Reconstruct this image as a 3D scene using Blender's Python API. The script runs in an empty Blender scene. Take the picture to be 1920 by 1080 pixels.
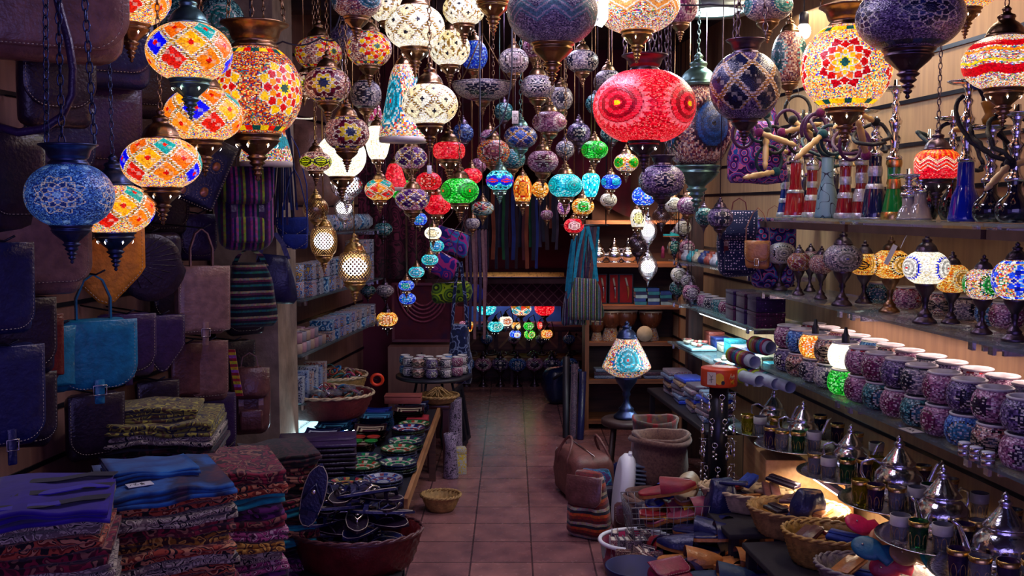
import bpy, math, random
import numpy as np
from mathutils import Vector, Matrix, Euler
D = bpy.data
SC = bpy.context.scene
COL = SC.collection
PI = math.pi
rnd = random.Random(7)
# ------------------------------------------------------------------ camera, world, big lights, exposure
F = 1880.0
CAM_H = 1.70
PITCH = math.atan(152 / F)
cam_d = D.cameras.new('camera'); cam_d.sensor_width = 36; cam_d.lens = F / 1920 * 36
cam_d.clip_start = .05
cam = D.objects.new('camera', cam_d); COL.objects.link(cam)
cam.location = (0, 0, CAM_H); cam.rotation_euler = (PI / 2 - PITCH, 0, 0)
SC.camera = cam
SC.view_settings.view_transform = 'Standard'; SC.view_settings.look = 'None'
SC.view_settings.exposure = 0.0; SC.view_settings.gamma = 1.0; SC.view_settings.use_curve_mapping = False
try:
    SC.cycles.use_denoising = True
    SC.cycles.denoiser = 'OPENIMAGEDENOISE'
    SC.cycles.max_bounces = 6; SC.cycles.diffuse_bounces = 2; SC.cycles.glossy_bounces = 3
    SC.cycles.transmission_bounces = 5; SC.cycles.transparent_max_bounces = 8
    SC.cycles.sample_clamp_indirect = 4.0; SC.cycles.use_light_tree = True
    SC.cycles.caustics_reflective = False; SC.cycles.caustics_refractive = False
    SC.cycles.use_adaptive_sampling = True; SC.cycles.adaptive_threshold = 0.02
except Exception:
    pass
world = D.worlds.new('world'); SC.world = world; world.use_nodes = True
bg = world.node_tree.nodes['Background']
bg.inputs[0].default_value = (0.17, 0.11, 0.56, 1); bg.inputs[1].default_value = 0.62


def area(name, loc, rot, sx, sy, power, color, spread=PI):
    l = D.lights.new(name, 'AREA'); l.shape = 'RECTANGLE'; l.size = sx; l.size_y = sy
    l.energy = power; l.color = color; l.spread = spread
    o = D.objects.new(name, l); COL.objects.link(o); o.location = loc; o.rotation_euler = rot
    return o


# daylight through the open shop front behind the camera, then unseen fill lights added high in the room
area('street_daylight', (0, -1.6, 2.1), (PI / 2 + .12, 0, 0), 3.6, 2.4, 46, (.44, .36, 1.0))
area('ceiling_fill_front', (0.1, 3.4, 2.86), (0, 0, 0), .3, 1.3, 26, (.74, .66, 1.0))
area('ceiling_fill_middle', (0.1, 5.6, 2.86), (0, 0, 0), .3, 1.3, 17, (.74, .66, 1.0))
area('ceiling_fill_back', (0.45, 7.1, 2.2), (0, 0, 0), .6, .3, 4, (1.0, .75, .75))
area('right_wall_light', (1.45, 4.3, 2.75), (0, .35, 0), .15, 2.2, 26, (1.0, .80, .58))

# ------------------------------------------------------------------ geometry helpers
_s, _c = math.sin(PITCH), math.cos(PITCH)


def P(px, py, Y):
    """world point seen in the photograph at px, py when it stands Y metres into the shop"""
    u = (px - 960) / F; v = (540 - py) / F
    k = Y / (_c + v * _s)
    return Vector((u * k, Y, CAM_H + k * (-_s + v * _c)))


def XR(Y): return 1.786 - .1165 * Y          # front edge line of the glass shelves on the wall at the hookah side
def XL(Y): return -(1.73 - .12 * Y)          # front edge line of the shelves on the bag side
def rcol(a, b): return tuple(a[i] + (b[i] - a[i]) * rnd.random() for i in range(3))


class MB:
    def __init__(s): s.v = []; s.f = []; s.m = []; s.sm = []
    def add(s, vs, fs, mi=0, smooth=True, M=None):
        o = len(s.v)
        if M is not None: vs = [tuple(M @ Vector(p)) for p in vs]
        s.v.extend(vs)
        for f in fs:
            s.f.append(tuple(i + o for i in f)); s.m.append(mi); s.sm.append(smooth)
        return s
    def box(s, c, d, mi=0, M=None, taper=1.0):
        x, y, z = d[0] / 2, d[1] / 2, d[2] / 2
        vs = []
        for sz in (-1, 1):
            t = taper if sz > 0 else 1
            for a, b in ((-1, -1), (1, -1), (1, 1), (-1, 1)):
                vs.append((c[0] + a * x * t, c[1] + b * y * t, c[2] + sz * z))
        return s.add(vs, [(3, 2, 1, 0), (4, 5, 6, 7), (0, 1, 5, 4), (1, 2, 6, 5), (2, 3, 7, 6), (3, 0, 4, 7)], mi, False, M)
    def rbox(s, c, d, r, mi=0, M=None, n=3, bulge=0.0):
        """box with rounded vertical outline and rounded rims, bulging a little"""
        hx, hy, hz = d[0] / 2, d[1] / 2, d[2] / 2
        r = min(r, hx * .95, hy * .95, hz * .95)
        def ring(ins, z, bl):
            out = []
            for q, (sx, sy) in enumerate(((1, 1), (-1, 1), (-1, -1), (1, -1))):
                for k in range(n + 1):
                    a = (q + k / n) * PI / 2
                    out.append((c[0] + (sx * (hx - r) + math.cos(a) * (r - ins)) * (1 + bl), c[1] + (sy * (hy - r) + math.sin(a) * (r - ins)) * (1 + bl), c[2] + z))
            return out
        rings = []
        for k in range(n + 1):
            a = k / n * PI / 2
            rings.append(ring(r * (1 - math.sin(a)), -hz + r * (1 - math.cos(a)), 0))
        if bulge: rings.append(ring(0, 0, bulge))
        for k in range(n, -1, -1):
            a = k / n * PI / 2
            rings.append(ring(r * (1 - math.sin(a)), hz - r * (1 - math.cos(a)), 0))
        return s.rings(rings, mi, True, True, M)
    def rings(s, rings, mi=0, cap0=False, cap1=False, M=None, smooth=True, closed=True):
        n = len(rings[0]); vs = [p for r in rings for p in r]; fs = []
        for i in range(len(rings) - 1):
            for j in range(n if closed else n - 1):
                k = (j + 1) % n
                fs.append((i * n + j, i * n + k, (i + 1) * n + k, (i + 1) * n + j))
        if cap0: fs.append(tuple(range(n - 1, -1, -1)))
        if cap1: fs.append(tuple((len(rings) - 1) * n + j for j in range(n)))
        return s.add(vs, fs, mi, smooth, M)
    def lathe(s, prof, n=20, mi=0, M=None, gad=0, gk=14, cap=True, sq=1.0):
        rings = []
        for i, p in enumerate(prof):
            r, z = p[0], p[1]
            g = gad if (len(p) > 2 and p[2]) else 0
            rings.append([(max(r, 1e-4) * (1 + g * math.cos(gk * 2 * PI * j / n)) * math.cos(2 * PI * j / n), sq * max(r, 1e-4) * (1 + g * math.cos(gk * 2 * PI * j / n)) * math.sin(2 * PI * j / n), z) for j in range(n)])
        up = prof[-1][1] >= prof[0][1]
        s.rings(rings if up else rings[::-1], mi, cap, cap, M)
        return s
    def tube(s, pts, r, n=8, mi=0, closed=False, M=None, caps=True):
        pts = [Vector(p) for p in pts]; m = len(pts)
        rr = r if isinstance(r, (list, tuple)) else [r] * m
        rings = []; up = Vector((0, 0, 1)); pn = None
        for i, p in enumerate(pts):
            if closed: t = pts[(i + 1) % m] - pts[i - 1]
            else: t = pts[min(i + 1, m - 1)] - pts[max(i - 1, 0)]
            if t.length < 1e-9: t = Vector((0, 0, 1))
            t.normalize()
            if pn is None:
                pn = t.cross(up if abs(t.z) < .9 else Vector((1, 0, 0))).normalized()
            pn = (pn - t * pn.dot(t))
            if pn.length < 1e-6: pn = t.orthogonal()
            pn.normalize(); b = t.cross(pn)
            rings.append([tuple(p + (pn * math.cos(2 * PI * j / n) + b * math.sin(2 * PI * j / n)) * rr[i]) for j in range(n)])
        if closed: rings.append(rings[0]); return s.rings(rings, mi, False, False, M)
        return s.rings(rings, mi, caps, caps, M)
    def ribbon(s, pts, w, t, mi=0, M=None, side=(1, 0, 0)):
        """flat strap of width w along side, thickness t"""
        pts = [Vector(p) for p in pts]; sd = Vector(side).normalized(); rings = []
        for i, p in enumerate(pts):
            tg = pts[min(i + 1, len(pts) - 1)] - pts[max(i - 1, 0)]
            nn = tg.cross(sd)
            if nn.length < 1e-6: nn = Vector((0, 1, 0))
            nn.normalize()
            rings.append([tuple(p + sd * (a * w / 2) + nn * (b * t / 2)) for a, b in ((-1, -1), (1, -1), (1, 1), (-1, 1))])
        return s.rings(rings, mi, True, True, M, smooth=False)
    def ball(s, c, r, mi=0, n=12, M=None, sc=(1, 1, 1)):
        rings = []
        for i in range(1, n // 2):
            a = -PI / 2 + PI * i / (n // 2)
            rings.append([(c[0] + r * sc[0] * math.cos(a) * math.cos(2 * PI * j / n), c[1] + r * sc[1] * math.cos(a) * math.sin(2 * PI * j / n), c[2] + r * sc[2] * math.sin(a)) for j in range(n)])
        return s.rings(rings, mi, True, True, M)
    def outline(s, pts, t, mi=0, M=None, bev=.004, puff=0.0):
        """closed outline in x,z extruded by thickness t along y (front at -t/2), edges eased"""
        cx = sum(p[0] for p in pts) / len(pts); cz = sum(p[1] for p in pts) / len(pts)
        def ring(k, y):
            out = []
            for x, z in pts:
                dx, dz = x - cx, z - cz; L = math.hypot(dx, dz) + 1e-9
                out.append((x - dx / L * k, y, z - dz / L * k))
            return out
        rings = []
        if puff:
            for q in (.75, .5, .25): rings.append([(cx + (x - cx) * (1 - q), -t / 2 - puff * math.sin(q * PI / 2), cz + (z - cz) * (1 - q)) for x, z in pts])
        rings += [ring(bev, -t / 2), ring(0, -t / 2 + bev), ring(0, t / 2 - bev), ring(bev, t / 2)]
        return s.rings(rings, mi, True, True, M)
    def build(s, name, mats, parent=None, loc=None, rot=None, jit=0, seed=0):
        me = D.meshes.new(name)
        vs = s.v
        if jit:
            r = random.Random(seed); ph = [r.uniform(0, 6.28) for _ in range(9)]; k = 1 / max(jit * 6, .02)
            vs = [(x + jit * math.sin(y * k + ph[0]) * math.sin(z * k * 1.3 + ph[1]), y + jit * math.sin(x * k * 1.1 + ph[2]) * math.sin(z * k + ph[3]), z + jit * math.sin(x * k + ph[4]) * math.sin(y * k * .9 + ph[5])) for x, y, z in vs]
        me.from_pydata(vs, [], s.f)
        if not isinstance(mats, (list, tuple)): mats = [mats]
        for m in mats: me.materials.append(m)
        me.polygons.foreach_set('material_index', s.m); me.polygons.foreach_set('use_smooth', s.sm)
        me.update()
        o = D.objects.new(name, me); COL.objects.link(o)
        if parent is not None: o.parent = parent
        if loc is not None: o.location = loc
        if rot is not None: o.rotation_euler = rot
        return o


def tag(o, label, cat, group=None, kind=None):
    o['label'] = label; o['category'] = cat
    if group: o['group'] = group
    if kind: o['kind'] = kind
    return o


def thing(name, label, cat, loc=(0, 0, 0), rz=0, group=None):
    o = D.objects.new(name, None); o.empty_display_size = .05; COL.objects.link(o)
    o.location = loc; o.rotation_euler = (0, 0, rz)
    return tag(o, label, cat, group)


KIDS = {}


def copy_tree(o, parent=None):
    c = o.copy(); COL.objects.link(c)
    if parent is not None: c.parent = parent
    for ch in [x for x in o.children]: copy_tree(ch, c)
    return c


def dup(src, loc, rz=0, label=None, group=None, scale=None, rot=None):
    c = copy_tree(src); c.location = loc; c.rotation_euler = rot if rot is not None else (0, 0, rz)
    if label: c['label'] = label
    if group: c['group'] = group
    if scale is not None: c.scale = (scale,) * 3 if not isinstance(scale, tuple) else scale
    return c


def struct(o):
    o['kind'] = 'structure'
    return o


# ------------------------------------------------------------------ materials
MATS = {}


def new_mat(name):
    m = D.materials.new(name); m.use_nodes = True
    nt = m.node_tree; b = nt.nodes['Principled BSDF']
    return m, nt, b


def N(nt, t, **kw):
    n = nt.nodes.new(t)
    for k, v in kw.items():
        if k.startswith('_'): n.inputs[k[1:].replace('_', ' ')].default_value = v
        else: setattr(n, k, v)
    return n


def L(nt, a, b): nt.links.new(a, b)
def c4(c): return (c[0], c[1], c[2], 1)


def hexc(h):
    h = h.lstrip('#'); c = [int(h[i:i + 2], 16) / 255 for i in (0, 2, 4)]
    return tuple(x / 12.92 if x <= .04045 else ((x + .055) / 1.055) ** 2.4 for x in c)


def ramp(nt, stops, interp='LINEAR'):
    r = nt.nodes.new('ShaderNodeValToRGB'); e = r.color_ramp; e.interpolation = interp
    while len(e.elements) < len(stops): e.elements.new(.5)
    for i, (p, c) in enumerate(stops): e.elements[i].position = p; e.elements[i].color = c4(c)
    return r


def simple(name, col, rough=.5, metal=0.0, bump=0.0, bscale=40, var=.25, spec=.5, coat=0.0):
    """plain material with a little wear: noise shifts its colour and relief"""
    if name in MATS: return MATS[name]
    if isinstance(col, str): col = hexc(col)
    m, nt, b = new_mat(name)
    tc = N(nt, 'ShaderNodeTexCoord'); no = N(nt, 'ShaderNodeTexNoise', _Scale=bscale * .35, _Detail=4.0)
    L(nt, tc.outputs['Object'], no.inputs['Vector'])
    r = ramp(nt, [(.3, tuple(x * (1 - var) for x in col)), (.7, tuple(min(1, x * (1 + var)) for x in col))])
    L(nt, no.outputs['Fac'], r.inputs[0]); L(nt, r.outputs[0], b.inputs['Base Color'])
    b.inputs['Roughness'].default_value = rough; b.inputs['Metallic'].default_value = metal
    b.inputs['Specular IOR Level'].default_value = spec; b.inputs['Coat Weight'].default_value = coat
    if bump:
        n2 = N(nt, 'ShaderNodeTexNoise', _Scale=bscale, _Detail=3.0); bp = N(nt, 'ShaderNodeBump', _Strength=bump, _Distance=.004)
        L(nt, tc.outputs['Object'], n2.inputs['Vector']); L(nt, n2.outputs['Fac'], bp.inputs['Height']); L(nt, bp.outputs[0], b.inputs['Normal'])
    MATS[name] = m
    return m


def emit(name, col, k):
    if name in MATS: return MATS[name]
    m, nt, b = new_mat(name)
    b.inputs['Base Color'].default_value = c4(col); b.inputs['Emission Color'].default_value = c4(col); b.inputs['Emission Strength'].default_value = k
    MATS[name] = m
    return m


def mosaic(name, glow=0.0, rough=.22, metal=0.0, gain=1.0):
    """glass tesserae whose colours sit in the mesh (attribute tint), each one tilted a little"""
    if name in MATS: return MATS[name]
    m, nt, b = new_mat(name)
    at = N(nt, 'ShaderNodeAttribute'); at.attribute_name = 'tint'
    tc = N(nt, 'ShaderNodeTexCoord'); vo = N(nt, 'ShaderNodeTexVoronoi', _Scale=230.0)
    L(nt, tc.outputs['Object'], vo.inputs['Vector'])
    bw = N(nt, 'ShaderNodeRGBToBW'); L(nt, vo.outputs['Color'], bw.inputs[0])
    mr = N(nt, 'ShaderNodeMapRange'); mr.inputs['To Min'].default_value = .55 * gain; mr.inputs['To Max'].default_value = 1.35 * gain
    L(nt, bw.outputs[0], mr.inputs['Value'])
    mx = N(nt, 'ShaderNodeVectorMath', operation='SCALE'); L(nt, at.outputs['Color'], mx.inputs[0]); L(nt, mr.outputs[0], mx.inputs['Scale'])
    L(nt, mx.outputs[0], b.inputs['Base Color'])
    bp = N(nt, 'ShaderNodeBump', _Strength=.35, _Distance=.003); L(nt, vo.outputs['Distance'], bp.inputs['Height']); L(nt, bp.outputs[0], b.inputs['Normal'])
    b.inputs['Roughness'].default_value = rough; b.inputs['Metallic'].default_value = metal
    if glow:
        gm = N(nt, 'ShaderNodeGamma'); gm.inputs['Gamma'].default_value = 1.35; L(nt, mx.outputs[0], gm.inputs['Color'])
        L(nt, gm.outputs[0], b.inputs['Emission Color']); b.inputs['Emission Strength'].default_value = glow
    MATS[name] = m
    return m


def fabric(name, cols, kind='paisley', scale=14.0, rough=.85, axis='Z', sheen=.2):
    """printed or woven cloth; cols are hex colours"""
    if name in MATS: return MATS[name]
    cols = [hexc(c) if isinstance(c, str) else c for c in cols]
    m, nt, b = new_mat(name)
    tc = N(nt, 'ShaderNodeTexCoord'); src = tc.outputs['Object']
    n = len(cols)
    st = [(i / n, cols[i]) for i in range(n)]
    if kind == 'paisley':
        no = N(nt, 'ShaderNodeTexNoise', _Scale=scale * .8, _Detail=2.0); L(nt, src, no.inputs['Vector'])
        mv = N(nt, 'ShaderNodeMixRGB', blend_type='ADD'); mv.inputs[0].default_value = .12; L(nt, src, mv.inputs[1]); L(nt, no.outputs['Color'], mv.inputs[2])
        vo = N(nt, 'ShaderNodeTexVoronoi', _Scale=scale, feature='SMOOTH_F1'); L(nt, mv.outputs[0], vo.inputs['Vector'])
        ma = N(nt, 'ShaderNodeMath', operation='MULTIPLY'); ma.inputs[1].default_value = 3.3; L(nt, vo.outputs['Distance'], ma.inputs[0])
        fr = N(nt, 'ShaderNodeMath', operation='FRACT'); L(nt, ma.outputs[0], fr.inputs[0])
        r = ramp(nt, st, 'CONSTANT'); L(nt, fr.outputs[0], r.inputs[0]); out = r.outputs[0]
    elif kind == 'stripe':
        sx = N(nt, 'ShaderNodeSeparateXYZ'); L(nt, src, sx.inputs[0])
        ma = N(nt, 'ShaderNodeMath', operation='MULTIPLY'); ma.inputs[1].default_value = scale; L(nt, sx.outputs[axis], ma.inputs[0])
        fr = N(nt, 'ShaderNodeMath', operation='FRACT'); L(nt, ma.outputs[0], fr.inputs[0])
        r = ramp(nt, st, 'CONSTANT'); L(nt, fr.outputs[0], r.inputs[0])
        ck = N(nt, 'ShaderNodeTexVoronoi', _Scale=scale * 7); L(nt, src, ck.inputs['Vector'])
        mm = N(nt, 'ShaderNodeMixRGB', blend_type='MULTIPLY'); mm.inputs[0].default_value = .55; L(nt, r.outputs[0], mm.inputs[1]); L(nt, ck.outputs['Color'], mm.inputs[2])
        out = mm.outputs[0]
    elif kind == 'dots':
        vo = N(nt, 'ShaderNodeTexVoronoi', _Scale=scale); L(nt, src, vo.inputs['Vector']); vo.inputs['Randomness'].default_value = .35
        r = ramp(nt, [(0, cols[1]), (.22, cols[1]), (.26, cols[0])] + ([(.45, cols[2])] if n > 2 else []), 'CONSTANT')
        L(nt, vo.outputs['Distance'], r.inputs[0]); out = r.outputs[0]
    elif kind == 'rings':
        vo = N(nt, 'ShaderNodeTexVoronoi', _Scale=scale); L(nt, src, vo.inputs['Vector'])
        ma = N(nt, 'ShaderNodeMath', operation='MULTIPLY'); ma.inputs[1].default_value = 2.2; L(nt, vo.outputs['Distance'], ma.inputs[0])
        fr = N(nt, 'ShaderNodeMath', operation='FRACT'); L(nt, ma.outputs[0], fr.inputs[0])
        r = ramp(nt, st, 'CONSTANT'); L(nt, fr.outputs[0], r.inputs[0]); out = r.outputs[0]
    else:
        no = N(nt, 'ShaderNodeTexNoise', _Scale=scale, _Detail=5.0); L(nt, src, no.inputs['Vector'])
        r = ramp(nt, [(.25 + .5 * i / max(1, n - 1), cols[i]) for i in range(n)], 'LINEAR'); L(nt, no.outputs['Fac'], r.inputs[0]); out = r.outputs[0]
    L(nt, out, b.inputs['Base Color'])
    b.inputs['Roughness'].default_value = rough; b.inputs['Sheen Weight'].default_value = sheen; b.inputs['Specular IOR Level'].default_value = .2
    nb = N(nt, 'ShaderNodeTexNoise', _Scale=scale * 4.0, _Detail=3.0); bp = N(nt, 'ShaderNodeBump', _Strength=.35, _Distance=.004)
    L(nt, src, nb.inputs['Vector']); L(nt, nb.outputs['Fac'], bp.inputs['Height']); L(nt, bp.outputs[0], b.inputs['Normal'])
    MATS[name] = m
    return m


def glassy(name, col, rough=.04, trans=1.0, ior=1.45, alpha=1.0):
    if name in MATS: return MATS[name]
    m, nt, b = new_mat(name)
    b.inputs['Base Color'].default_value = c4(hexc(col) if isinstance(col, str) else col)
    b.inputs['Roughness'].default_value = rough; b.inputs['Transmission Weight'].default_value = trans; b.inputs['IOR'].default_value = ior
    b.inputs['Alpha'].default_value = alpha
    MATS[name] = m
    return m


def wood(name, a, b_, scale=3.0, rough=.5, axis=0):
    if name in MATS: return MATS[name]
    m, nt, b = new_mat(name); a = hexc(a); b_ = hexc(b_)
    tc = N(nt, 'ShaderNodeTexCoord'); mp = N(nt, 'ShaderNodeMapping'); sc = [14, 14, 14]; sc[axis] = 1.2; mp.inputs['Scale'].default_value = sc
    no = N(nt, 'ShaderNodeTexNoise', _Scale=scale, _Detail=6.0); L(nt, tc.outputs['Object'], mp.inputs[0]); L(nt, mp.outputs[0], no.inputs['Vector'])
    r = ramp(nt, [(.35, a), (.65, b_)]); L(nt, no.outputs['Fac'], r.inputs[0]); L(nt, r.outputs[0], b.inputs['Base Color'])
    b.inputs['Roughness'].default_value = rough
    bp = N(nt, 'ShaderNodeBump', _Strength=.15, _Distance=.003); L(nt, no.outputs['Fac'], bp.inputs['Height']); L(nt, bp.outputs[0], b.inputs['Normal'])
    MATS[name] = m
    return m


BRONZE = simple('aged_bronze', (.30, .17, .09), .32, 1.0, .3, 60, .5)
BRASS = simple('warm_brass', (.55, .34, .13), .28, 1.0, .2, 60, .35)
DARKMET = simple('dark_bronze', (.10, .07, .10), .35, 1.0, .3, 50, .4)
TEALMET = simple('patinated_bronze', (.16, .30, .27), .35, .9, .3, 40, .5)
BLUEMET = simple('blackened_bronze', (.05, .07, .16), .35, .9, .2, 40, .4)
SILVER = simple('polished_silver', (.75, .75, .80), .14, 1.0, .25, 90, .12)
CHROME = simple('chrome', (.8, .8, .85), .08, 1.0)
BLACK = simple('matt_black', (.012, .011, .018), .45)
BLACKMET = simple('black_metal', (.02, .02, .03), .35, .6)
WHITE = simple('white_plastic', (.75, .76, .8), .4, 0, 0, 20, .06)
CREAM = simple('cream_card', (.62, .56, .46), .7, 0, 0, 30, .12)
PIERCE_LIGHT = emit('pierced_light', (1, .93, .85), 5.0)
CORD = simple('black_cord', (.015, .015, .03), .5)
GLASS_SHELF = glassy('shelf_glass', (.55, .85, .9), .03, .85, 1.4, .55)
# ------------------------------------------------------------------ mosaic glass: meshes whose tesserae carry their own colours
PAL = {
 'fiesta': ['#f2a21e', '#ffd25a', '#f8c878', '#e8821a', '#d63a1e', '#fbe9a0', '#2aa6a0', '#ffb870', '#ffe0b0', '#3a3ad0'],
 'confetti': ['#f4d9b0', '#e44a2a', '#f2b233', '#ffffff', '#2f6fd0', '#f3e2c0', '#2fa06a', '#e0a080', '#ffe9b0', '#b03050'],
 'rednight': ['#a02818', '#e06a20', '#f2c040', '#c83a20', '#7a1818', '#e8a060', '#2a8a7a', '#f0d8a0', '#d04a28', '#3050a0'],
 'burg': ['#c9a08a', '#e8cdb4', '#a05a58', '#7a2840', '#d8b090', '#f0e0cc', '#5a3a60', '#b87060', '#8a6a70'],
 'white': ['#fff6dc', '#fff9ea', '#ffffff', '#f6e6bd', '#fff2d0', '#fffaf0'],
 'grey': ['#8c8490', '#b5a9a4', '#d9cfc4', '#6a6478', '#a9929a', '#e8e0d8', '#574f68', '#968c9c'],
 'purple': ['#4a3a68', '#6c5a86', '#2c2450', '#8a78a0', '#5a4070', '#b0a0b8', '#241c40', '#7a6890'],
 'pink': ['#a05a80', '#c88aa0', '#7a3a60', '#d9a8b8', '#8a5078', '#e8ccd4', '#603058', '#b07890'],
 'navy': ['#1c2c6a', '#2c4c9a', '#14204c', '#4a70b8', '#203a80', '#8aa8d0', '#101838'],
 'red': ['#f01030', '#d80c28', '#ff3048', '#b80a20', '#ff5060', '#e81838', '#c01020', '#ff8078'],
 'green': ['#10c028', '#20e040', '#0a8a20', '#60f060', '#08a030', '#a0ffa0', '#0a7828'],
 'turq': ['#18c8d0', '#30e0e0', '#0aa0b8', '#80f8f0', '#10b0c8', '#c0fff8', '#0888a0'],
 'blue': ['#1840e0', '#3070ff', '#0c28b0', '#60a8ff', '#2050f0', '#c0e0ff', '#1030c0'],
 'amber': ['#f0a028', '#ffc850', '#e07818', '#fff0b0', '#d86010', '#ffd880', '#c88020'],
 'teal': ['#205a62', '#2f7a80', '#7ab0a8', '#143a48', '#a8d0c0', '#3a8a88', '#0f2c38'],
 'blueice': ['#2f62b0', '#4a80c8', '#244a90', '#6aa0d8', '#1c3a78', '#88b8e0', '#3a70c0'],
}
PAL = {k: np.array([hexc(h) for h in v]) for k, v in PAL.items()}
def C(h): return np.array(hexc(h))


def frame(az, el, a0, e0=0.0):
    """angular distance and direction from the rosette centre a0, e0"""
    d = (az - a0 + PI) % (2 * PI) - PI
    x = np.cos(el) * np.sin(d); y = np.sin(el) * math.cos(e0) - np.cos(el) * np.cos(d) * math.sin(e0)
    c = np.clip(np.sin(el) * math.sin(e0) + np.cos(el) * math.cos(e0) * np.cos(d), -1, 1)
    return np.arccos(c), np.arctan2(y, x)


def paint(az, el, style, pal, rs, c):
    """colour of every tessera: az azimuth, el pseudo latitude -pi/2..pi/2; c extra colours"""
    n = len(az); base = PAL[pal][rs.randint(0, len(PAL[pal]), n)].copy()
    W = C('#f4ead8')
    if style == 'speckle':
        return base
    if style in ('star', 'bigstar'):
        k = 3 if style == 'star' else 4; R = .86 if style == 'star' else .62
        for q in range(k):
            r, t = frame(az, el, q * 2 * PI / k)
            for li in range(5, -1, -1):
                rr = R * (li + 1) / 6.0
                tt = np.abs(((t / (PI / 4) + (.5 if li % 2 else 0)) % 1) - .5) * 2
                bd = rr * (.72 + .34 * tt)
                m = r < bd
                base[m] = c[min(li, len(c) - 1)] if li < len(c) else base[m]
                g = (r < bd) & (r > bd - .035) & (li > 0)
                base[g] = W * .8
        bm = np.abs(np.abs(el) - .95) < .08
        tt = (np.floor(az / (2 * PI / 24)).astype(int)) % 3
        for i in range(3):
            m = bm & (tt == i); base[m] = c[i % len(c)]
    elif style in ('rosette', 'discs'):
        k = 3 if style == 'rosette' else 4; R = .62 if style == 'rosette' else .55
        for q in range(k):
            r, t = frame(az, el, q * 2 * PI / k)
            m = r < R * 1.28; tri = ((t * 24 / (2 * PI)) % 1); m2 = m & (r - R > (R * .28) * (1 - np.abs(tri - .5) * 2)) & (r > R)
            base[m & (r > R) & ~m2] = c[1]
            ins = r < R
            ring = np.floor(r / (R / 5.5)).astype(int)
            dot = ((t * np.maximum(r, .05) * 60).astype(int) % 3 == 0)
            base[ins] = c[0]; base[ins & (ring % 2 == 1)] = c[0] * .45
            base[ins & dot & (ring % 2 == 0)] = c[0] * .7 + c[1] * .3 if style == 'discs' else c[0] * .5 + W * .5
            base[(r > R * .95) & (r < R * 1.01)] = W * .9 if style != 'discs' else c[1] * .8
            base[r < R * .12] = c[2]
    elif style == 'lattice':
        k = c[0] if np.isscalar(c[0]) else 5
        cols = [x for x in c if not np.isscalar(x)]
        for row, e0 in enumerate((-.42, .14, .70)):
            a = (az * k / (2 * PI) + (.5 if row % 2 else 0)) % 1; ai = np.floor(az * k / (2 * PI) + (.5 if row % 2 else 0)).astype(int)
            dx = np.abs(a - .5) * 2; dy = np.abs(el - e0) / .56; d = dx + dy
            m = d < .79; ck = ((np.floor(a * 7) + np.floor(el * 8)).astype(int) % 4 == 0)
            for i in range(len(cols)):
                mm = m & ((ai + row * 2) % len(cols) == i); base[mm] = cols[i]; base[mm & ck] = cols[i] * .55 + W * .3
            base[d < .20] = (cols[(row + 1) % len(cols)] * .6 if pal != 'fiesta' else C('#d02014')) if pal != 'white' else C('#2c2c38')
            base[(d > .79) & (d < .84)] = W * (.9 if pal != 'white' else .30); base[(d > .88) & (d < .92)] = W * .9
            base[((d > .84) & (d < .88)) | ((d > .92) & (d < .98))] = C('#a87828') if pal != 'white' else C('#9a7830')
        base[el < -.78] = PAL[pal][rs.randint(0, len(PAL[pal]), int((el < -.78).sum()))]
    elif style == 'wave':
        k = 6
        for j, (e0, w) in enumerate(((-.05, .06), (-.05, .06))):
            cv = e0 + (.34 if j == 0 else -.34) * np.sin(az * k / 2)
            d = np.abs(el - cv); base[d < .17] = c[0]; base[d < .07] = c[1]
        a = np.abs(np.sin(az * k / 2)); m = (np.abs(el + .05) < .22 * a - .03) & (a > .3); base[m] = c[2]
        m = (np.abs(el + .05) < .10 * a - .03) & (a > .5); base[m] = c[0]
        m = (np.abs(el - .75) < .09) | (np.abs(el + .72) < .07); base[m & (np.floor(az * 14).astype(int) % 2 == 0)] = C('#18141c')
    elif style == 'zig':
        k = 8
        tri = np.abs(((az * k / (2 * PI)) % 1) - .5) * 2
        for e0, w, col in ((-.30, .20, c[0]), (.10, .10, c[1])):
            d = el - (e0 + .34 * tri)
            base[np.abs(d) < w] = col; base[np.abs(np.abs(d) - w * .55) < .03] = W * .9
        up = el > (.28 + .34 * tri)
        lat = ((az * 20 / PI + el * 9).astype(int) + (az * 20 / PI - el * 9).astype(int)) % 3
        for i in range(3): base[up & (lat == i)] = [c[2], c[2] * .7, c[1]][i]
    elif style == 'bands':
        for e0, w, col in ((.62, .13, c[0]), (.35, .05, c[1]), (-.35, .16, c[0]), (-.05, .04, c[2])):
            base[np.abs(el - e0 - .05 * np.sin(az * 6)) < w] = col
    elif style == 'snow':
        k = 3
        for q in range(k):
            r, t = frame(az, el, q * 2 * PI / k)
            a = np.abs(((t / (PI / 3)) % 1) - .5) * 2
            m = (r < .72 * (.55 + .45 * a)); base[m] = c[0]
            ln = (np.abs(np.sin(t * 3)) < .10 + .03 / (r + .05)) | (np.abs((r * (1 + .35 * a)) % .24 - .12) < .022)
            base[m & ln] = W * .85
            base[(r < .07)] = c[1]
    return base


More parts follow.
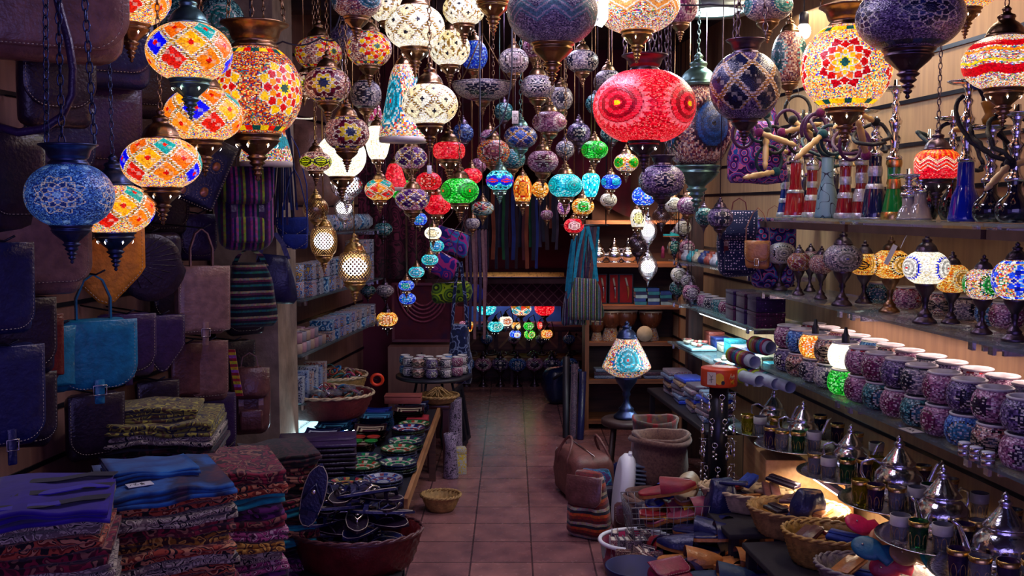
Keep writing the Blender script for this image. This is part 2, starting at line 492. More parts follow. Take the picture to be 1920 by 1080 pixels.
def globe_mesh(name, prof, n, style, pal, c, mat, seed, az0=0.0):
    """prof: callable t in 0..1 (bottom to top) -> r, z in metres"""
    nv = max(10, int(n * .5)); rs = np.random.RandomState(seed)
    t = np.linspace(0, 1, nv + 1); rz = np.array([prof(x) for x in t])
    a = np.linspace(0, 2 * PI, n, endpoint=False)
    X = rz[:, 0:1] * np.cos(a)[None]; Y = rz[:, 0:1] * np.sin(a)[None]; Z = np.repeat(rz[:, 1:2], n, 1)
    co = np.stack([X, Y, Z], -1).reshape(-1, 3)
    i, j = np.meshgrid(np.arange(nv), np.arange(n), indexing='ij'); k = (j + 1) % n
    fc = np.stack([i * n + j, i * n + k, (i + 1) * n + k, (i + 1) * n + j], -1).reshape(-1, 4)
    me = D.meshes.new(name)
    me.vertices.add(len(co)); me.vertices.foreach_set('co', co.ravel())
    me.loops.add(len(fc) * 4); me.loops.foreach_set('vertex_index', fc.ravel())
    me.polygons.add(len(fc)); me.polygons.foreach_set('loop_start', np.arange(len(fc)) * 4)
    me.update(calc_edges=True)
    me.polygons.foreach_set('use_smooth', np.ones(len(fc), bool))
    zc = (rz[:-1, 1] + rz[1:, 1]) / 2; zr = max(abs(rz[:, 1])) + 1e-9
    el1 = np.arcsin(np.clip(zc / zr * .92, -1, 1))
    az = ((a + PI / n)[None].repeat(nv, 0).ravel() - az0) % (2 * PI); el = el1[:, None].repeat(n, 1).ravel()
    cols = paint(az, el, style, pal, rs, [C(x) if isinstance(x, str) else x for x in c])
    cols = np.clip(cols * rs.uniform(.78, 1.18, (len(cols), 1)), 0, 1)
    at = me.attributes.new('tint', 'FLOAT_COLOR', 'FACE')
    at.data.foreach_set('color', np.concatenate([cols, np.ones((len(cols), 1))], 1).astype(np.float32).ravel())
    me.materials.append(mat)
    return me


def prof_of(shape, R, H):
    """lamp glass outlines; H is the height of the glass"""
    h = H / 2
    def ell(t, p=.92, cut=66):
        a = math.radians(-cut + 2 * cut * t); s = math.sin(math.radians(cut)); return (R * math.cos(a) ** p, h * math.sin(a) / s)
    if shape == 'oblate': return lambda t: ell(t, .92, 65)
    if shape == 'round': return lambda t: ell(t, 1.0, 62)
    tab = {
     'drum': [(.62, -1), (.85, -.8), (.97, -.45), (1, 0), (.97, .45), (.85, .8), (.6, 1)],
     'jar': [(.72, -1), (.86, -.8), (1, -.2), (.98, .3), (.78, .7), (.5, 1)],
     'egg': [(.45, -1), (.7, -.7), (.95, .1), (1, .45), (.85, .8), (.5, 1)],
     'bell': [(.98, -1), (1, -.85), (.9, -.5), (.74, 0), (.62, .45), (.5, .8), (.34, 1)],
     'cone': [(.35, -1), (.62, -.9), (1, -.55), (.97, -.3), (.78, .2), (.6, .6), (.42, 1)],
     'dish': [(.25, -1), (.55, -.72), (.85, -.2), (1, .6), (1.0, 1)],
     'tall': [(.42, -1), (.72, -.82), (.98, -.35), (1, 0), (.9, .35), (.6, .75), (.35, 1)],
     'bowl': [(.50, -1), (.80, -.82), (.98, -.35), (1.0, .1), (.93, .55), (.76, .9), (.72, 1)],
    }[shape]
    def f(t):
        x = t * (len(tab) - 1); i = min(int(x), len(tab) - 2); u = x - i
        p0 = tab[max(i - 1, 0)]; p1 = tab[i]; p2 = tab[i + 1]; p3 = tab[min(i + 2, len(tab) - 1)]
        def cr(a, b, c_, d): return .5 * (2 * b + (c_ - a) * u + (2 * a - 5 * b + 4 * c_ - d) * u * u + (3 * b - a - 3 * c_ + d) * u ** 3)
        return (R * cr(p0[0], p1[0], p2[0], p3[0]), h * cr(p0[1], p1[1], p2[1], p3[1]))
    return f


TOPCAP = [(.46, -.03), (.48, .0), (.48, .05), (.45, .07), (.44, .10, 1), (.42, .15, 1), (.38, .24), (.30, .33), (.21, .39), (.19, .45), (.22, .49), (.20, .54), (.11, .58), (.09, .64), (.12, .68), (.07, .74), (.03, .78)]
CUP = [(.015, -.96), (.05, -.92), (.03, -.87), (.08, -.83), (.09, -.80), (.05, -.77), (.11, -.73), (.12, -.70), (.07, -.67), (.14, -.62), (.17, -.59), (.13, -.55), (.20, -.50), (.22, -.47), (.17, -.44), (.19, -.40), (.27, -.33, 1), (.37, -.24, 1), (.43, -.18, 1), (.44, -.15), (.47, -.14), (.47, -.11), (.45, -.10), (.46, -.05, 1), (.50, -.03), (.51, 0), (.50, .02), (.45, .03)]
COLLAR = [(.44, -.03), (.47, 0), (.47, .05, 1), (.44, .09), (.40, .13), (.46, .17), (.50, .26), (.53, .36), (.62, .44), (.70, .48), (.70, .51), (.66, .52), (.50, .44), (.30, .40), (.05, .40)]
_meta_cache = {}


def metal(kind, R, mat, holes=False, lo=False):
    key = (kind, round(R, 2), mat.name, holes, lo)
    if key in _meta_cache: return _meta_cache[key]
    pr = {'top': TOPCAP, 'cup': CUP, 'collar': COLLAR}[kind]
    R = round(R, 2)
    b = MB(); b.lathe([(p[0] * R, p[1] * R) + tuple(p[2:]) for p in pr], 16 if lo else 36, gad=.035, gk=9 if not lo else 4)
    if holes:
        for q in range(6):
            a = q * PI / 3 + .3
            M = Matrix.Rotation(a, 4, 'Z')
            r, z, s = .385 * R, -.235 * R, .042 * R
            b.add([(r + .03 * R + s * .3, 0, z + s), (r + .03 * R, s * .55, z), (r - .02 * R + .02 * R, 0, z - s * 1.2), (r + .03 * R, -s * .55, z), (r + .05 * R, 0, z)], [(0, 1, 4), (1, 2, 4), (2, 3, 4), (3, 0, 4)], 1, False, M)
    nm = {'top': 'top_cap', 'cup': 'bottom_cup', 'collar': 'collar'}[kind]
    o = b.build(nm, [mat, PIERCE_LIGHT] if holes else [mat])
    me = o.data; D.objects.remove(o)
    _meta_cache[key] = me
    return me


def link(name, me, parent, loc=(0, 0, 0), rot=(0, 0, 0)):
    o = D.objects.new(name, me); COL.objects.link(o); o.parent = parent; o.location = loc; o.rotation_euler = rot
    return o


def chain_mb(b, p0, p1, link_len=.03, r=.0022, lo=False):
    p0, p1 = Vector(p0), Vector(p1); d = p1 - p0; Ln = d.length
    if lo: b.tube([p0, p1], r * 1.3, 5); return
    n = max(1, int(Ln / (link_len * .8))); q = d.to_track_quat('Z', 'Y').to_matrix().to_4x4()
    for i in range(n):
        M = Matrix.Translation(p0 + d * ((i + .5) / n)) @ q @ Matrix.Rotation(PI / 2 * (i % 2), 4, 'Z')
        pts = [(.24 * link_len * math.cos(a), 0, .52 * link_len * math.sin(a)) for a in [k * PI / 4 for k in range(8)]]
        b.tube(pts, r, 4, closed=True, M=M)


CEIL = 2.92
PLACED = []


def free_spot(px, py, wpx, hpx, Y):
    """depth for a hanging lamp near Y where it touches no lamp or chain already hung"""
    for dy in sorted([i * .05 for i in range(-14, 24)], key=abs):
        Yt = Y + dy; p = P(px, py, Yt); R = wpx / 2 * Yt / F; h = hpx / 2 * Yt / F
        lo, hi = p.z - h - .85 * R, p.z + h + .75 * R
        ok = True
        for (q, R2, lo2, hi2) in PLACED:
            dd = math.hypot(p.x - q.x, p.y - q.y)
            if dd < R + R2 + .004 and lo < hi2 and lo2 < hi:
                zo = min(hi, hi2) - max(lo, lo2)
                # caps are narrow: test the globes at full width, the caps at half
                g1 = (p.z - h, p.z + h); hh = (hi2 - lo2) / 2
                g2 = (q.z - (q.z - lo2) * .55, q.z + (hi2 - q.z) * .55)
                if (g1[0] < g2[1] and g2[0] < g1[1]) or dd < (max(R, R2) + .5 * min(R, R2)): ok = False; break
            if dd < R2 + .012 and hi < lo2 + .02: ok = False; break      # my chain would run through it
            if dd < R + .012 and hi2 < lo + .02: ok = False; break       # its chain would run through me
        if ok and Yt > 2.2: break
    else:
        Yt = Y; p = P(px, py, Yt); R = wpx / 2 * Yt / F; h = hpx / 2 * Yt / F; lo, hi = p.z - h - .85 * R, p.z + h + .75 * R
    PLACED.append((p, R, lo, hi))
    return Yt, p


LID = [0]


def hang_lamp(px, py, w, h, Y, style, pal, c, lit, label, top='top', shape='oblate', met=None, az=0.0, cup=True, group=None, cat='hanging lamp', capR=1.0):
    LID[0] += 1; i = LID[0]
    Y, p = free_spot(px, py, w, h, Y)
    R = w / 2 * Y / F; H = h * Y / F
    met = met or BRONZE
    t = thing('mosaic_lamp', label, cat, p, 0, group)
    n = int(max(40, min(190, w * 1.1)))
    m = mosaic('mosaic_lit_%02d' % int(lit * 10), lit, gain=1.0) if lit else MOS
    link('glass_globe', globe_mesh('glass_globe', prof_of(shape, R, H), n, style, pal, c, m, i, az), t, rot=(0, 0, -PI / 2))
    lo = w < 70
    f = prof_of(shape, R, H); rt = f(1)[0]; rb = f(0)[0]
    Rt = max(.02, rt / .45) * capR; Rb = max(.02, rb / .45) * capR
    if shape == 'dish': Rt = None
    zt = H / 2
    if Rt is None:
        for q in range(3):
            b = MB()
            a = q * 2 * PI / 3 + .4
            chain_mb(b, (R * .97 * math.cos(a), R * .97 * math.sin(a), zt), (0, 0, min(CEIL - p.z - .02, zt + R * 1.6)), lo=True)
            b.build('chain', met, t)
        b = MB(); chain_mb(b, (0, 0, min(CEIL - p.z - .02, zt + R * 1.6)), (0, 0, CEIL - p.z), lo=True)
        b.build('chain', met, t)
    elif top == 'collar':
        link('collar', metal('collar', Rt, met, False, lo), t, (0, 0, zt))
        zr = zt + .5 * round(Rt, 2)
        for q in range(3):
            b = MB()
            a = q * 2 * PI / 3 + .2 + i
            chain_mb(b, (Rt * .66 * math.cos(a), Rt * .66 * math.sin(a), zr), (Rt * .30 * math.cos(a), Rt * .3 * math.sin(a), CEIL - p.z), .034, .0026, lo)
            b.build('chain', met, t)
    else:
        link('top_cap', metal('top', Rt, met, False, lo), t, (0, 0, zt))
        b = MB(); chain_mb(b, (0, 0, zt + .76 * round(Rt, 2)), (0, 0, CEIL - p.z), .026, .0019, w < 56)
        b.build('chain', met, t)
    if cup and rb < .8 * R:
        link('bottom_cup', metal('cup', Rb, met, lit > .45, lo), t, (0, 0, -H / 2))
    elif cup:
        b = MB(); b.lathe([(rb * 1.02, -.012), (rb * 1.04, .0), (rb * 1.02, .008)], 32); b.build('rim', simple('cream_enamel', (.7, .66, .6), .4), t, (0, 0, -H / 2))
    return t


MOS = mosaic('mosaic_unlit', 0.0, gain=.95)
# ------------------------------------------------------------------ the setting
def floor_mat():
    m, nt, b = new_mat('terracotta_tiles')
    tc = N(nt, 'ShaderNodeTexCoord'); mp = N(nt, 'ShaderNodeMapping'); mp.inputs['Location'].default_value = (-.097, -.22, 0)
    L(nt, tc.outputs['Object'], mp.inputs[0])
    br = N(nt, 'ShaderNodeTexBrick', offset=0.0, squash=1.0); br.inputs['Scale'].default_value = 1.0
    br.inputs['Brick Width'].default_value = .295; br.inputs['Row Height'].default_value = .298; br.inputs['Mortar Size'].default_value = .0045; br.inputs['Mortar Smooth'].default_value = .15
    br.inputs['Color1'].default_value = c4((.22, .10, .105)); br.inputs['Color2'].default_value = c4((.29, .135, .13)); br.inputs['Mortar'].default_value = c4((.07, .035, .04))
    L(nt, mp.outputs[0], br.inputs['Vector'])
    no = N(nt, 'ShaderNodeTexNoise', _Scale=7.0, _Detail=5.0); L(nt, tc.outputs['Object'], no.inputs['Vector'])
    r = ramp(nt, [(.3, (.60, .60, .66)), (.7, (1.25, 1.15, 1.1))]); L(nt, no.outputs['Fac'], r.inputs[0])
    mm = N(nt, 'ShaderNodeMixRGB', blend_type='MULTIPLY'); mm.inputs[0].default_value = 1; L(nt, br.outputs[0], mm.inputs[1]); L(nt, r.outputs[0], mm.inputs[2])
    L(nt, mm.outputs[0], b.inputs['Base Color'])
    n2 = N(nt, 'ShaderNodeTexNoise', _Scale=26.0, _Detail=3.0); L(nt, tc.outputs['Object'], n2.inputs['Vector'])
    rr = N(nt, 'ShaderNodeMapRange'); rr.inputs['To Min'].default_value = .14; rr.inputs['To Max'].default_value = .36; L(nt, n2.outputs['Fac'], rr.inputs['Value']); L(nt, rr.outputs[0], b.inputs['Roughness'])
    iv = N(nt, 'ShaderNodeMath', operation='SUBTRACT'); iv.inputs[0].default_value = 1; L(nt, br.outputs['Fac'], iv.inputs[1])
    ad = N(nt, 'ShaderNodeMath', operation='MULTIPLY_ADD'); ad.inputs[1].default_value = .12; L(nt, n2.outputs['Fac'], ad.inputs[0]); L(nt, iv.outputs[0], ad.inputs[2])
    bp = N(nt, 'ShaderNodeBump', _Strength=.5, _Distance=.004); L(nt, ad.outputs[0], bp.inputs['Height']); L(nt, bp.outputs[0], b.inputs['Normal'])
    return m


def slat_mat(name, a, b_, first, pitch):
    """wood-effect slatwall: board grain along the wall with a dark metal groove every pitch metres"""
    m, nt, b = new_mat(name); a = hexc(a); b_ = hexc(b_)
    tc = N(nt, 'ShaderNodeTexCoord'); mp = N(nt, 'ShaderNodeMapping'); mp.inputs['Scale'].default_value = (12, 12, 1.0)
    no = N(nt, 'ShaderNodeTexNoise', _Scale=3.0, _Detail=6.0); L(nt, tc.outputs['Object'], mp.inputs[0]); L(nt, mp.outputs[0], no.inputs['Vector'])
    r = ramp(nt, [(.35, a), (.65, b_)]); L(nt, no.outputs['Fac'], r.inputs[0]); L(nt, r.outputs[0], b.inputs['Base Color'])
    b.inputs['Roughness'].default_value = .55
    return m


b = MB(); b.box((0, 5.2, -.05), (7, 14.5, .1)); struct(b.build('floor', floor_mat()))
b = MB(); b.box((0, 5.2, CEIL + .05), (7, 14.5, .1)); struct(b.build('ceiling', simple('ceiling_dark', '#3a2c34', .9, 0, .2, 8)))
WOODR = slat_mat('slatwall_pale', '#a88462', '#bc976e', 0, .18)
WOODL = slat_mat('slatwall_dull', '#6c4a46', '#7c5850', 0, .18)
RAILM = simple('slat_channel', '#1c1c2c', .35, .7)


def side_wall(name, xf, y0, y1, sgn, m, grooves):
    A = Vector((xf(y0), y0, 0)); B = Vector((xf(y1), y1, 0)); d = B - A; q = math.atan2(d.y, d.x)
    M = Matrix.Translation(A) @ Matrix.Rotation(q, 4, 'Z')
    b = MB(); b.box((d.length / 2, -sgn * .05, CEIL / 2), (d.length, .1, CEIL), 0, M)
    for z in grooves: b.box((d.length / 2, sgn * .003, z), (d.length, .008, .016), 1, M)
    return struct(b.build(name, [m, RAILM]))


wallR = lambda Y: XR(Y) + .37
wallL = lambda Y: XL(Y) - .32
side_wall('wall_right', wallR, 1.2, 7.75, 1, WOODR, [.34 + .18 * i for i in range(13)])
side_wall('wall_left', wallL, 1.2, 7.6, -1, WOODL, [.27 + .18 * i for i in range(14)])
PLAS = simple('dark_plaster', '#50303c', .85, 0, .4, 10)
MAROON = simple('maroon_plaster', '#5a1630', .85, 0, .3, 14)
b = MB(); b.box((0, 10.65, CEIL / 2), (7, .1, CEIL)); struct(b.build('wall_back', MAROON))
b = MB(); b.box((-2.2, 7.66, CEIL / 2), (2.72, .1, CEIL)); struct(b.build('wall_partition_left', MAROON))
b = MB(); b.box((2.0, 8.06, CEIL / 2), (2.72, .1, CEIL)); struct(b.build('wall_partition_right', simple('stone_wall', '#6b4a38', .9, 0, .8, 9, .5)))
b = MB(); b.box((-1.02, 9.2, CEIL / 2), (.1, 2.9, CEIL)); struct(b.build('wall_passage_left', MAROON))
b = MB(); b.box((.95, 9.35, CEIL / 2), (.1, 2.6, CEIL)); struct(b.build('wall_passage_right', MAROON))
# the rough plastered pillar between the bags and the glass shelves
b = MB(); b.box((0, 0, CEIL / 2), (.30, .42, CEIL)); struct(b.build('column_left', simple('rough_render', '#8c7a6c', .95, 0, 1.0, 30, .3), None, (-1.275, 5.0, 0)))
# ceiling beams
for y in (2.6, 4.2, 5.8):
    b = MB(); b.box((0, y, CEIL - .06), (4.4, .14, .12)); struct(b.build('ceiling_beam', wood('beam_wood', '#2a1c1c', '#3c2a26')))

# ------------------------------------------------------------------ hanging mosaic lamps
ST_FI = ['#1c5a50', '#ffd020', '#f8c018', '#f07818', '#d01818', '#c01020']
ST_BU = ['#1c2c50', '#1c2c50', '#e8d030', '#d8b828', '#6a1030', '#501028']
ST_NV = ['#14182c', '#14182c', '#20243c', '#10142c', '#2c3048']
ST_RD = ['#1c5a50', '#f8d020', '#e02818', '#f0a018', '#d01818', '#f8c818']
LT = [7, '#f08c1c', '#1018e0', '#f8b01c', '#e87818', '#18a098', '#f8a030', '#d83018']
LW = [7, '#fff0c8', '#ffe8b0', '#fff8e0']
HL = [
 # px, py, w, h, Y, style, pal, colours, lit, label, kwargs
 (1208, 200, 190, 126, 3.7, 'discs', 'red', ['#e81838', '#ff8088', '#f8d020'], 0.95, 'big glowing red mosaic lamp with ringed discs and a wide metal collar', dict(top='collar', az=.9, met=DARKMET, capR=.62)),
 (131, 366, 158, 112, 2.75, 'bigstar', 'blueice', ['#9ac8f0', '#3868b8', '#5a90d8', '#284888'], .2, 'dim blue mosaic lamp on three chains beside the leather bags', dict(top='collar', met=BLUEMET, az=.15, capR=.92)),
 (303, 306, 145, 90, 3.1, 'lattice', 'fiesta', LT, 1.25, 'orange lattice lamp, middle of the slanting line, tipped over the studded bag', dict(met=BRONZE)),
 (214, 392, 146, 88, 3.25, 'lattice', 'fiesta', LT, 1.25, 'lowest of the orange lattice lamps, partly behind the blue lamp', dict(met=BLUEMET, az=.6)),
 (382, 216, 143, 92, 3.5, 'lattice', 'fiesta', LT, 1.25, 'orange lattice lamp hanging just under the highest whole one of its kind', dict(az=1.0)),
 (355, 98, 155, 100, 3.2, 'lattice', 'fiesta', LT, 1.25, 'orange lattice lamp with greenish bell cap, highest whole one of its kind', dict(met=TEALMET, az=.35)),
 (243, -2, 146, 92, 3.35, 'lattice', 'fiesta', LT, 1.25, 'orange lattice lamp cut off by the top edge over the bags', dict(az=.8)),
 (480, 172, 168, 158, 3.75, 'bigstar', 'rednight', ST_RD, .85, 'large round lamp of red and yellow chips beside the orange lattice lamps', dict(top='collar', shape='round', az=.9)),
 (498, 246, 96, 120, 4.2, 'bands', 'confetti', ['#18a0b0', '#f8d020', '#d02818'], 0.68, 'bell shaped confetti lamp with a turquoise band hanging over the striped bag', dict(shape='bell', cup=True)),
 (414, 44, 88, 88, 4.0, 'rosette', 'teal', ['#2a8a80', '#7ab0a0', '#10282c'], 0.0, 'unlit teal spiral lamp above the round red and yellow one', dict(az=.3, shape='round', capR=.8)),
 (322, 30, 84, 74, 4.15, 'rosette', 'teal', ['#2a7a78', '#7ab0a0', '#10282c'], 0.0, 'unlit teal spiral lamp half hidden by the highest whole orange lamp', dict(az=-.6, capR=.8)),
 (597, 100, 86, 56, 4.3, 'star', 'burg', ST_RD, .25, 'speckled brown lamp with amber star edge above the star lamps', dict(az=.9)),
 (614, 160, 86, 62, 4.0, 'star', 'burg', ST_BU, .28, 'brown lamp with a yellow and navy star, upper of the two star lamps', dict()),
 (650, 250, 84, 60, 3.9, 'star', 'burg', ST_BU, .28, 'brown lamp with a yellow and navy star, lower one before the white globe', dict(az=.35)),
 (570, 158, 42, 42, 4.6, 'wave', 'burg', ['#d0d828', '#18181c', '#18181c'], 0.5, 'small green zigzag lamp behind the upper star lamp', dict()),
 (592, 303, 60, 36, 4.5, 'wave', 'burg', ['#d8e020', '#141418', '#141418'], 0.55, 'small lamp with yellow-green waves beside the blue suede pouches', dict()),
 (692, 92, 84, 62, 4.2, 'star', 'burg', ST_RD, .35, 'brown lamp with an amber star beneath the cropped turquoise one', dict(az=.5)),
 (668, 2, 92, 58, 3.5, 'rosette', 'burg', ['#2a6a80', '#6a3050', '#d0b040'], 0.12, 'speckled lamp with teal discs cut off by the top edge beside the white lamps', dict(az=.8)),
 (686, 178, 58, 52, 4.5, 'star', 'grey', ST_NV, 0, 'dark speckled lamp with black star between star lamps and confetti lamp', dict()),
 (778, 51, 110, 76, 3.7, 'lattice', 'white', LW, 0.95, 'white lattice lamp with dark cap, topmost whole one of the white lamps', dict(az=.2)),
 (843, 91, 76, 62, 4.3, 'lattice', 'white', LW, 0.85, 'smaller white lattice lamp beside the topmost white lamp', dict(az=.4)),
 (806, 196, 104, 72, 3.6, 'lattice', 'white', LW, 0.95, 'white lattice lamp, lowest of the white ones, under a tall bronze cap', dict(az=-.2)),
 (728, 14, 72, 52, 4.3, 'lattice', 'white', LW, 0.85, 'white lattice lamp half hidden behind the topmost white lamp', dict()),
 (870, 18, 78, 54, 4.1, 'lattice', 'white', LW, 0.85, 'white lattice lamp cut by the top edge beside the big brass cup', dict(az=.7)),
 (925, -46, 120, 96, 3.25, 'lattice', 'white', LW, 0.7, 'lamp above the top edge of which only the big brass cup shows', dict(met=BRASS, capR=1.1)),
 (889, 104, 50, 52, 5.0, 'speckle', 'blue', ['#2040c0'], 0.12, 'deep blue speckled lamp behind the small white lattice lamp', dict()),
 (757, 192, 92, 136, 4.3, 'rosette', 'confetti', ['#18b8d0', '#0a90a8', '#e03028'], 0.68, 'tall bell shaped confetti lamp with a turquoise disc', dict(shape='bell', az=-.7)),
 (905, 172, 112, 34, 4.4, 'star', 'grey', ST_NV, 0, 'flat dish lamp of grey mosaic hung on chains', dict(shape='dish')),
 (1036, 22, 168, 116, 3.2, 'zig', 'grey', ['#7ab0a8', '#20386a', '#141c4a'], 0.0, 'big grey and navy zigzag lamp with a brass cup near the top', dict(met=BRASS, top='collar', capR=.95)),
 (1195, 8, 156, 98, 3.45, 'zig', 'confetti', ['#e8a050', '#ffe8c0', '#f09040'], 0.85, 'glowing orange and cream zigzag lamp above the big red one', dict(met=BRASS, top='collar', capR=.8)),
 (1276, 8, 66, 70, 4.3, 'rosette', 'pink', ['#883060', '#c0a0b0', '#301020'], 0.0, 'dark pink spiral lamp behind the zigzag lamp and the ceiling spotlight', dict(az=.4)),
 (1308, 236, 128, 150, 4.7, 'discs', 'burg', ['#1c4a90', '#301828', '#0c1830'], 0.0, 'tall brown speckled lamp with blue and rust discs under a pierced green dome', dict(shape='tall', az=.3, met=TEALMET, capR=1.5)),
 (1397, 163, 130, 118, 3.6, 'lattice', 'purple', [6, '#141c40', '#202c60', '#101430'], 0.0, 'unlit purple lattice lamp on three chains over the hanging rucksack', dict(top='collar', shape='round', met=DARKMET, capR=.8)),
 (1440, 12, 90, 52, 3.9, 'rosette', 'grey', ['#38a0a0', '#304878', '#e04030'], 0.0, 'cropped teal and pink lamp above the bare bulb', dict(az=.6)),
 (1480, 108, 66, 92, 4.2, 'rosette', 'burg', ['#206870', '#7ab8b0', '#182030'], 0.0, 'brown speckled lamp with teal fan discs beside the bright round lamp', dict(shape='round', az=1.0)),
 (1587, 127, 164, 148, 3.3, 'bigstar', 'fiesta', ST_FI, 1.25, 'bright round lamp with red and yellow eight point stars over the hookahs', dict(top='collar', shape='round', az=-.35, capR=.85)),
 (1706, 32, 192, 118, 3.15, 'bigstar', 'purple', ['#141840', '#101430', '#202c68', '#141838', '#1c2450'], 0.0, 'big dark purple lamp with a navy tile star near the top', dict(met=DARKMET)),
 (1812, -22, 116, 74, 3.3, 'bands', 'fiesta', ['#e03018', '#f8a018', '#d02010'], 1.1, 'red and amber lamp cut off by the top edge between purple and banded lamps', dict(met=BRONZE)),
 (1884, 118, 150, 94, 2.85, 'bands', 'confetti', ['#d01020', '#f8a020', '#e8d020'], 1.1, 'bright confetti lamp with red bands at the edge beside the hookahs', dict(met=BRONZE)),
 (1757, 309, 82, 54, 3.6, 'zig', 'red', ['#f04018', '#f8a030', '#e82818'], 0.94, 'small glowing red zigzag lamp hanging between the hookahs', dict(met=DARKMET, shape='drum')),
 (963, 115, 56, 44, 4.4, 'rosette', 'grey', ['#b09a98', '#14141c', '#14141c'], 0.0, 'grey rosette lamp beneath the brass cup, beside the price tag string', dict(az=.1)),
 (1092, 115, 60, 40, 4.6, 'star', 'grey', ST_NV, 0, 'grey lamp with black tile stars near the navy zigzag lamp', dict(az=.8)),
 (1008, 163, 64, 42, 4.35, 'snow', 'grey', ['#141c30', '#0c0c14'], 0.0, 'grey lamp with a black snowflake star, above the pink disc lamp', dict()),
 (1052, 185, 44, 42, 4.8, 'snow', 'grey', ['#141c30', '#0c0c14'], 0.0, 'small grey lamp with a black snowflake hanging by the bigger snowflake lamp', dict()),
 (1030, 229, 64, 38, 4.6, 'rosette', 'pink', ['#b87088', '#e0c8c8', '#d8b060'], 0.06, 'pink disc lamp under the snowflake lamps', dict(az=.9)),
 (976, 257, 62, 40, 4.5, 'lattice', 'purple', [6, '#1c3c90', '#203068', '#2858b0'], 0.0, 'blue and white lattice lamp below the small price tag', dict(met=TEALMET)),
 (918, 262, 38, 36, 5.4, 'rosette', 'pink', ['#a06890', '#6a3858', '#e0d0d0'], 0.0, 'mauve disc lamp above the rust disc lamp', dict()),
 (925, 285, 62, 44, 5.0, 'rosette', 'rednight', ['#a04858', '#602838', '#d8a060'], 0.05, 'dark rust disc lamp hanging above the blue wave lamp', dict()),
 (962, 298, 46, 36, 5.2, 'rosette', 'teal', ['#3a9aa8', '#10284a', '#10181c'], 0.0, 'teal disc lamp above the orange jar lamp', dict()),
 (1018, 303, 58, 40, 4.9, 'snow', 'pink', ['#501030', '#301020'], 0.0, 'burgundy snowflake lamp above the turquoise lamp', dict()),
 (842, 283, 60, 32, 4.8, 'speckle', 'red', ['#e02030'], 0.77, 'flat red lamp, highest of the small red ones', dict(shape='drum')),
 (771, 296, 60, 40, 4.6, 'lattice', 'pink', [6, '#481868', '#602080', '#381050'], 0.35, 'purple and gold lattice lamp, upper of the two', dict()),
 (773, 374, 64, 40, 4.55, 'lattice', 'pink', [6, '#481868', '#602080', '#381050'], 0.4, 'purple and gold lattice lamp, lower of the two', dict(az=.3)),
 (804, 340, 48, 32, 5.0, 'rosette', 'red', ['#e83028', '#b01018', '#f8c040'], 0.68, 'small red lamp with rosettes above the lower red lamp', dict()),
 (820, 384, 52, 36, 5.1, 'speckle', 'red', ['#e02030'], 0.77, 'small plain red lamp, lowest of the red ones', dict()),
 (884, 330, 40, 28, 5.5, 'speckle', 'red', ['#e02030'], 0.6, 'small red lamp half hidden behind the bright green lamp', dict()),
 (862, 358, 72, 46, 4.4, 'discs', 'green', ['#10b828', '#087818', '#e83818'], 0.85, 'bright green mosaic lamp, the largest of the green ones', dict(az=.6)),
 (937, 338, 52, 36, 4.7, 'wave', 'turq', ['#1838d8', '#1830c0', '#e03848'], 0.85, 'small turquoise lamp with a blue wave line', dict(met=TEALMET)),
 (980, 354, 34, 48, 5.4, 'discs', 'amber', ['#f8a020', '#c02010', '#f8d040'], 0.77, 'orange jar shaped lamp with red rings', dict(shape='jar')),
 (1013, 355, 32, 28, 5.5, 'rosette', 'amber', ['#f8b030', '#604010', '#402000'], 0.68, 'tiny amber lamp beside the orange jar lamp', dict()),
 (1060, 348, 64, 42, 4.7, 'discs', 'turq', ['#18c0c0', '#0890a0', '#d83048'], 0.85, 'turquoise disc lamp beside the pale egg shaped lamp', dict(az=.5)),
 (1108, 347, 34, 44, 4.9, 'speckle', 'turq', ['#ffffff'], 1.6, 'pale turquoise egg shaped lamp shining almost white', dict(shape='egg')),
 (1115, 281, 50, 32, 4.9, 'discs', 'green', ['#10b828', '#087818', '#e83818'], 0.77, 'small green lamp high beside the big red one', dict(az=.4)),
 (1146, 341, 38, 26, 5.3, 'discs', 'blue', ['#20b0d0', '#1028c0', '#e83048'], 0.85, 'small royal blue lamp with turquoise discs', dict(az=.5)),
 (1174, 305, 46, 32, 5.0, 'discs', 'confetti', ['#10b828', '#e8c020', '#e83018'], 0.68, 'cream confetti lamp with green discs under the big red lamp', dict(az=.7)),
 (1093, 387, 42, 30, 5.3, 'rosette', 'amber', ['#18d030', '#087818', '#e83818'], 0.77, 'small amber lamp with a green disc under the turquoise egg lamp', dict()),
 (1076, 423, 38, 26, 5.4, 'rosette', 'red', ['#f8c0c0', '#901020', '#501010'], 0.77, 'tiny red and cream lamp, lowest in its bunch, above the cloth bags', dict()),
 (1057, 389, 24, 26, 6.0, 'rosette', 'pink', ['#a060c0', '#5a2070', '#e83050'], 0.6, 'tiny violet lamp beside the green disc lamp', dict()),
 (1207, 368, 44, 34, 5.0, 'star', 'blue', ['#f0f8ff', '#2060f0', '#60c0ff', '#1838e0', '#3070ff'], 0.94, 'small blue star lamp beside the dark purple hanging lamp', dict(az=.2)),
 (1241, 339, 86, 58, 4.3, 'bigstar', 'purple', ['#141840', '#101430', '#1c2050', '#141838', '#101430'], 0.0, 'dark purple lamp with black tiles under the big red lamp', dict(top='collar', met=DARKMET, capR=.8)),
 (905, 391, 42, 26, 5.7, 'lattice', 'teal', [5, '#a8c8c8', '#183048', '#b02838'], 0.05, 'small pale teal diamond lamp under the bright green lamp', dict()),
 (886, 419, 28, 20, 6.1, 'speckle', 'grey', ['#888888'], 0.0, 'tiny grey lamp above the blue printed bag', dict()),
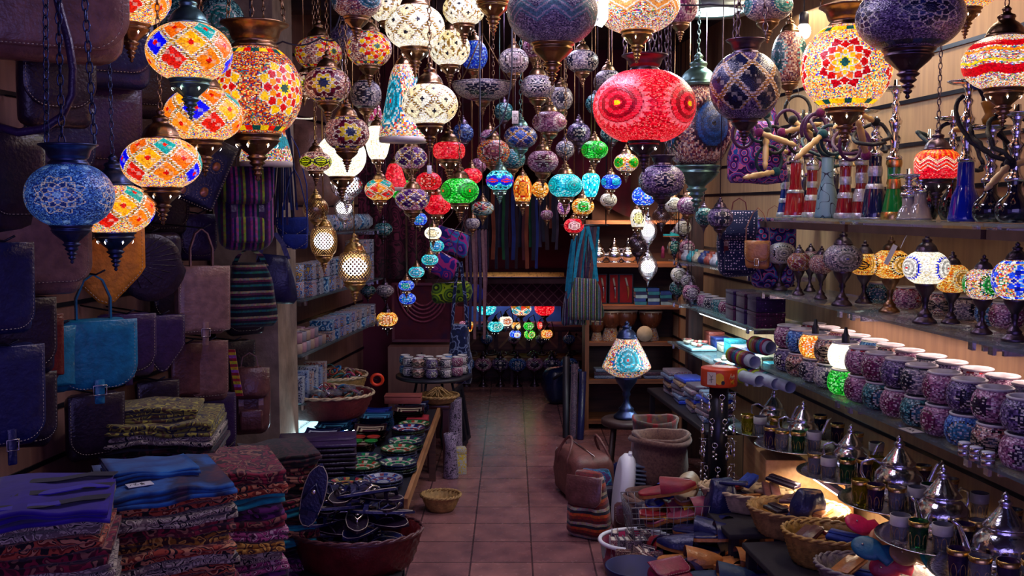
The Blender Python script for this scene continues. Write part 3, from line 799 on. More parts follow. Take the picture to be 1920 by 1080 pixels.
 (1025, 403, 24, 18, 6.1, 'rosette', 'pink', ['#a07070', '#604048', '#d0b0a0'], 0.0, 'tiny dusty pink lamp against the maroon drape', dict()),
 (1141, 375, 32, 24, 5.5, 'rosette', 'white', ['#e0d8c0', '#101418', '#101418'], 0.05, 'small cream lamp with black edging above the shelves', dict()),
 (1196, 409, 28, 34, 5.8, 'rosette', 'white', ['#f8f0a0', '#101418', '#90a010'], 0.77, 'small cream and lime lamp above the pierced lanterns', dict(shape='jar')),
 (1290, 386, 42, 32, 5.0, 'rosette', 'pink', ['#a888a0', '#503850', '#e0d8d8'], 0.0, 'mauve rosette lamp under the dark purple hanging lamp', dict()),
 (1262, 384, 32, 28, 5.4, 'rosette', 'white', ['#c8c0a8', '#101418', '#101418'], 0.0, 'cream rosette lamp behind the mauve rosette lamp', dict()),
 (1320, 406, 34, 32, 4.8, 'rosette', 'teal', ['#3a8a88', '#10282c', '#10181c'], 0.0, 'small unlit teal lamp beside the shelf post', dict(met=DARKMET)),
 (1350, 408, 48, 38, 4.5, 'star', 'purple', ST_NV, 0, 'unlit purple lamp by the shelf post above the spotted rucksack', dict(met=DARKMET)),
 (812, 437, 32, 22, 5.5, 'rosette', 'white', ['#f8e8c0', '#101418', '#101418'], 1.36, 'tiny cream lamp at the top of the little cascade', dict()),
 (819, 461, 28, 20, 5.65, 'rosette', 'turq', ['#30b0f0', '#1030a0', '#f0f040'], 0.77, 'tiny turquoise lamp second in the little cascade', dict()),
 (806, 487, 32, 20, 5.55, 'rosette', 'turq', ['#20c0c0', '#2030a0', '#e83050'], 0.77, 'tiny turquoise lamp third in the little cascade', dict()),
 (787, 411, 28, 22, 5.7, 'rosette', 'blue', ['#28b0f0', '#1030a0', '#f8f8f8'], 0.77, 'tiny blue lamp under the purple lattice lamps', dict()),
 (781, 510, 30, 20, 5.8, 'rosette', 'turq', ['#30c0e0', '#a02070', '#f0f0f0'], 0.68, 'tiny turquoise lamp over the maroon textile, topmost of three', dict()),
 (762, 535, 30, 19, 5.7, 'rosette', 'blue', ['#28c0c0', '#1030c0', '#e83050'], 0.68, 'tiny blue lamp over the maroon textile, middle of three', dict()),
 (764, 560, 32, 20, 5.9, 'rosette', 'blue', ['#28a0f0', '#1030c0', '#f0f0f0'], 0.68, 'tiny blue lamp over the maroon textile, lowest of three', dict()),
 (640, 293, 92, 76, 4.5, 'speckle', 'white', ['#ffffff'], 1.5, 'white glass globe lamp shining behind the lower star lamp', dict()),
 (708, 268, 50, 62, 4.5, 'speckle', 'white', ['#ffffff'], 1.5, 'tall white glowing lamp beside the tall bell confetti lamp', dict(shape='egg')),
 (705, 214, 30, 34, 4.6, 'lattice', 'pink', [6, '#a02870', '#802060', '#c04080'], 0.68, 'small pink lattice bell lamp above the tall white one', dict(shape='bell')),
 (712, 356, 56, 38, 4.8, 'lattice', 'amber', [4, '#e03028', '#18a0a0', '#f8a020'], 0.77, 'small amber lamp with red and teal diamonds', dict()),
 (740, 330, 48, 46, 5.1, 'speckle', 'red', ['#e02030'], 0.68, 'red lamp behind the purple lattice lamps', dict(shape='bell')),
 (748, 356, 44, 34, 5.4, 'bands', 'green', ['#10a020', '#e0c020', '#f0f0f0'], 0.68, 'green lamp with yellow rim behind the lower purple lattice lamp', dict(shape='dish')),
 (1140, 155, 54, 44, 4.9, 'rosette', 'grey', ['#a8a0a0', '#181820', '#181820'], 0.0, 'grey rosette lamp partly behind the big red lamp', dict(az=.3)),
 (898, 310, 30, 26, 5.9, 'speckle', 'pink', ['#804060'], 0.0, 'small mauve lamp behind the rust disc lamp', dict()),
 (1085, 250, 44, 36, 5.3, 'star', 'purple', ST_NV, 0, 'dark lamp behind the pink disc lamp, tall pointed cap', dict(met=DARKMET)),
 (1000, 90, 40, 36, 5.2, 'rosette', 'pink', ['#a05868', '#301820', '#301820'], 0.0, 'dusky pink lamp behind the grey rosette lamp', dict()),
 (868, 250, 40, 34, 5.4, 'speckle', 'navy', ['#2040a0'], 0.0, 'small dark blue lamp above the flat red one', dict(met=DARKMET)),
 (1120, 195, 44, 36, 5.4, 'speckle', 'teal', ['#2040a0'], 0.0, 'small dark teal lamp peeping from behind the big red lamp', dict(met=DARKMET)),
 (945, 210, 36, 32, 5.5, 'speckle', 'teal', ['#408080'], 0.0, 'small greenish lamp behind the blue and white lattice lamp', dict(met=DARKMET)),
 (640, 70, 46, 40, 4.9, 'speckle', 'purple', ['#408080'], 0.0, 'small dusky lamp hanging in the dark behind the star lamps', dict(met=DARKMET)),
 (1146, 250, 40, 34, 5.6, 'rosette', 'teal', ['#487890', '#182838', '#182838'], 0.0, 'small slate blue lamp above the small green one', dict(met=DARKMET)),
 (1060, 280, 36, 30, 5.7, 'rosette', 'grey', ['#707888', '#182838', '#182838'], 0.0, 'small slate grey lamp between burgundy and green lamps', dict(met=DARKMET)),
]
for e in HL:
    if e[2]: hang_lamp(e[0], e[1], e[2], e[3], e[4], e[5], e[6], e[7], e[8], e[9], **e[10])
# ------------------------------------------------------------------ glass shelves on the hookah side
ORD = ['first', 'second', 'third', 'fourth', 'fifth', 'sixth', 'seventh', 'eighth', 'ninth', 'tenth', 'eleventh', 'twelfth', 'thirteenth', 'fourteenth', 'fifteenth', 'sixteenth', 'seventeenth', 'eighteenth', 'nineteenth', 'twentieth']
def YR(px, off): return (1.786 + off) / ((px - 960) / F + .1165)
def yawR(): return math.atan(.1165)


def wall_shelf(name, xf, sgn, ya, yb, z, depth, label, group, mat=None, lip=None, t=.010):
    """a pane on brackets reaching from the line xf(Y) back to the wall"""
    o = thing(name, label, 'shelf', (xf(ya), ya, z - t), 0, group)
    b = MB(); x0, x1 = 0, xf(yb) - xf(ya); d = sgn * depth; g = .002
    pts = [(x0, g), (x0 + d, g), (x1 + d, yb - ya - g), (x1, yb - ya - g)]
    if sgn < 0: pts = pts[::-1]
    b.add([(x, y, 0) for x, y in pts] + [(x, y, t) for x, y in pts], [(3, 2, 1, 0), (4, 5, 6, 7), (0, 1, 5, 4), (1, 2, 6, 5), (2, 3, 7, 6), (3, 0, 4, 7)], 0, False)
    b.build('shelf_pane', mat or GLASS_SHELF, o)
    for f in (.06, .94):
        y = (yb - ya) * f; x = x1 * f
        q = MB(); q.box((x + d * .55, y, -.017), (depth * .85, .014, .024)); q.box((x + sgn * .012, y, -.010), (.012, .03, .03)); q.build('bracket', SILVER if lip is None else lip, o)
    return o


for i, (ya, yb) in enumerate(((2.2, 3.05), (3.05, 3.98), (3.98, 4.95))):
    w = ('at the street end', 'in the middle', 'beside the rucksacks')[i]
    o = wall_shelf('glass_shelf', XR, 1, ya, yb, 1.65, .36, 'shelf carrying the hookahs, the pane ' + w, None)
    b = MB(); q = math.atan2(yb - ya, XR(yb) - XR(ya)); Ln = math.hypot(yb - ya, XR(yb) - XR(ya))
    b.box((Ln / 2, -.012, -.024), (Ln - .03, .02, .030)); b.build('front_rail', simple('rail_brown', '#5a4038', .4, .3), o, (0, 0, 0), (0, 0, q))
    wall_shelf('glass_shelf', XR, 1, ya, yb, 1.29, .36, 'shelf carrying the glowing table lamps, the pane ' + w, None)
    wall_shelf('glass_shelf', XR, 1, ya, yb, .92, .36, 'shelf carrying the mosaic bowls, the pane ' + w, None)
    wall_shelf('glass_shelf', XR, 1, ya, yb, .60, .36, 'shelf carrying the tea glasses, the pane ' + w, None)

# ---- hookahs
HOSE = {c: simple('hose_' + n, c, .6, 0, .8, 200) for c, n in (('#4a1a4a', 'plum'), ('#14323c', 'teal'), ('#101428', 'navy'), ('#0c0c12', 'black'))}
PALEWOOD = wood('pale_turned_wood', '#b08a50', '#d8b880', 4, .4, 2)
POM = {n: fabric('pompom_' + n, [c, c2], 'noise', 200) for n, c, c2 in (('plum', '#501040', '#802060'), ('teal', '#0c3840', '#185a60'), ('blue', '#142868', '#2848a0'), ('black', '#08080c', '#181820'), ('green', '#0c4838', '#187058'))}


def vase_prof(h, R, kind):
    if kind == 'bell': return [(R, 0), (R * 1.02, .01), (R * .95, h * .12), (R * .80, h * .42), (R * .58, h * .56), (R * .52, h * .62), (R * .50, h * .98), (R * .46, h)]
    if kind == 'cone': return [(R, 0), (R, .01), (R * .86, h * .2), (R * .62, h * .45), (R * .50, h * .62), (R * .55, h * .85), (R * .60, h), (R * .5, h)]
    if kind == 'ball': return [(R * .7, 0), (R * .95, h * .15), (R, h * .32), (R * .85, h * .52), (R * .45, h * .68), (R * .34, h * .8), (R * .40, h)]
    return [(R * .95, 0), (R, h * .05), (R * .8, h * .35), (R * .62, h * .55), (R * .6, h)]


def hookah(px, off, h, R, kind, mats, bands, label, stem=.22, plate=True, hose='plum', bowl=None, hd=1, tilt=0):
    Y = YR(px, off); t = thing('hookah', label, 'hookah', ((px - 960) / F * Y, Y, 1.652), rnd.uniform(-.4, .4))
    pr = vase_prof(h, R, kind)
    b = MB(); b.lathe(pr, 24)
    b.build('glass_base', mats[0], t)
    def rad(z):
        for (r0, z0), (r1, z1) in zip([p[:2] for p in pr], [p[:2] for p in pr][1:]):
            if z0 <= z <= z1 and z1 > z0: return r0 + (r1 - r0) * (z - z0) / (z1 - z0)
        return pr[-1][0]
    for z0, z1 in bands:
        b = MB(); b.lathe([(rad(z0 * h) + .0015, z0 * h), (rad((z0 + z1) / 2 * h) + .004, (z0 + z1) / 2 * h), (rad(z1 * h) + .0015, z1 * h)], 24, cap=False); b.build('band', mats[1], t)
    if stem:
        b = MB(); s = stem
        b.lathe([(.028, 0), (.030, .01), (.018, .02), (.014, .04 * s / .2), (.022, .3 * s), (.012, .36 * s), (.018, .46 * s), (.026, .54 * s), (.014, .60 * s), (.011, .7 * s), (.018, .76 * s), (.010, .8 * s), (.012, .9 * s), (.024, .97 * s), (.012, s), (.010, s + .03)], 16)
        b.build('stem', CHROME, t, (0, 0, h))
        if plate:
            b = MB(); b.lathe([(.012, 0), (.05, .002), (.066, .010), (.068, .013), (.05, .006), (.012, .004)], 24); b.build('ash_plate', SILVER, t, (0, 0, h + s * .96))
        if bowl:
            b = MB(); b.lathe([(.012, 0), (.03, .01), (.034, .025), (.024, .04), (.03, .055), (.038, .075), (.036, .08), (.02, .06)], 18); b.build('tobacco_bowl', bowl, t, (0, 0, h + s * .96 + .012))
        if hose:
            a0 = rnd.uniform(0, 6.28); pts = []
            for k in range(26):
                u = k / 25; a = a0 + u * (5.2 + rnd.uniform(-.3, .3)); rr = .03 + .062 * math.sin(u * PI) ** .6
                pts.append((rr * math.cos(a) * .9 - .02 * u, rr * math.sin(a) - .055 * u - .02, h + .03 + s * (.35 + .45 * math.sin(u * 5 + a0)) + .03 * u))
            hh = MB().tube(pts, .0075, 8).build('hose', HOSE[{'plum': '#4a1a4a', 'teal': '#14323c', 'navy': '#101428', 'black': '#0c0c12'}[hose]], t)
            e = Vector(pts[-1]); d = Vector((rnd.uniform(-1, .4), -.6, rnd.uniform(-.7, .5))).normalized()
            q = d.to_track_quat('Z', 'Y').to_euler()
            m = MB(); m.lathe([(.006, 0), (.010, .005), (.008, .02), (.012, .03), (.008, .042), (.010, .055), (.011, .085), (.007, .10), (.010, .108), (.004, .13)], 12)
            m.build('mouthpiece', PALEWOOD, hh, e, q)
            m = MB(); m.ball((0, 0, 0), .018, n=14); m.build('pompom', POM[{'navy': 'blue'}.get(hose, hose)], hh, e)
    return t


def hglass(name, col): return simple('hookah_' + name, col, .08, 0, 0, 20, .25, .8, .6)
HB = {'blue': hglass('blue', '#102a70'), 'red': hglass('red', '#a81c28'), 'pale': None, 'rband': hglass('ruby', '#8c1424'), 'night': hglass('night', '#1a1c48'), 'green': hglass('green', '#0c7a34'), 'cobalt': hglass('cobalt', '#0c28b8'), 'ink': hglass('ink', '#0c0c22'), 'pinkg': hglass('rose', '#9a4868'), 'frost': hglass('frost', '#a8a498')}
m_, nt_, b_ = new_mat('calligraphy_glass')
tc_ = N(nt_, 'ShaderNodeTexCoord'); nn_ = N(nt_, 'ShaderNodeTexNoise', _Scale=22.0, _Detail=0.0); L(nt_, tc_.outputs['Object'], nn_.inputs['Vector'])
r_ = ramp(nt_, [(0, hexc('#7aa0a8')), (.485, hexc('#0c1830')), (.515, hexc('#7aa0a8'))], 'CONSTANT'); L(nt_, nn_.outputs['Fac'], r_.inputs[0]); L(nt_, r_.outputs[0], b_.inputs['Base Color']); b_.inputs['Roughness'].default_value = .3
HB['pale'] = m_
SB = simple('engraved_silver', (.62, .64, .66), .3, .7, .6, 120, .4)
GB = simple('gilt_band', (.75, .48, .16), .25, 1.0)
hookah(1470, .10, .215, .038, 'cone', (HB['blue'], SB), ((0, .1), (.32, .42), (.62, .78), (.96, 1)), 'blue hookah with silver bands at the far end of the row', .16, True, 'plum')
hookah(1489, .09, .255, .050, 'bell', (HB['red'], SB), ((0, .04), (.44, .50)), 'plain red hookah with a clear neck beside the blue banded one', .20, False, 'plum')
hookah(1520, .13, .235, .042, 'cone', (HB['rband'], SB), ((0, .1), (.33, .44), (.58, .70), (.92, 1)), 'ruby hookah with silver bands between plain red and calligraphy ones', .15, False, 'teal')
hookah(1548, .08, .262, .050, 'bell', (HB['pale'], SB), (), 'pale blue hookah painted with black calligraphy', .17, False, 'plum')
hookah(1582, .10, .235, .042, 'cone', (HB['rband'], SB), ((0, .1), (.36, .46), (.60, .74), (.93, 1)), 'ruby hookah with silver bands beside the calligraphy hookah', .16, False, 'plum')
hookah(1612, .14, .235, .042, 'cone', (HB['rband'], SB), ((0, .1), (.30, .52), (.62, .80), (.93, 1)), 'ruby hookah with broad silver bands beside the midnight blue one', .20, True, 'navy')
hookah(1637, .08, .245, .048, 'bell', (HB['night'], SB), ((0, .03), (.48, .56), (.68, .84)), 'midnight blue hookah with a silver neck ring', .12, False, 'black')
hookah(1672, .11, .225, .045, 'cone', (HB['green'], GB), ((0, .13), (.52, .68), (.88, 1)), 'green and gilt hookah with tall chrome stem and wide ash plate', .27, True, None)
hookah(1700, .07, .085, .040, 'bell', (HB['frost'], SB), (), 'small frosted white hookah beside the green and gilt one', .07, True, None)
hookah(1722, .10, .10, .043, 'bell', (HB['frost'], SB), (), 'small frosted white hookah painted with leaves beside the red lamp', .08, False, None)
hookah(1738, .24, .16, .04, 'ball', (HB['ink'], SB), (), 'dark hookah with green pompom standing behind the glowing red lamp', .15, False, 'teal')
hookah(1806, .09, .195, .052, 'bell', (HB['cobalt'], SB), (), 'tall cobalt blue hookah with square plate and navy hose', .26, True, 'navy')
hookah(1853, .10, .125, .055, 'ball', (HB['ink'], SB), (), 'ink dark hookah with a yellow clay bowl', .17, True, 'black', simple('yellow_clay', '#b8842c', .35))
hookah(1898, .09, .125, .055, 'ball', (HB['ink'], SB), (), 'ink dark hookah beside the yellow clay bowl one, at the edge', .20, True, 'black')
hookah(1780, .26, .15, .045, 'ball', (HB['ink'], SB), (), 'dark hookah at the wall behind the cobalt blue one', .22, True, 'navy')
hookah(1560, .27, .20, .045, 'cone', (HB['night'], SB), (), 'dark blue hookah at the wall behind the calligraphy one', .22, True, 'teal')
hookah(1500, .27, .20, .045, 'cone', (HB['night'], SB), (), 'dark blue hookah at the wall behind the ruby one', .24, True, 'plum')

# ---- table lamps on the second shelf
FOOT = [(.52, 0), (.54, .03), (.50, .07), (.36, .14), (.30, .18), (.33, .22), (.22, .27), (.13, .36), (.12, .48), (.18, .54), (.15, .60), (.20, .66), (.30, .74), (.40, .82, 1), (.46, .90, 1), (.48, .94), (.44, .97)]
TCAP = TOPCAP


def table_lamp(loc, R, H, style, pal, c, lit, label, met=None, n=90, az=0, shape='oblate', foot=1.0, seed=0, name='table_lamp', group=None):
    met = met or DARKMET
    t = thing(name, label, 'table lamp', loc, 0, group)
    fh = 1.0 * R * foot; b = MB(); b.lathe([(p[0] * R, p[1] * R * foot) + tuple(p[2:]) for p in FOOT], 30 if n > 50 else 16, gad=.03, gk=10)
    b.build('foot', met, t)
    m = mosaic('mosaic_lit_%02d' % int(lit * 10), lit) if lit else MOS
    z = .95 * fh + H / 2
    link('glass_globe', globe_mesh('glass_globe', prof_of(shape, R, H), n, style, pal, c, m, seed + 500, az), t, (0, 0, z), (0, 0, -PI / 2))
    rt = prof_of(shape, R, H)(1)[0] / .45
    link('top_cap', metal('top', rt * .98, met, False, n < 60), t, (0, 0, z + H / 2))
    return t


TL = [
 (1463, .10, 56, 40, 'rosette', 'white', ['#c8c0a8', '#181c28', '#303858'], 0, 'unlit cream rosette table lamp farthest along the lamp shelf'),
 (1480, .24, 44, 34, 'rosette', 'teal', ['#3a9078', '#14282c', '#c8c0a8'], 0, 'unlit green and white table lamp behind the cream rosette one'),
 (1499, .08, 44, 34, 'lattice', 'rednight', [5, '#a04838', '#883038', '#a06050'], 0, 'unlit rust lattice table lamp with cream net lines'),
 (1520, .22, 42, 32, 'rosette', 'pink', ['#3a9078', '#14282c', '#c8c0a8'], 0, 'unlit table lamp with pale green disc behind the rust one'),
 (1541, .10, 46, 36, 'speckle', 'burg', ['#c8c0a8'], 0, 'unlit brown speckled table lamp beside the silver disc lamp'),
 (1581, .06, 72, 50, 'rosette', 'grey', ['#a8a89c', '#14283c', '#2838a0'], 0, 'unlit silvery disc table lamp with a tiny blue centre'),
 (1622, .20, 60, 40, 'wave', 'amber', ['#e8a838', '#181410', '#181410'], .75, 'glowing amber table lamp with black wave lines'),
 (1671, .13, 72, 52, 'rosette', 'amber', ['#f0b850', '#302010', '#d04020'], .8, 'glowing amber disc table lamp beside the white and blue one'),
 (1738, .07, 84, 60, 'rosette', 'white', ['#f8f4e8', '#1028d0', '#e03038'], 1.05, 'glowing white table lamp with royal blue arcs'),
 (1787, .16, 66, 52, 'rosette', 'amber', ['#e8b050', '#f0e0a0', '#c03818'], .75, 'glowing golden table lamp between the white and green ones'),
 (1846, .10, 74, 56, 'rosette', 'confetti', ['#18a038', '#0a5a1c', '#e04020'], .8, 'glowing table lamp with a green disc'),
 (1908, .10, 88, 74, 'star', 'confetti', ['#f0f8ff', '#1838e0', '#50a0ff', '#1838e0', '#1028a0', '#3060e0'], .95, 'glowing table lamp with a blue star at the edge of the view'),
]
for i, (px, off, w, h, st, pal, c, lit, lab) in enumerate(TL):
    Y = YR(px, off); R = w / 2 * Y / F; H = h * Y / F
    table_lamp(((px - 960) / F * Y, Y, 1.292), R, H, st, pal, c, lit, lab, BRONZE if i in (7,) else DARKMET, az=(0, .3, 0, .2, 0, -.1, 0, .35, .75, .3, .1, 0)[i], foot=1.9 if R > .06 else 2.2, seed=i, n=84)
# white price tag tied to the white and blue lamp
Y = YR(1690, .03); t = thing('price_tag', 'white paper tag on a string tied to the white and blue table lamp', 'price tag', ((1686 - 960) / F * Y - .01, Y - .05, 1.585))
MB().tube([(.045, .02, .05), (.01, 0, .005), (-.005, 0, -.03)], .0012, 5).build('string', WHITE, t)
MB().box((-.012, 0, -.065), (.017, .002, .075), M=Matrix.Rotation(.45, 4, 'Y')).build('card', CREAM, t)

# ---- mosaic bowls on the third shelf, two layers of them
RIM = simple('cream_rim', (.62, .58, .54), .35)
BOWL = []


def bowl_proto(style, pal, c, lit=0, seed=0, R=.070, H=.105, n=64):
    t = thing('mosaic_bowl', 'x', 'bowl', (0, 0, 0))
    m = mosaic('mosaic_lit_%02d' % int(lit * 10), lit) if lit else MOS
    link('bowl_body', globe_mesh('bowl_body', prof_of('bowl', R, H), n, style, pal, c, m, 900 + seed), t, (0, 0, H / 2 + .001))
    b = MB(); r = R * .72
    b.lathe([(r - .002, -.004), (r + .004, -.002), (r + .006, .003), (r + .002, .006), (r - .004, .004), (r - .006, -.02), (r + .004, -.05), (.01, -.09)], 32, cap=False); b.build('rim', RIM, t, (0, 0, H))
    b = MB(); b.lathe([(R * .5, 0), (R * .5, .003)], 20); b.build('base_disc', DARKMET, t)
    return t


BV = [('purple', bowl_proto('snow', 'purple', ['#141428', '#0c0c14'], 0, 1), 'purple', 'with a black snowflake'),
      ('pink', bowl_proto('rosette', 'pink', ['#883060', '#501838', '#f0d0d8'], 0, 2), 'pink', 'with a rose spiral'),
      ('blue', bowl_proto('rosette', 'blueice', ['#3a8ab0', '#141c28', '#e0e0e8'], 0, 3), 'blue', 'with a teal spiral'),
      ('ruby', bowl_proto('star', 'pink', ['#e8d8d0', '#c01828', '#801028'], 0, 4), 'ruby', 'with a pale star'),
      ('teal', bowl_proto('rosette', 'teal', ['#1c6a80', '#0c1c28', '#c0c8c8'], 0, 5), 'teal', 'with a dark disc'),
      ('mauve', bowl_proto('snow', 'pink', ['#241430', '#0c0c14'], 0, 6), 'mauve', 'with black leaf tiles'),
      ('brown', bowl_proto('wave', 'burg', ['#a08870', '#181418', '#181418'], 0, 7), 'brown', 'with dark waves'),
      ('grey', bowl_proto('star', 'grey', ST_NV, 0, 8), 'grey', 'with a navy star')]
used = set()
def bowl_at(v, loc, rz, label, group=None):
    src = BV[v][1]
    if v not in used:
        used.add(v); o = src; o.location = loc; o.rotation_euler = (0, 0, rz)
    else: o = dup(src, loc, rz)
    o['label'] = label
    if group: o['group'] = group
    return o


seqs = {(0, 0): [2, 5, 6, 2, 1, 4, 1, 4, 1, 5, 7, 7, 6, 0], (0, 1): [4, 0, 5, 0, 1, 7, 0, 1, 3, 7, 6, 5, 2, 1], (1, 0): [0, 5, 1, 7, 0, 2, 6, 5, 3, 0, 1, 7, 6, 5], (1, 1): [6, 1, 0, 5, 3, 0, 7, 1, 6, 2, 0, 5, 7, 3]}
for (row, lay), sq in seqs.items():
    for k, v in enumerate(sq):
        Y = 2.78 + .150 * k + (.07 if row else 0); off = .080 + .150 * row
        lab = '%s mosaic bowl %s, %s from the street end, %s layer, %s row' % (BV[v][2], BV[v][3], ORD[k], 'upper' if lay else 'lower', 'wall' if row else 'edge')
        if (row, lay, k) in ((0, 1, 9), (0, 1, 11), (0, 0, 9)): continue
        bowl_at(v, (XR(Y) + off + rnd.uniform(-.004, .004), Y + rnd.uniform(-.003, .003), .921 + .1115 * lay), rnd.uniform(0, 6.28), lab, 'mosaic bowls on the third glass shelf')
for (k, lay, st, pal, c, lit, lab) in ((9, 1, 'speckle', 'white', ['#ffffff'], 2.4, 'cream mosaic bowl glowing almost white from the bulb inside'), (11, 1, 'snow', 'amber', ['#f09030', '#c04010'], 1.1, 'amber mosaic bowl glowing orange behind the white glowing one'), (9, 0, 'speckle', 'green', ['#20d040'], .6, 'green mosaic bowl with a golden star under the white glowing one')):
    Y = 2.78 + .150 * k; t = bowl_proto(st, pal, c, lit, 20 + k + lay); t['label'] = lab; t.location = (XR(Y) + .08, Y, .921 + .1115 * lay)
    if lay:
        b = MB(); b.lathe([(.012, -.02), (.016, -.01), (.016, .035), (.010, .045), (.006, .07)], 14); b.build('lamp_holder', BLACK, t, (0, 0, .10))
for k, (px, v) in enumerate(((1652, 4), (1705, 3), (1768, 6), (1815, 7), (1866, 2), (1893, 1))):
    Y = YR(px, .27); dup(BV[v][1], ((px - 960) / F * Y, Y, 1.291), k, 'small %s mosaic bowl behind the glowing table lamps, %s from the aisle end' % (BV[v][2], ORD[k]), 'small bowls behind the table lamps', .82)
# knobbly white shells lying on the bowls near the street end
for k, (px, py) in enumerate(((1775, 752), (1815, 768), (1890, 795), (1868, 790))):
    Y = YR(px, .09); o = thing('shell_lump', 'white ribbed shell lying in a lower bowl, %s from the aisle end' % ORD[k], 'shell', (P(px, py, Y).x, Y, P(px, py, Y).z), rnd.random() * 3)
    b = MB()
    for q in range(4): b.tube([(-.014 + .009 * q, -.02 * math.cos(u), .010 * math.sin(u) + .004) for u in np.linspace(0, PI, 7)], .006, 8)
    b.build('ribs', simple('bone_white', '#a8989c', .5), o)
# three aluminium tealight tins stacked at the shelf edge
for k in range(3):
    for j in range(2):
        Y = 3.10 - .062 * k; o = thing('tealight_tin', '%s tealight tin from the aisle end at the bowl shelf edge, %s' % (ORD[k], 'on top' if j else 'underneath'), 'candle', (XR(Y) - .032 + .03, Y, .9215 + .022 * j), 0, 'tealight tins')
        b = MB(); b.lathe([(.020, 0), (.021, .001), (.021, .017), (.0195, .018)], 20); b.build('tin', SILVER, o)
        b = MB(); b.lathe([(.019, 0), (.019, .002)], 20); b.build('wax', WHITE, o, (0, 0, .0185))
t = thing('price_card', 'white handwritten price card lying on the bowl shelf edge', 'price card', (XR(3.45) + .01, 3.45, .9215), .2)
MB().box((0, 0, .001), (.05, .08, .002)).build('card', CREAM, t)
MB().tube([(-.01, -.02, .0025), (.005, -.01, .0025), (-.008, 0, .0025), (.006, .01, .0025), (-.004, .022, .0025)], .001, 4).build('ink_marks', BLACK, t)

# ---- tea glasses on silver trays, silver teapots
GLASSES = {}
GC = {'clear': '#c8c8dc', 'green': '#2a8a5a', 'yellow': '#c8b820', 'purple': '#6a4a8a', 'blue': '#4a6aa0'}


def tea_glass(kind, loc, label):
    if kind not in GLASSES:
        t = thing('tea_glass', 'x', 'glass')
        g = glassy('tea_glass_' + kind, GC[kind.split('_')[0]], .05, .85, 1.35)
        b = MB(); b.lathe([(.024, 0), (.0255, .004), (.0285, .05), (.031, .092), (.0315, .093), (.0295, .092), (.027, .05), (.0235, .010), (.001, .008)], 24, cap=False); b.build('glass_wall', g, t)
        b = MB(); b.lathe([(.0318, .078 if 'band' not in kind else .060), (.0322, .093), (.0300, .0935)], 24, cap=False); b.build('painted_band', simple('white_enamel_band', '#c0b8b0', .4) if 'band' in kind else GB, t)
        b = MB()
        for q in range(7):
            a = q * 2 * PI / 7; M = Matrix.Rotation(a, 4, 'Z')
            b.tube([(.0275 + .0025 * (z - .015) / .05, x, z) for x, z in ((-.007, .012), (-.0085, .035), (-.005, .05), (0, .055), (.005, .05), (.0085, .035), (.007, .012))], .0007, 4, M=M)
        b.build('gilt_tracery', GB, t)
        GLASSES[kind] = t; t.location = loc; t['label'] = label; t['group'] = 'tea glasses on the silver trays'
        return t
    return dup(GLASSES[kind], loc, rnd.random() * 3, label)


def teapot(loc, s, rz, label, met=None, group=None):
    met = met or SILVER
    t = thing('teapot', label, 'teapot', loc, rz, group)
    b = MB(); b.lathe([(r * s, z * s) for r, z in ((.30, 0), (.34, .02), (.30, .06), (.26, .09), (.40, .20), (.47, .34), (.44, .50), (.34, .62), (.28, .68), (.30, .72))], 28, gad=.02, gk=12); b.build('body', met, t)
    b = MB(); b.lathe([(r * s, z * s) for r, z in ((.32, .70), (.32, .73), (.26, .80), (.17, .92), (.10, 1.02), (.08, 1.06), (.11, 1.10), (.07, 1.14), (.05, 1.17), (.07, 1.20), (.03, 1.25), (.01, 1.28))], 24); b.build('lid', met, t)
    b = MB(); b.tube([(-.28 * s, 0, .66 * s), (-.48 * s, 0, .78 * s), (-.68 * s, 0, .70 * s), (-.70 * s, 0, .5 * s), (-.60 * s, 0, .32 * s), (-.44 * s, 0, .26 * s)], .028 * s, 8); b.build('handle', met, t)
    b = MB(); b.tube([(.42 * s, 0, .26 * s), (.56 * s, 0, .34 * s), (.62 * s, 0, .52 * s), (.70 * s, 0, .72 * s), (.80 * s, 0, .80 * s)], [.075 * s, .06 * s, .045 * s, .035 * s, .03 * s], 10); b.build('spout', met, t)
    return t


TR = [(4.86, 1.26, 'at the aisle end'), (4.50, 1.30, 'second in line'), (4.06, 1.37, 'in the middle'), (3.62, 1.40, 'fourth in line'), (3.24, 1.40, 'fifth in line'), (2.88, 1.43, 'at the street end')]
tkinds = [['yellow', 'clear_band', 'yellow'], ['purple', 'clear', 'green', 'clear_band'], ['clear', 'clear_band', 'green', 'purple', 'yellow'], ['yellow', 'purple', 'clear', 'clear_band', 'green_band'], ['clear_band', 'green', 'clear_band', 'purple', 'clear'], ['purple', 'clear', 'purple', 'clear', 'clear']]
for i, (Y, X, w) in enumerate(TR):
    z = .601 + .012 * (i % 2)
    t = thing('round_tray', 'round silver tray under the tea glasses, %s' % w, 'tray', (X, Y, z), 0, 'silver trays')
    b = MB(); b.lathe([(.002, 0), (.17, 0), (.19, .008), (.192, .009), (.19, .011), (.168, .003), (.002, .003)], 44, gad=0, cap=False); b.build('tray_plate', SILVER, t)
    ks = tkinds[i]
    for k, kind in enumerate(ks):
        a = PI * (1.02 + .17 * k * 1.0 + .06); rr = .135
        if i == 0: a += .25
        x = X + rr * math.cos(a); y = Y + rr * math.sin(a) + .0
        tea_glass(kind, (x, y, z + .004), '%s%s tea glass, %s along the rim of the tray %s' % (kind.split('_')[0], ' white banded' if 'band' in kind else '', ORD[k], w))
    teapot((X + .035, Y + .035, z + .004), .155 if i < 3 else .19, rnd.uniform(-.4, .6) + (PI if i > 3 else 0), 'silver teapot with pointed lid on the tray %s' % w)
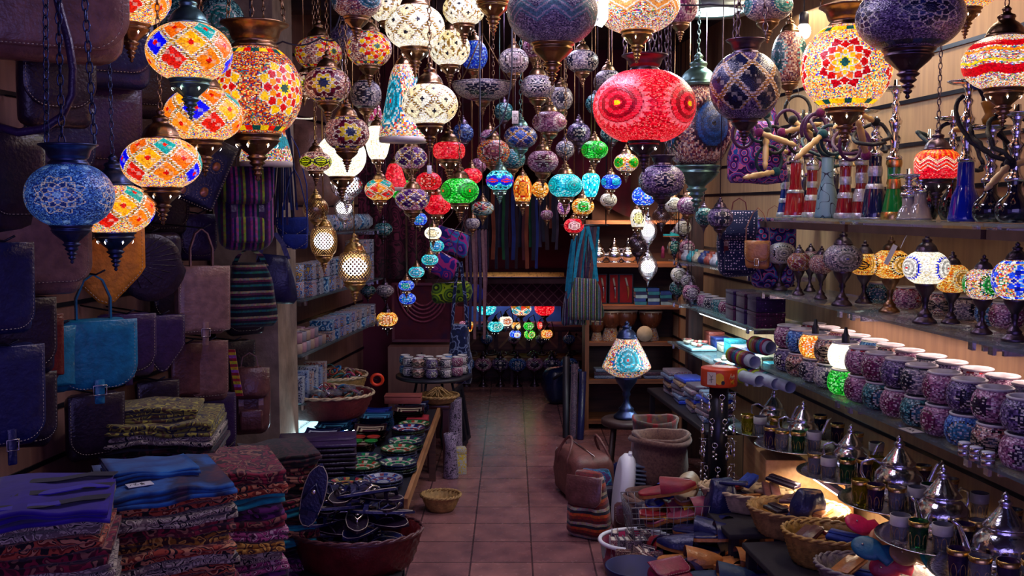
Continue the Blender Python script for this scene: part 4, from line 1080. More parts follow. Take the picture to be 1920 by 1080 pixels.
for k in range(11):
    Y = 2.9 + .19 * k
    tea_glass(('clear', 'purple', 'blue', 'clear_band')[k % 4], (XR(Y) + .27, Y, .601), '%s tea glass standing by the wall, %s from the street end' % (('clear', 'purple', 'blue', 'white banded')[k % 4], ORD[k]))
# plywood cabinet under the trays, with a strip light beside it
b = MB(); t = thing('plywood_box', 'pale plywood box standing under the tray shelf', 'cabinet', (1.36, 4.72, 0), -.05)
MB().rbox((0, 0, .28), (.40, .55, .56), .006).build('body', wood('plywood', '#a8784a', '#c09060', 3, .5, 1), t)
MB().box((-.2012, -.08, .36), (.002, .05, .13)).build('price_label', CREAM, t)
t = thing('strip_light', 'slim lit strip light fixed below the tray shelf beside the plywood box', 'light', (1.31, 4.12, .555), .1)
MB().box((0, 0, 0), (.03, .42, .02)).build('housing', WHITE, t); MB().box((0, 0, -.014), (.022, .40, .008)).build('tube', emit('warm_tube', (1, .8, .6), 22), t)
area('light_under_tray_shelf', (1.31, 4.12, .535), (0, -.2, .1), .03, .4, 7.0, (1, .78, .55))
area('light_under_tray_shelf_street', (1.42, 3.2, .52), (0, -.3, .1), .03, .5, 3.5, (1, .78, .55))
area('light_under_lamp_shelf', (1.60, 3.9, 1.20), (0, 0, .1), .04, 1.6, 2.2, (1, .7, .7))
# ------------------------------------------------------------------ builders for soft and woven goods
def LEA(n, c, r=.30): return simple('leather_' + n, c, r, 0, .5, 90, .28, .5)
LE = {'navy': LEA('navy', '#181c48'), 'dark': LEA('dark', '#221628'), 'brown': LEA('brown', '#5a3434'), 'mid': LEA('mid', '#74504a'), 'tan': LEA('tan', '#a86a38'), 'mustard': LEA('mustard', '#c87a18', .55), 'teal': LEA('teal', '#0c6a8a'), 'oxblood': LEA('oxblood', '#5a1418'), 'plum': LEA('plum', '#34204a'), 'taupe': LEA('taupe', '#80605a'), 'suede_blue': LEA('suede_blue', '#0c2a80', .8)}
STITCH = simple('cream_stitch', '#b8ac98', .7)
BUCK = simple('buckle_metal', (.6, .55, .5), .25, 1)
STRAW = simple('straw', '#a07c48', .7, 0, .6, 120, .4)


def outline_pts(kind, w, h, n=10):
    """silhouettes with the top at z 0 and the bottom at -h"""
    if kind == 'round': k = .5
    pts = []
    r = {'round': min(w, h) * .34, 'soft': w * .16, 'oval': w * .5, 'point': w * .1, 'square': w * .05}.get(kind, w * .15)
    if kind == 'point':
        return [(w / 2, 0), (w / 2, -h * .52), (w * .44, -h * .62), (w * .1, -h * .97), (0, -h), (-w * .1, -h * .97), (-w * .44, -h * .62), (-w / 2, -h * .52), (-w / 2, 0)]
    if kind == 'fan':
        return [(w * .42 * math.cos(a) * (1.18 if math.sin(a) < 0 else 1), -h * .42 + h * (.42 if math.sin(a) > 0 else .58) * math.sin(a)) for a in [2 * PI * i / 26 for i in range(26)]][::-1]
    for i in range(n + 1):
        a = -i / n * PI / 2; pts.append((w / 2 - r + r * math.cos(a), -h + r + r * math.sin(a)))
    for i in range(n + 1):
        a = -PI / 2 - i / n * PI / 2; pts.append((-w / 2 + r + r * math.cos(a), -h + r + r * math.sin(a)))
    return [(w / 2, 0)] + pts + [(-w / 2, 0)]


def satchel(loc, rz, w, h, d, leather, label, flap='round', fh=.8, strap=None, tilt=0, stitch=True, buckle=True, cat='shoulder bag', name='leather_bag', decor=None, flapmat=None, handle=False):
    """hanging leather bag: loc is the top centre, front faces local -y"""
    t = thing(name, label, cat, loc); t.rotation_euler = (tilt, 0, rz)
    bh = h * (.55 if flap in ('point', 'fan') else 1); bw = w * (.9 if flap == 'fan' else 1)
    b = MB(); b.rbox((0, d / 2, -bh / 2), (bw, d, bh), d * .42, n=4, bulge=.03); b.build('body', leather, t, jit=.004, seed=int(w * 999))
    o = outline_pts(flap, w * 1.03, h * fh)
    b = MB(); b.outline(o, .007, bev=.003, puff=.008); f = b.build('flap', flapmat or leather, t, (0, -.006, .002))
    if stitch:
        cx = sum(p[0] for p in o) / len(o); cz = sum(p[1] for p in o) / len(o)
        pts = [(cx + (x - cx) * .92, -.0045, cz + (z - cz) * .92) for x, z in o]
        b = MB(); P2 = []
        for i in range(len(pts) - 1):
            a_, b_2 = Vector(pts[i]), Vector(pts[i + 1]); k = max(1, int((b_2 - a_).length / .011))
            for q in range(k):
                p0 = a_.lerp(b_2, q / k); p1 = a_.lerp(b_2, (q + .55) / k); b.tube([p0, p1], .0011, 3)
        s_ = b.build('stitching', STITCH, f)
    if decor == 'tooled':
        b = MB()
        for q in range(5):
            rr = w * (.05 + .04 * q)
            b.tube([(rr * math.cos(a), -.005, -h * fh * .48 + rr * .9 * math.sin(a)) for a in np.linspace(0, 2 * PI, 17)[:-1]], .0016, 4, closed=True)
        for q in range(10):
            a = q * PI / 5; b.tube([(w * .08 * math.cos(a), -.005, -h * fh * .48 + w * .08 * math.sin(a)), (w * .24 * math.cos(a), -.005, -h * fh * .48 + w * .22 * math.sin(a))], .0016, 4)
        b.build('tooling', flapmat or leather, f)
    if decor == 'fan':
        b = MB()
        for q in range(11):
            a = -PI * q / 10; b.tube([(-w * .30, -.010, -h * .42), (-w * .30 + w * .68 * math.cos(a * .8 + .9) * 1, -.010, -h * .42 + h * .40 * math.sin(a * .8 + .9 + .2))], .0018, 4)
        b.build('pleats', flapmat or leather, f)
    if buckle:
        b = MB(); b.outline(outline_pts('soft', w * .13, h * .36), .006); b.build('buckle_strap', leather, t, (0, -.016, -h * fh + h * .16))
        b = MB(); b.tube([(.5 * w * .17 * sx, 0, .016 * sz) for sx, sz in ((-1, -1), (1, -1), (1, 1), (-1, 1))], .0022, 6, closed=True); b.build('buckle', BUCK, t, (0, -.022, -h * fh))
    if strap:
        L_ = strap; b = MB()
        b.ribbon([(-w * .48, d * .4, -.02), (-w * .47, d * .4, L_ * .4), (-w * .2, d * .5, L_ * .85), (0, d * .55, L_), (w * .2, d * .5, L_ * .85), (w * .47, d * .4, L_ * .4), (w * .48, d * .4, -.02)], .022, .004, side=(0, 1, 0)); b.build('strap', leather, t)
    if handle:
        b = MB(); b.ribbon([(-w * .22, d * .45, -.005), (-w * .22, d * .45, .07), (-w * .12, d * .45, .13), (w * .0, d * .45, .15), (w * .12, d * .45, .13), (w * .22, d * .45, .07), (w * .22, d * .45, -.005)], .022, .006, side=(0, 1, 0)); b.build('handle', leather, t)
    return t


def cloth_bag(loc, rz, w, h, d, mat, label, name='cloth_bag', strap=.3, strapmat=None, flap=None, cat='bag', tassel=False, pocket=None):
    t = thing(name, label, cat, loc, rz)
    b = MB(); rings = []
    for k in range(13):
        u = k / 12; ww = w * (.62 + .42 * math.sin(min(1, u * 1.15) * PI / 2)) * (1 if u < .92 else .86); dd = d * (.35 + .75 * math.sin(u * PI) ** .6) + .01
        rings.append([(ww / 2 * math.copysign(abs(math.cos(a)) ** .6, math.cos(a)), dd / 2 * math.copysign(abs(math.sin(a)) ** .7, math.sin(a)) * (1 + .12 * math.sin(a * 7 + u * 4)), -u * h) for a in [2 * PI * j / 28 for j in range(28)]])
    b.rings(rings, 0, True, True); b.build('body', mat, t, jit=.006, seed=int(h * 977))
    if flap:
        o = outline_pts('round', w * .9, h * .45); MB().outline(o, .008, puff=.015).build('flap', flap, t, (0, -d * .42, -.01), (-.15, 0, 0))
    if pocket:
        o = outline_pts('round', w * .62, h * .36); MB().outline(o, .02, puff=.01).build('pocket', pocket, t, (0, -d * .52, -h * .52))
    if strap:
        for s in (-1, 1):
            b = MB(); b.ribbon([(s * w * .33, 0, -.02), (s * w * .22, 0, strap * .5), (s * .01, 0, strap)], .022, .005, side=(1, 0, .2)); b.build('strap', strapmat or mat, t)
    if tassel:
        for k in range(7):
            b = MB(); x = (k - 3) * w * .14; b.tube([(x, 0, -h + .005), (x + .002, 0, -h - .035)], [.004, .009], 6); b.build('tassel', mat, t)
    return t


def folded(loc, rz, w, d, t_, mat, label, group, name='folded_scarf', folds=3, seed=0, edge=None, cat='textile'):
    """a folded textile seen from its rounded fold edges"""
    r = random.Random(seed); b = MB(); k = t_ / folds
    for q in range(folds):
        ww = w * (1 - .03 * r.random()); dd = d * (1 - .04 * r.random()); ox = r.uniform(-.006, .006); oy = r.uniform(-.008, .008)
        rings = []
        n = 7
        xs = np.linspace(-ww / 2, ww / 2, 12)
        for x in xs:
            sag = .006 * math.sin(x * 17 + q + seed); ring = []
            for j in range(8):
                a = -PI / 2 + PI * j / 7; ring.append((x + ox, -dd / 2 + k * .5 - math.cos(a) * k * .5 + oy, k * (q + .5) + math.sin(a) * k * .5 + sag))
            for j in range(8):
                a = PI / 2 - PI * j / 7 ; ring.append((x + ox, dd / 2 - k * .5 + math.cos(a) * k * .5 + oy, k * (q + .5) + math.sin(a) * k * .5 + sag))
            rings.append(ring)
        b.rings([rg[::-1] for rg in rings], 0, True, True)
    o = b.build(name, mat, None, loc, (r.uniform(-.01, .01), r.uniform(-.015, .015), rz), jit=.004, seed=seed)
    return tag(o, label, cat, group)


def basket(loc, rz, rx, ry, h, label, mat=None, rimmat=None, name='wicker_basket', rows=9, flare=.75, lining=None, n=44):
    t = thing(name, label, 'basket', loc, rz); mat = mat or STRAW
    b = MB(); rings = []
    for k in range(rows * 2 + 1):
        u = k / (rows * 2); s = flare + (1 - flare) * u ** .7
        rings.append([(rx * s * math.cos(a) * (1 + .022 * math.sin(a * n / 2 + (k % 2) * PI)), ry * s * math.sin(a) * (1 + .022 * math.sin(a * n / 2 + (k % 2) * PI)), h * u) for a in [2 * PI * j / (n * 2) for j in range(n * 2)]])
    inner = [[(x * .95, y * .95, max(z, .006)) for x, y, z in rg] for rg in rings[::-4]]
    b.rings(rings + inner, 0, True, True); b.build('woven_wall', mat, t)
    b = MB()
    for ph in (0, PI):
        b.tube([((rx + .004 * math.cos(a * 14 + ph)) * math.cos(a), (ry + .004 * math.cos(a * 14 + ph)) * math.sin(a), h + .005 * math.sin(a * 14 + ph)) for a in [2 * PI * j / 80 for j in range(80)]], .006, 6, closed=True)
    b.build('rim', rimmat or mat, t)
    return t


def slipper_mesh(s=1.0, pointed=True, thick=.014):
    """open-backed leather slipper, toe towards +x, length .27"""
    b = MB(); n = 28; L_ = .27 * s
    def half(u): return (.036 + .012 * math.sin(u * PI * 1.1 - .2) + .006 * u) * (1 - max(0, (u - .72) / .28) ** 2.2 * (.95 if pointed else .8)) * s
    def sec(u, sc=1): return half(u) * sc * (min(1, (u / .10)) ** .5 if u < .1 else 1)
    us = [0.002] + [i / n for i in range(1, n)] + [.998]
    # sole
    rings = [[(u * L_, sgn * sec(u), z) for sgn, z in ((-1, 0), (1, 0), (1, thick * s), (-1, thick * s))] for u in us]
    b.rings([r[::-1] for r in rings], 1, True, True, smooth=False)
    # vamp over the toes
    rings = []
    for u in us:
        if u < .42: continue
        v = (u - .42) / .58; w = sec(u) * 1.03; hh = (.052 * (1 - v) ** .7 + .014) * s
        rings.append([(u * L_, w * math.cos(a), thick * s + hh * math.sin(a)) for a in [PI * j / 12 for j in range(13)]])
    b.rings(rings, 0, False, False, closed=False); b.rings([[(x, y * .95, z - .003) for x, y, z in r][::-1] for r in rings], 2, False, False, closed=False)
    # folded down heel
    rings = []
    for u in us:
        if u > .44: continue
        w = sec(u); rings.append([(u * L_, w * .98 * sg, thick * s + hh_) for sg, hh_ in ((-1, .002), (-.97, .012), (-.7, .006), (.7, .006), (.97, .012), (1, .002))])
    b.rings(rings, 0, True, True, closed=False)
    return b


def proto_mesh(b, name, mats):
    o = b.build(name, mats); me = o.data; D.objects.remove(o); return me


def slipper(loc, rot, leather, label, group='leather slippers heaped on the aisle floor', pointed=True, s=1.0, sole=None):
    o = slipper_mesh(s, pointed).build('slipper', [leather, sole or LE['tan'], LE['mid']], None, loc, rot)
    return tag(o, label, 'slipper', group)


def sandal_mb(s=1.0):
    b = MB(); n = 22; L_ = .26 * s
    rings = []
    for i in range(n + 1):
        u = max(.004, min(.996, i / n)); w = (.030 + .014 * math.sin(u * PI * 1.25 - .5)) * (math.sin(min(1, u * 7) * PI / 2)) * (math.sin(min(1, (1 - u) * 5) * PI / 2)) * s + .001
        rings.append([(u * L_, -w, 0), (u * L_, w, 0), (u * L_, w, .010 * s), (u * L_, -w, .010 * s)])
    b.rings([r[::-1] for r in rings], 0, True, True, smooth=False)
    return b


def sandal(loc, rot, label, group, gold=False, leather=None):
    t = thing('sandal', label, 'sandal', loc, 0, group); t.rotation_euler = rot
    lm = leather or LE['navy']
    sandal_mb().build('sole', lm, t)
    b = MB(); E2 = []
    for i in range(1, 22):
        u = i / 22; w = (.030 + .014 * math.sin(u * PI * 1.25 - .5)) * math.sin(min(1, u * 7) * PI / 2) * math.sin(min(1, (1 - u) * 5) * PI / 2); E2.append((u * .26, w))
    b.tube([(x, w, .0105) for x, w in E2] + [(x, -w, .0105) for x, w in E2[::-1]], .0016, 4, closed=True); b.build('welt', STITCH, t)
    b = MB(); b.tube([(.185, 0, .01), (.178, 0, .025), (.15, .02, .032), (.11, .038, .012)], .0045, 6); b.build('strap', BUCK if gold else lm, t)
    b = MB(); b.tube([(.185, 0, .01), (.178, 0, .025), (.15, -.02, .032), (.11, -.038, .012)], .0045, 6); b.build('strap', BUCK if gold else lm, t)
    b = MB(); b.ribbon([(.06, -.036, .008), (.065, -.03, .035), (.07, 0, .048), (.065, .03, .035), (.06, .036, .008)], .02, .003, side=(1, 0, 0)); b.build('ankle_strap', lm, t)
    b = MB(); b.ball((0, 0, 0), .010, n=10, sc=(1, 1, .4)); b.build('concho', BUCK, t, (.15, 0, .036))
    return t


def sack(loc, r, h, label, mat, rolls=1, name='burlap_sack', rz=0, sq=1, open_=True):
    t = thing(name, label, 'sack', loc, rz)
    b = MB(); pr = [(r * .75, 0), (r * .95, h * .1), (r * 1.02, h * .35), (r * .97, h * .7), (r * .98, h * .86)]
    rings = []
    def rg(rr, z, ph): return [(rr * math.cos(a) * (1 + .03 * math.sin(3 * a + ph)), sq * rr * math.sin(a) * (1 + .03 * math.sin(2 * a + ph)), z + .008 * math.sin(2 * a + ph)) for a in [2 * PI * j / 36 for j in range(36)]]
    for i, (rr, z) in enumerate(pr): rings.append(rg(rr, z, i * .4))
    rings += [rg(r * 1.04, h * .92, 1.2), rg(r * 1.06, h * .97, 1.3), rg(r * 1.0, h, 1.4), rg(r * .93, h * .97, 1.4), rg(r * .88, h * .8, 1.4), rg(r * .86, h * .55, 1.2)]
    b.rings(rings, 0, True, True); b.build('body', mat, t, jit=.005, seed=int(r * 991))
    for q in range(rolls):
        b = MB(); z = h * (.88 - .10 * q); b.tube([((r * 1.06) * math.cos(a) * (1 + .03 * math.sin(3 * a)), sq * r * 1.06 * math.sin(a), z + .01 * math.sin(2 * a + q)) for a in [2 * PI * j / 36 for j in range(36)]], .016, 7, closed=True); b.build('rolled_cuff', mat, t)
    return t


def box_thing(loc, d, mat, label, name, cat, rz=0, group=None, r=.003):
    """a closed box with a lid line: body and lid"""
    t = thing(name, label, cat, loc, rz, group)
    MB().rbox((0, 0, d[2] * .39), (d[0], d[1], d[2] * .78), r, n=2).build('body', mat, t)
    MB().rbox((0, 0, d[2] * .89), (d[0] * 1.02, d[1] * 1.02, d[2] * .22), r, n=2).build('lid', mat, t)
    return t


def pierced(px, py, w, h, Y, met, lit, label, tiers=1, n=28):
    """hanging lantern of pierced metal with a bulb inside"""
    Y, p = free_spot(px, py, w, h, Y); R = w / 2 * Y / F; H = h * Y / F
    t = thing('pierced_lantern', label, 'lantern', p, rnd.random())
    b = MB(); f = prof_of('oblate' if tiers == 1 else 'drum', R, H); nv = max(8, int(n * .55 * H / (2 * R) * 1.4)); nv += nv % 2
    vs = []; fs = []
    for i in range(nv + 1):
        r, z = f(i / nv)
        for j in range(n * 2): vs.append((r * math.cos(PI * j / n), r * math.sin(PI * j / n), z))
    m2 = n * 2
    # lozenge net: every second face of the grid is left open
    for i in range(nv):
        for j in range(m2):
            k = (j + 1) % m2
            c = (i + j) % 2 == 0
            if c: fs.append((i * m2 + j, i * m2 + k, (i + 1) * m2 + k, (i + 1) * m2 + j))
    for i in range(0, nv + 1, 2): pass
    b.add(vs, fs, 0, True); b.build('pierced_body', met, t)
    MB().ball((0, 0, 0), R * (.74 if lit else .25), n=16, sc=(1, 1, min(1, H / R * .42))).build('bulb', emit('lantern_bulb', (1, .95, .98), 3.2) if lit else WHITE, t)
    rr = f(1)[0] / .45
    link('top_cap', metal('top', rr, met, False, True), t, (0, 0, H / 2)); link('bottom_cup', metal('cup', f(0)[0] / .45, met, False, True), t, (0, 0, -H / 2))
    b = MB(); chain_mb(b, (0, 0, H / 2 + .76 * round(rr, 2)), (0, 0, CEIL - p.z), lo=True); b.build('chain', met, t)
    return t
# ------------------------------------------------------------------ far end of the hookah side: more shelves, trinkets, rucksacks
for z, w in ((1.36, 'trinkets beyond the rucksacks'), (1.09, 'purple beaded boxes'), (.82, 'bangles and shell dishes')):
    wall_shelf('glass_shelf', XR, 1, 5.0, 6.55, z, .36, 'shelf carrying the ' + w, None)
t = thing('strip_light', 'slim cold strip light shining on the shell dishes', 'light', (1.22, 5.75, 1.055), .115)
MB().box((0, 0, 0), (.03, .9, .018)).build('housing', WHITE, t); MB().box((0, 0, -.012), (.02, .86, .006)).build('tube', emit('cold_tube', (.75, .95, 1), 9), t)
area('light_over_shell_dishes', (1.22, 5.75, 1.03), (0, 0, .1), .03, .85, 9, (.72, .93, 1))
# purple beaded boxes
PB = fabric('purple_beads', ['#3a0c50', '#c8b0d8', '#24083c'], 'dots', 70, .4)
PB2 = fabric('magenta_beads', ['#5a0c40', '#d8b0c8', '#34082c'], 'dots', 70, .4)
for k in range(6):
    Y = 5.08 + .17 * (k % 3); o = box_thing((XR(Y) + .10, Y, 1.091 + .082 * (k // 3)), (.15, .155, .078), PB if k % 2 else PB2, '%s beaded trinket box, %s from the rucksacks, %s' % ('purple' if k % 2 else 'magenta', ORD[k % 3], 'on top' if k > 2 else 'underneath'), 'beaded_box', 'box', .05, 'beaded boxes on the middle glass shelf')
for k in range(6):
    Y = 5.64 + .14 * k; o = dup(BV[(1, 4, 7, 5, 2, 6)[k]][1], (XR(Y) + .09, Y, 1.092), k, 'small mosaic bowl beyond the beaded boxes, %s from them' % ORD[k], 'small bowls beyond the beaded boxes', .75)
# trinkets on the upper pane: pairs of little slippers and pots
TR_M = [simple('trinket_' + n, c, .3, 0, .4, 200, .5) for n, c in (('teal', '#2a8a98'), ('cream', '#a8a08c'), ('navy', '#20306a'), ('rust', '#8a4038'), ('silver', '#a0a0b0'))]
tr_me = []
for i, m in enumerate(TR_M):
    b = MB(); b.lathe([(.022, 0), (.034, .012), (.036, .03), (.024, .05), (.016, .056), (.02, .066), (.017, .068), (.012, .05)], 14); tr_me.append(proto_mesh(b, 'trinket_pot', [m]))
for k in range(26):
    row = k % 2; Y = 5.05 + .115 * (k // 2)
    o = D.objects.new('trinket_pot', tr_me[(k * 7) % 5]); COL.objects.link(o); o.location = (XR(Y) + .05 + .09 * row, Y, 1.361); o.rotation_euler.z = k
    tag(o, 'little %s trinket pot, %s along the upper pane beyond the rucksacks, %s row' % (('teal', 'cream', 'navy', 'rust', 'silver')[(k * 7) % 5], ORD[k // 2], 'wall' if row else 'edge'), 'pot', 'trinket pots')
# bangles threaded on cardboard tubes
BANG = [simple('bangle_' + n, c, .3, 0, 0, 60, .3) for n, c in (('rust', '#9a4430'), ('lime', '#a8c020'), ('sky', '#2a6a98'), ('plum', '#5a2448'), ('sand', '#a08058'), ('rose', '#a83858'), ('sea', '#1a6a68'))]
CARDW = simple('white_cardboard', '#a8b0b8', .6)
for k, (a, e, r, n, wh) in enumerate((((1345, 680, 5.15), (1424, 716, 4.75), .036, 13, .35), ((1372, 632, 5.15), (1416, 652, 4.88), .040, 11, .2), ((1384, 664, 5.2), (1440, 690, 4.95), .034, 8, .45), ((1400, 672, 5.0), (1456, 716, 4.68), .036, 5, .6), ((1418, 672, 4.95), (1482, 722, 4.60), .036, 4, .6), ((1412, 612, 5.1), (1446, 628, 4.95), .042, 8, .15))):
    A = P(*a); B_ = P(*e); B_.z = A.z - .02 * (k != 1); A.z = B_.z = {0: .868, 1: .94, 2: .862, 3: .866, 4: .866, 5: 1.0}[k]
    d = B_ - A; q = d.to_track_quat('Z', 'Y').to_euler()
    t = thing('bangle_tube', ('white cardboard tube threaded with striped bangles, %s from the aisle' % ORD[k]) if k not in (1, 5) else ('closed white tube packed with beaded bangles, facing the aisle' if k == 1 else 'tube of dark bangles lying highest, beside the mosaic bowls'), 'bangle tube', A); t.rotation_euler = q
    Ln = d.length; b = MB(); b.lathe([(r * .8, 0), (r * .8, Ln), (r * .72, Ln), (r * .70, Ln - .12)], 22, cap=(k == 1)); b.build('tube', CARDW, t)
    for j in range(n):
        z = Ln * (.04 + (1 - wh - .05) * j / n); hh = Ln * (1 - wh) / n * .8
        b = MB(); b.lathe([(r * .82, z), (r, z + hh * .15), (r * 1.04, z + hh * .5), (r, z + hh * .85), (r * .82, z + hh)], 20, cap=False); b.build('bangle', BANG[(j * 3 + k) % 7], t)
# dishes of shells and pendants under the cold light
for k, (px, py, Y) in enumerate(((1288, 640, 6.15), (1330, 655, 5.55), (1300, 618, 6.3))):
    p = P(px, py, Y); X = XR(Y) + .09
    t = thing('shell_dish', 'flat white dish heaped with pale shells, %s from the bangle tubes' % ORD[(2, 0, 1)[k]], 'dish', (X, Y, .822), .1)
    MB().rbox((0, 0, .010), (.16, .20, .02), .008).build('dish', simple('pale_dish', '#8ab0b8', .4), t)
    for q in range(9):
        b = MB(); b.ball((rnd.uniform(-.055, .055), rnd.uniform(-.07, .07), .03 + rnd.random() * .012), rnd.uniform(.012, .022), n=10, sc=(1, .7, .5)); b.build('shell', TR_M[1] if q % 3 else TR_M[3], t)
for k in range(9):
    Y = 5.3 + .13 * k; box_thing((XR(Y) + .24, Y, .822), (.10, .11, .05 + .02 * (k % 3)), TR_M[k % 5], 'small lidded %s jewellery box by the wall, %s from the bangle tubes' % (('teal', 'cream', 'navy', 'rust', 'silver')[k % 5], ORD[k]), 'jewellery_box', 'box', .1, 'jewellery boxes by the wall')
# packets of bracelets stacked below, at the end of the glass shelves
PK = [fabric('packet_%d' % i, c, 'paisley', 60, .35) for i, c in enumerate((['#2a3a6a', '#b0a8a0', '#802838'], ['#8a4028', '#c8a868', '#302040'], ['#1c2c50', '#5070a0', '#a0b0c0'], ['#301830', '#806070', '#183048'], ['#1828a0', '#3050c8']))]
t = thing('low_display_table', 'low dark table carrying the packets of bracelets', 'table', (1.10, 5.95, 0), .11)
MB().rbox((0, 0, .49), (.27, 1.3, .03), .008).build('table_top', BLACK, t)
for sx, sy in ((-1, -1), (1, -1), (1, 1), (-1, 1)): MB().box((sx * .11, sy * .6, .237), (.03, .03, .475)).build('leg', BLACK, t)
for k in range(24):
    st = k // 6; lv = k % 6; Y = 6.35 - .26 * st
    o = MB().rbox((0, 0, .0125), (.15, .19, .025), .006, n=2).build('bracelet_packet', PK[(k * 3 + st) % 5], None, (1.06 + .028 * st + rnd.uniform(-.012, .012), Y, .506 + .0262 * lv), (0, 0, .1 + rnd.uniform(-.12, .12)))
    tag(o, 'cellophane packet of bracelets, %s from the bottom of its stack, %s stack from the bookcase' % (ORD[lv], ORD[st]), 'packet', 'bracelet packets')

# round revolving stand hung with silver keyrings, orange drum sign on top
SX, SY = .985, 4.72
t = thing('keyring_stand', 'black revolving stand of silver keyrings with a round orange sign on top', 'display stand', (SX, SY, .30))
MB().lathe([(.15, 0), (.155, .01), (.15, .03), (.10, .04), (.05, .05)], 30).build('base', BLACKMET, t)
MB().lathe([(.045, .04), (.045, .56)], 24).build('pole', BLACKMET, t)
SIGNO = simple('sign_orange', '#c83c14', .45, 0, 0, 12, .15)
sg = MB().lathe([(.084, .555), (.086, .56), (.086, .635), (.084, .64)], 40).build('sign_drum', SIGNO, t)


def on_drum(pts, a0, r=.0872, z0=.598, th=.0008, name='lettering', mat=None):
    b = MB()
    for poly in pts: b.tube([((r) * math.sin(a0 + x / r), -(r) * math.cos(a0 + x / r), z0 + z) for x, z in poly], .0013, 5)
    return b.build(name, mat, sg)


YEL = simple('sign_yellow', '#e0b020', .5); CRE = simple('sign_cream', '#d8c8a0', .5)
b = MB()
for k in range(12):
    a, a2 = 2 * PI * k / 12, 2 * PI * (k + 1) / 12
    for (x0, z0, x1, z1) in ((.022 * math.cos(a), .028 * math.sin(a), .022 * math.cos(a2), .028 * math.sin(a2)),):
        f = lambda x, z, r=.0868: (r * math.sin(-.18 + x / r), -r * math.cos(-.18 + x / r), .598 + z)
        b.add([f(0, 0), f(x0, z0), f(x1, z1)], [(0, 1, 2)], 0, False)
b.build('sign_disc', YEL, sg)
b = MB(); f = lambda x, z, r=.0876: (r * math.sin(-.62 + x / r), -r * math.cos(-.62 + x / r), .598 + z)
b.add([f(x, z) for x in (-.022, -.007, .007, .022) for z in (-.03, .03)], [(0, 2, 3, 1), (2, 4, 5, 3), (4, 6, 7, 5)], 0, False); b.build('paper_note', CREAM, sg)
b = MB(); f2 = lambda x, z: f(x, z, .0882); b.tube([f2(-.010, .018), f2(0, .008), f2(.008, .016)], .001, 4); b.tube([f2(0, .010), f2(.001, -.02)], .001, 4); b.tube([f2(-.012, -.008), f2(.010, -.002)], .001, 4); b.build('handwriting', BLACK, sg)
b = MB(); f3 = lambda x, z: f(x + .055, z, .0874)
b.lathe([(.001, 0), (.001, .001)], 6); b = MB(); b.add([f3(0 + .009 * math.cos(k * PI / 5), -.018 + .010 * math.sin(k * PI / 5)) for k in range(10)], [tuple(range(10))], 0, False); b.build('black_dot', BLACK, sg)
# script: A r t / M E (cut by the round of the drum)
on_drum([[(0, -.002), (.008, .024), (.012, -.002)], [(.002, .008), (.014, .010)], [(.016, -.002), (.017, .010), (.022, .012)], [(.027, .018), (.026, 0), (.030, -.001)], [(.023, .010), (.031, .010)]], .38, name='script_lettering', mat=CRE)
on_drum([[(.008, -.026), (.008, -.008), (.013, -.018), (.018, -.008), (.018, -.026)], [(.030, -.026), (.022, -.026), (.022, -.008), (.030, -.008)], [(.022, -.017), (.029, -.017)]], .38, name='capital_lettering', mat=YEL)
KEYR = []
for v in range(3):
    b = MB(); b.tube([(.012 * math.cos(a), 0, .012 * math.sin(a)) for a in [2 * PI * j / 14 for j in range(14)]], .002, 5, closed=True)
    b.tube([(0, 0, -.012), (0, 0, -.024)], .0015, 4)
    if v == 0: b.ball((0, 0, -.036), .013, n=10, sc=(.8, .5, 1)); b.tube([(0, 0, -.048), (0, 0, -.075)], .004, 6)
    if v == 1:
        for q in range(4): b.ball(((q % 2 - .5) * .012, 0, -.032 - .011 * q), .007, n=8)
    if v == 2: b.lathe([(.001, -.075), (.010, -.068), (.012, -.05), (.005, -.036), (.009, -.03), (.002, -.024)], 10)
    KEYR.append(proto_mesh(b, 'keyring', [SILVER]))
for lv in range(4):
    for k in range(8):
        a = 2 * PI * k / 8 + .2 * lv
        if math.sin(a) > .55: continue
        z = .30 + .51 - .115 * lv; rr = .078
        o = D.objects.new('keyring', KEYR[(k + lv) % 3]); COL.objects.link(o); o.location = (SX + rr * math.cos(a), SY + rr * math.sin(a), z); o.rotation_euler = (0, 0, a + PI / 2)
        tag(o, 'silver keyring on the black stand, %s tier down, hanging %s' % (ORD[lv], ('toward the shelves', 'behind', 'behind', 'on the aisle side behind', 'on the aisle side', 'in front by the aisle', 'in front', 'in front by the shelves')[k]), 'keyring', 'silver keyrings on the revolving stand')
for lv in range(4):
    for k in range(8):
        a = 2 * PI * k / 8 + .2 * lv
        if math.sin(a) > .55: continue
        MB().tube([(.044 * math.cos(a), .044 * math.sin(a), .520 - .115 * lv), (.092 * math.cos(a), .092 * math.sin(a), .520 - .115 * lv)], .0013, 4).build('peg', CHROME, t)
# crate carrying the stand
t = thing('wooden_crate', 'dark wooden crate under the keyring stand', 'crate', (SX, SY, 0), .1)
MB().rbox((0, 0, .148), (.36, .36, .296), .006).build('body', wood('crate_wood', '#3a2420', '#54362c', 4), t)
for z in (.06, .14, .22): MB().box((0, -.1825, z), (.34, .005, .05)).build('slat', wood('crate_slat', '#4a3028', '#64443a', 4), t)

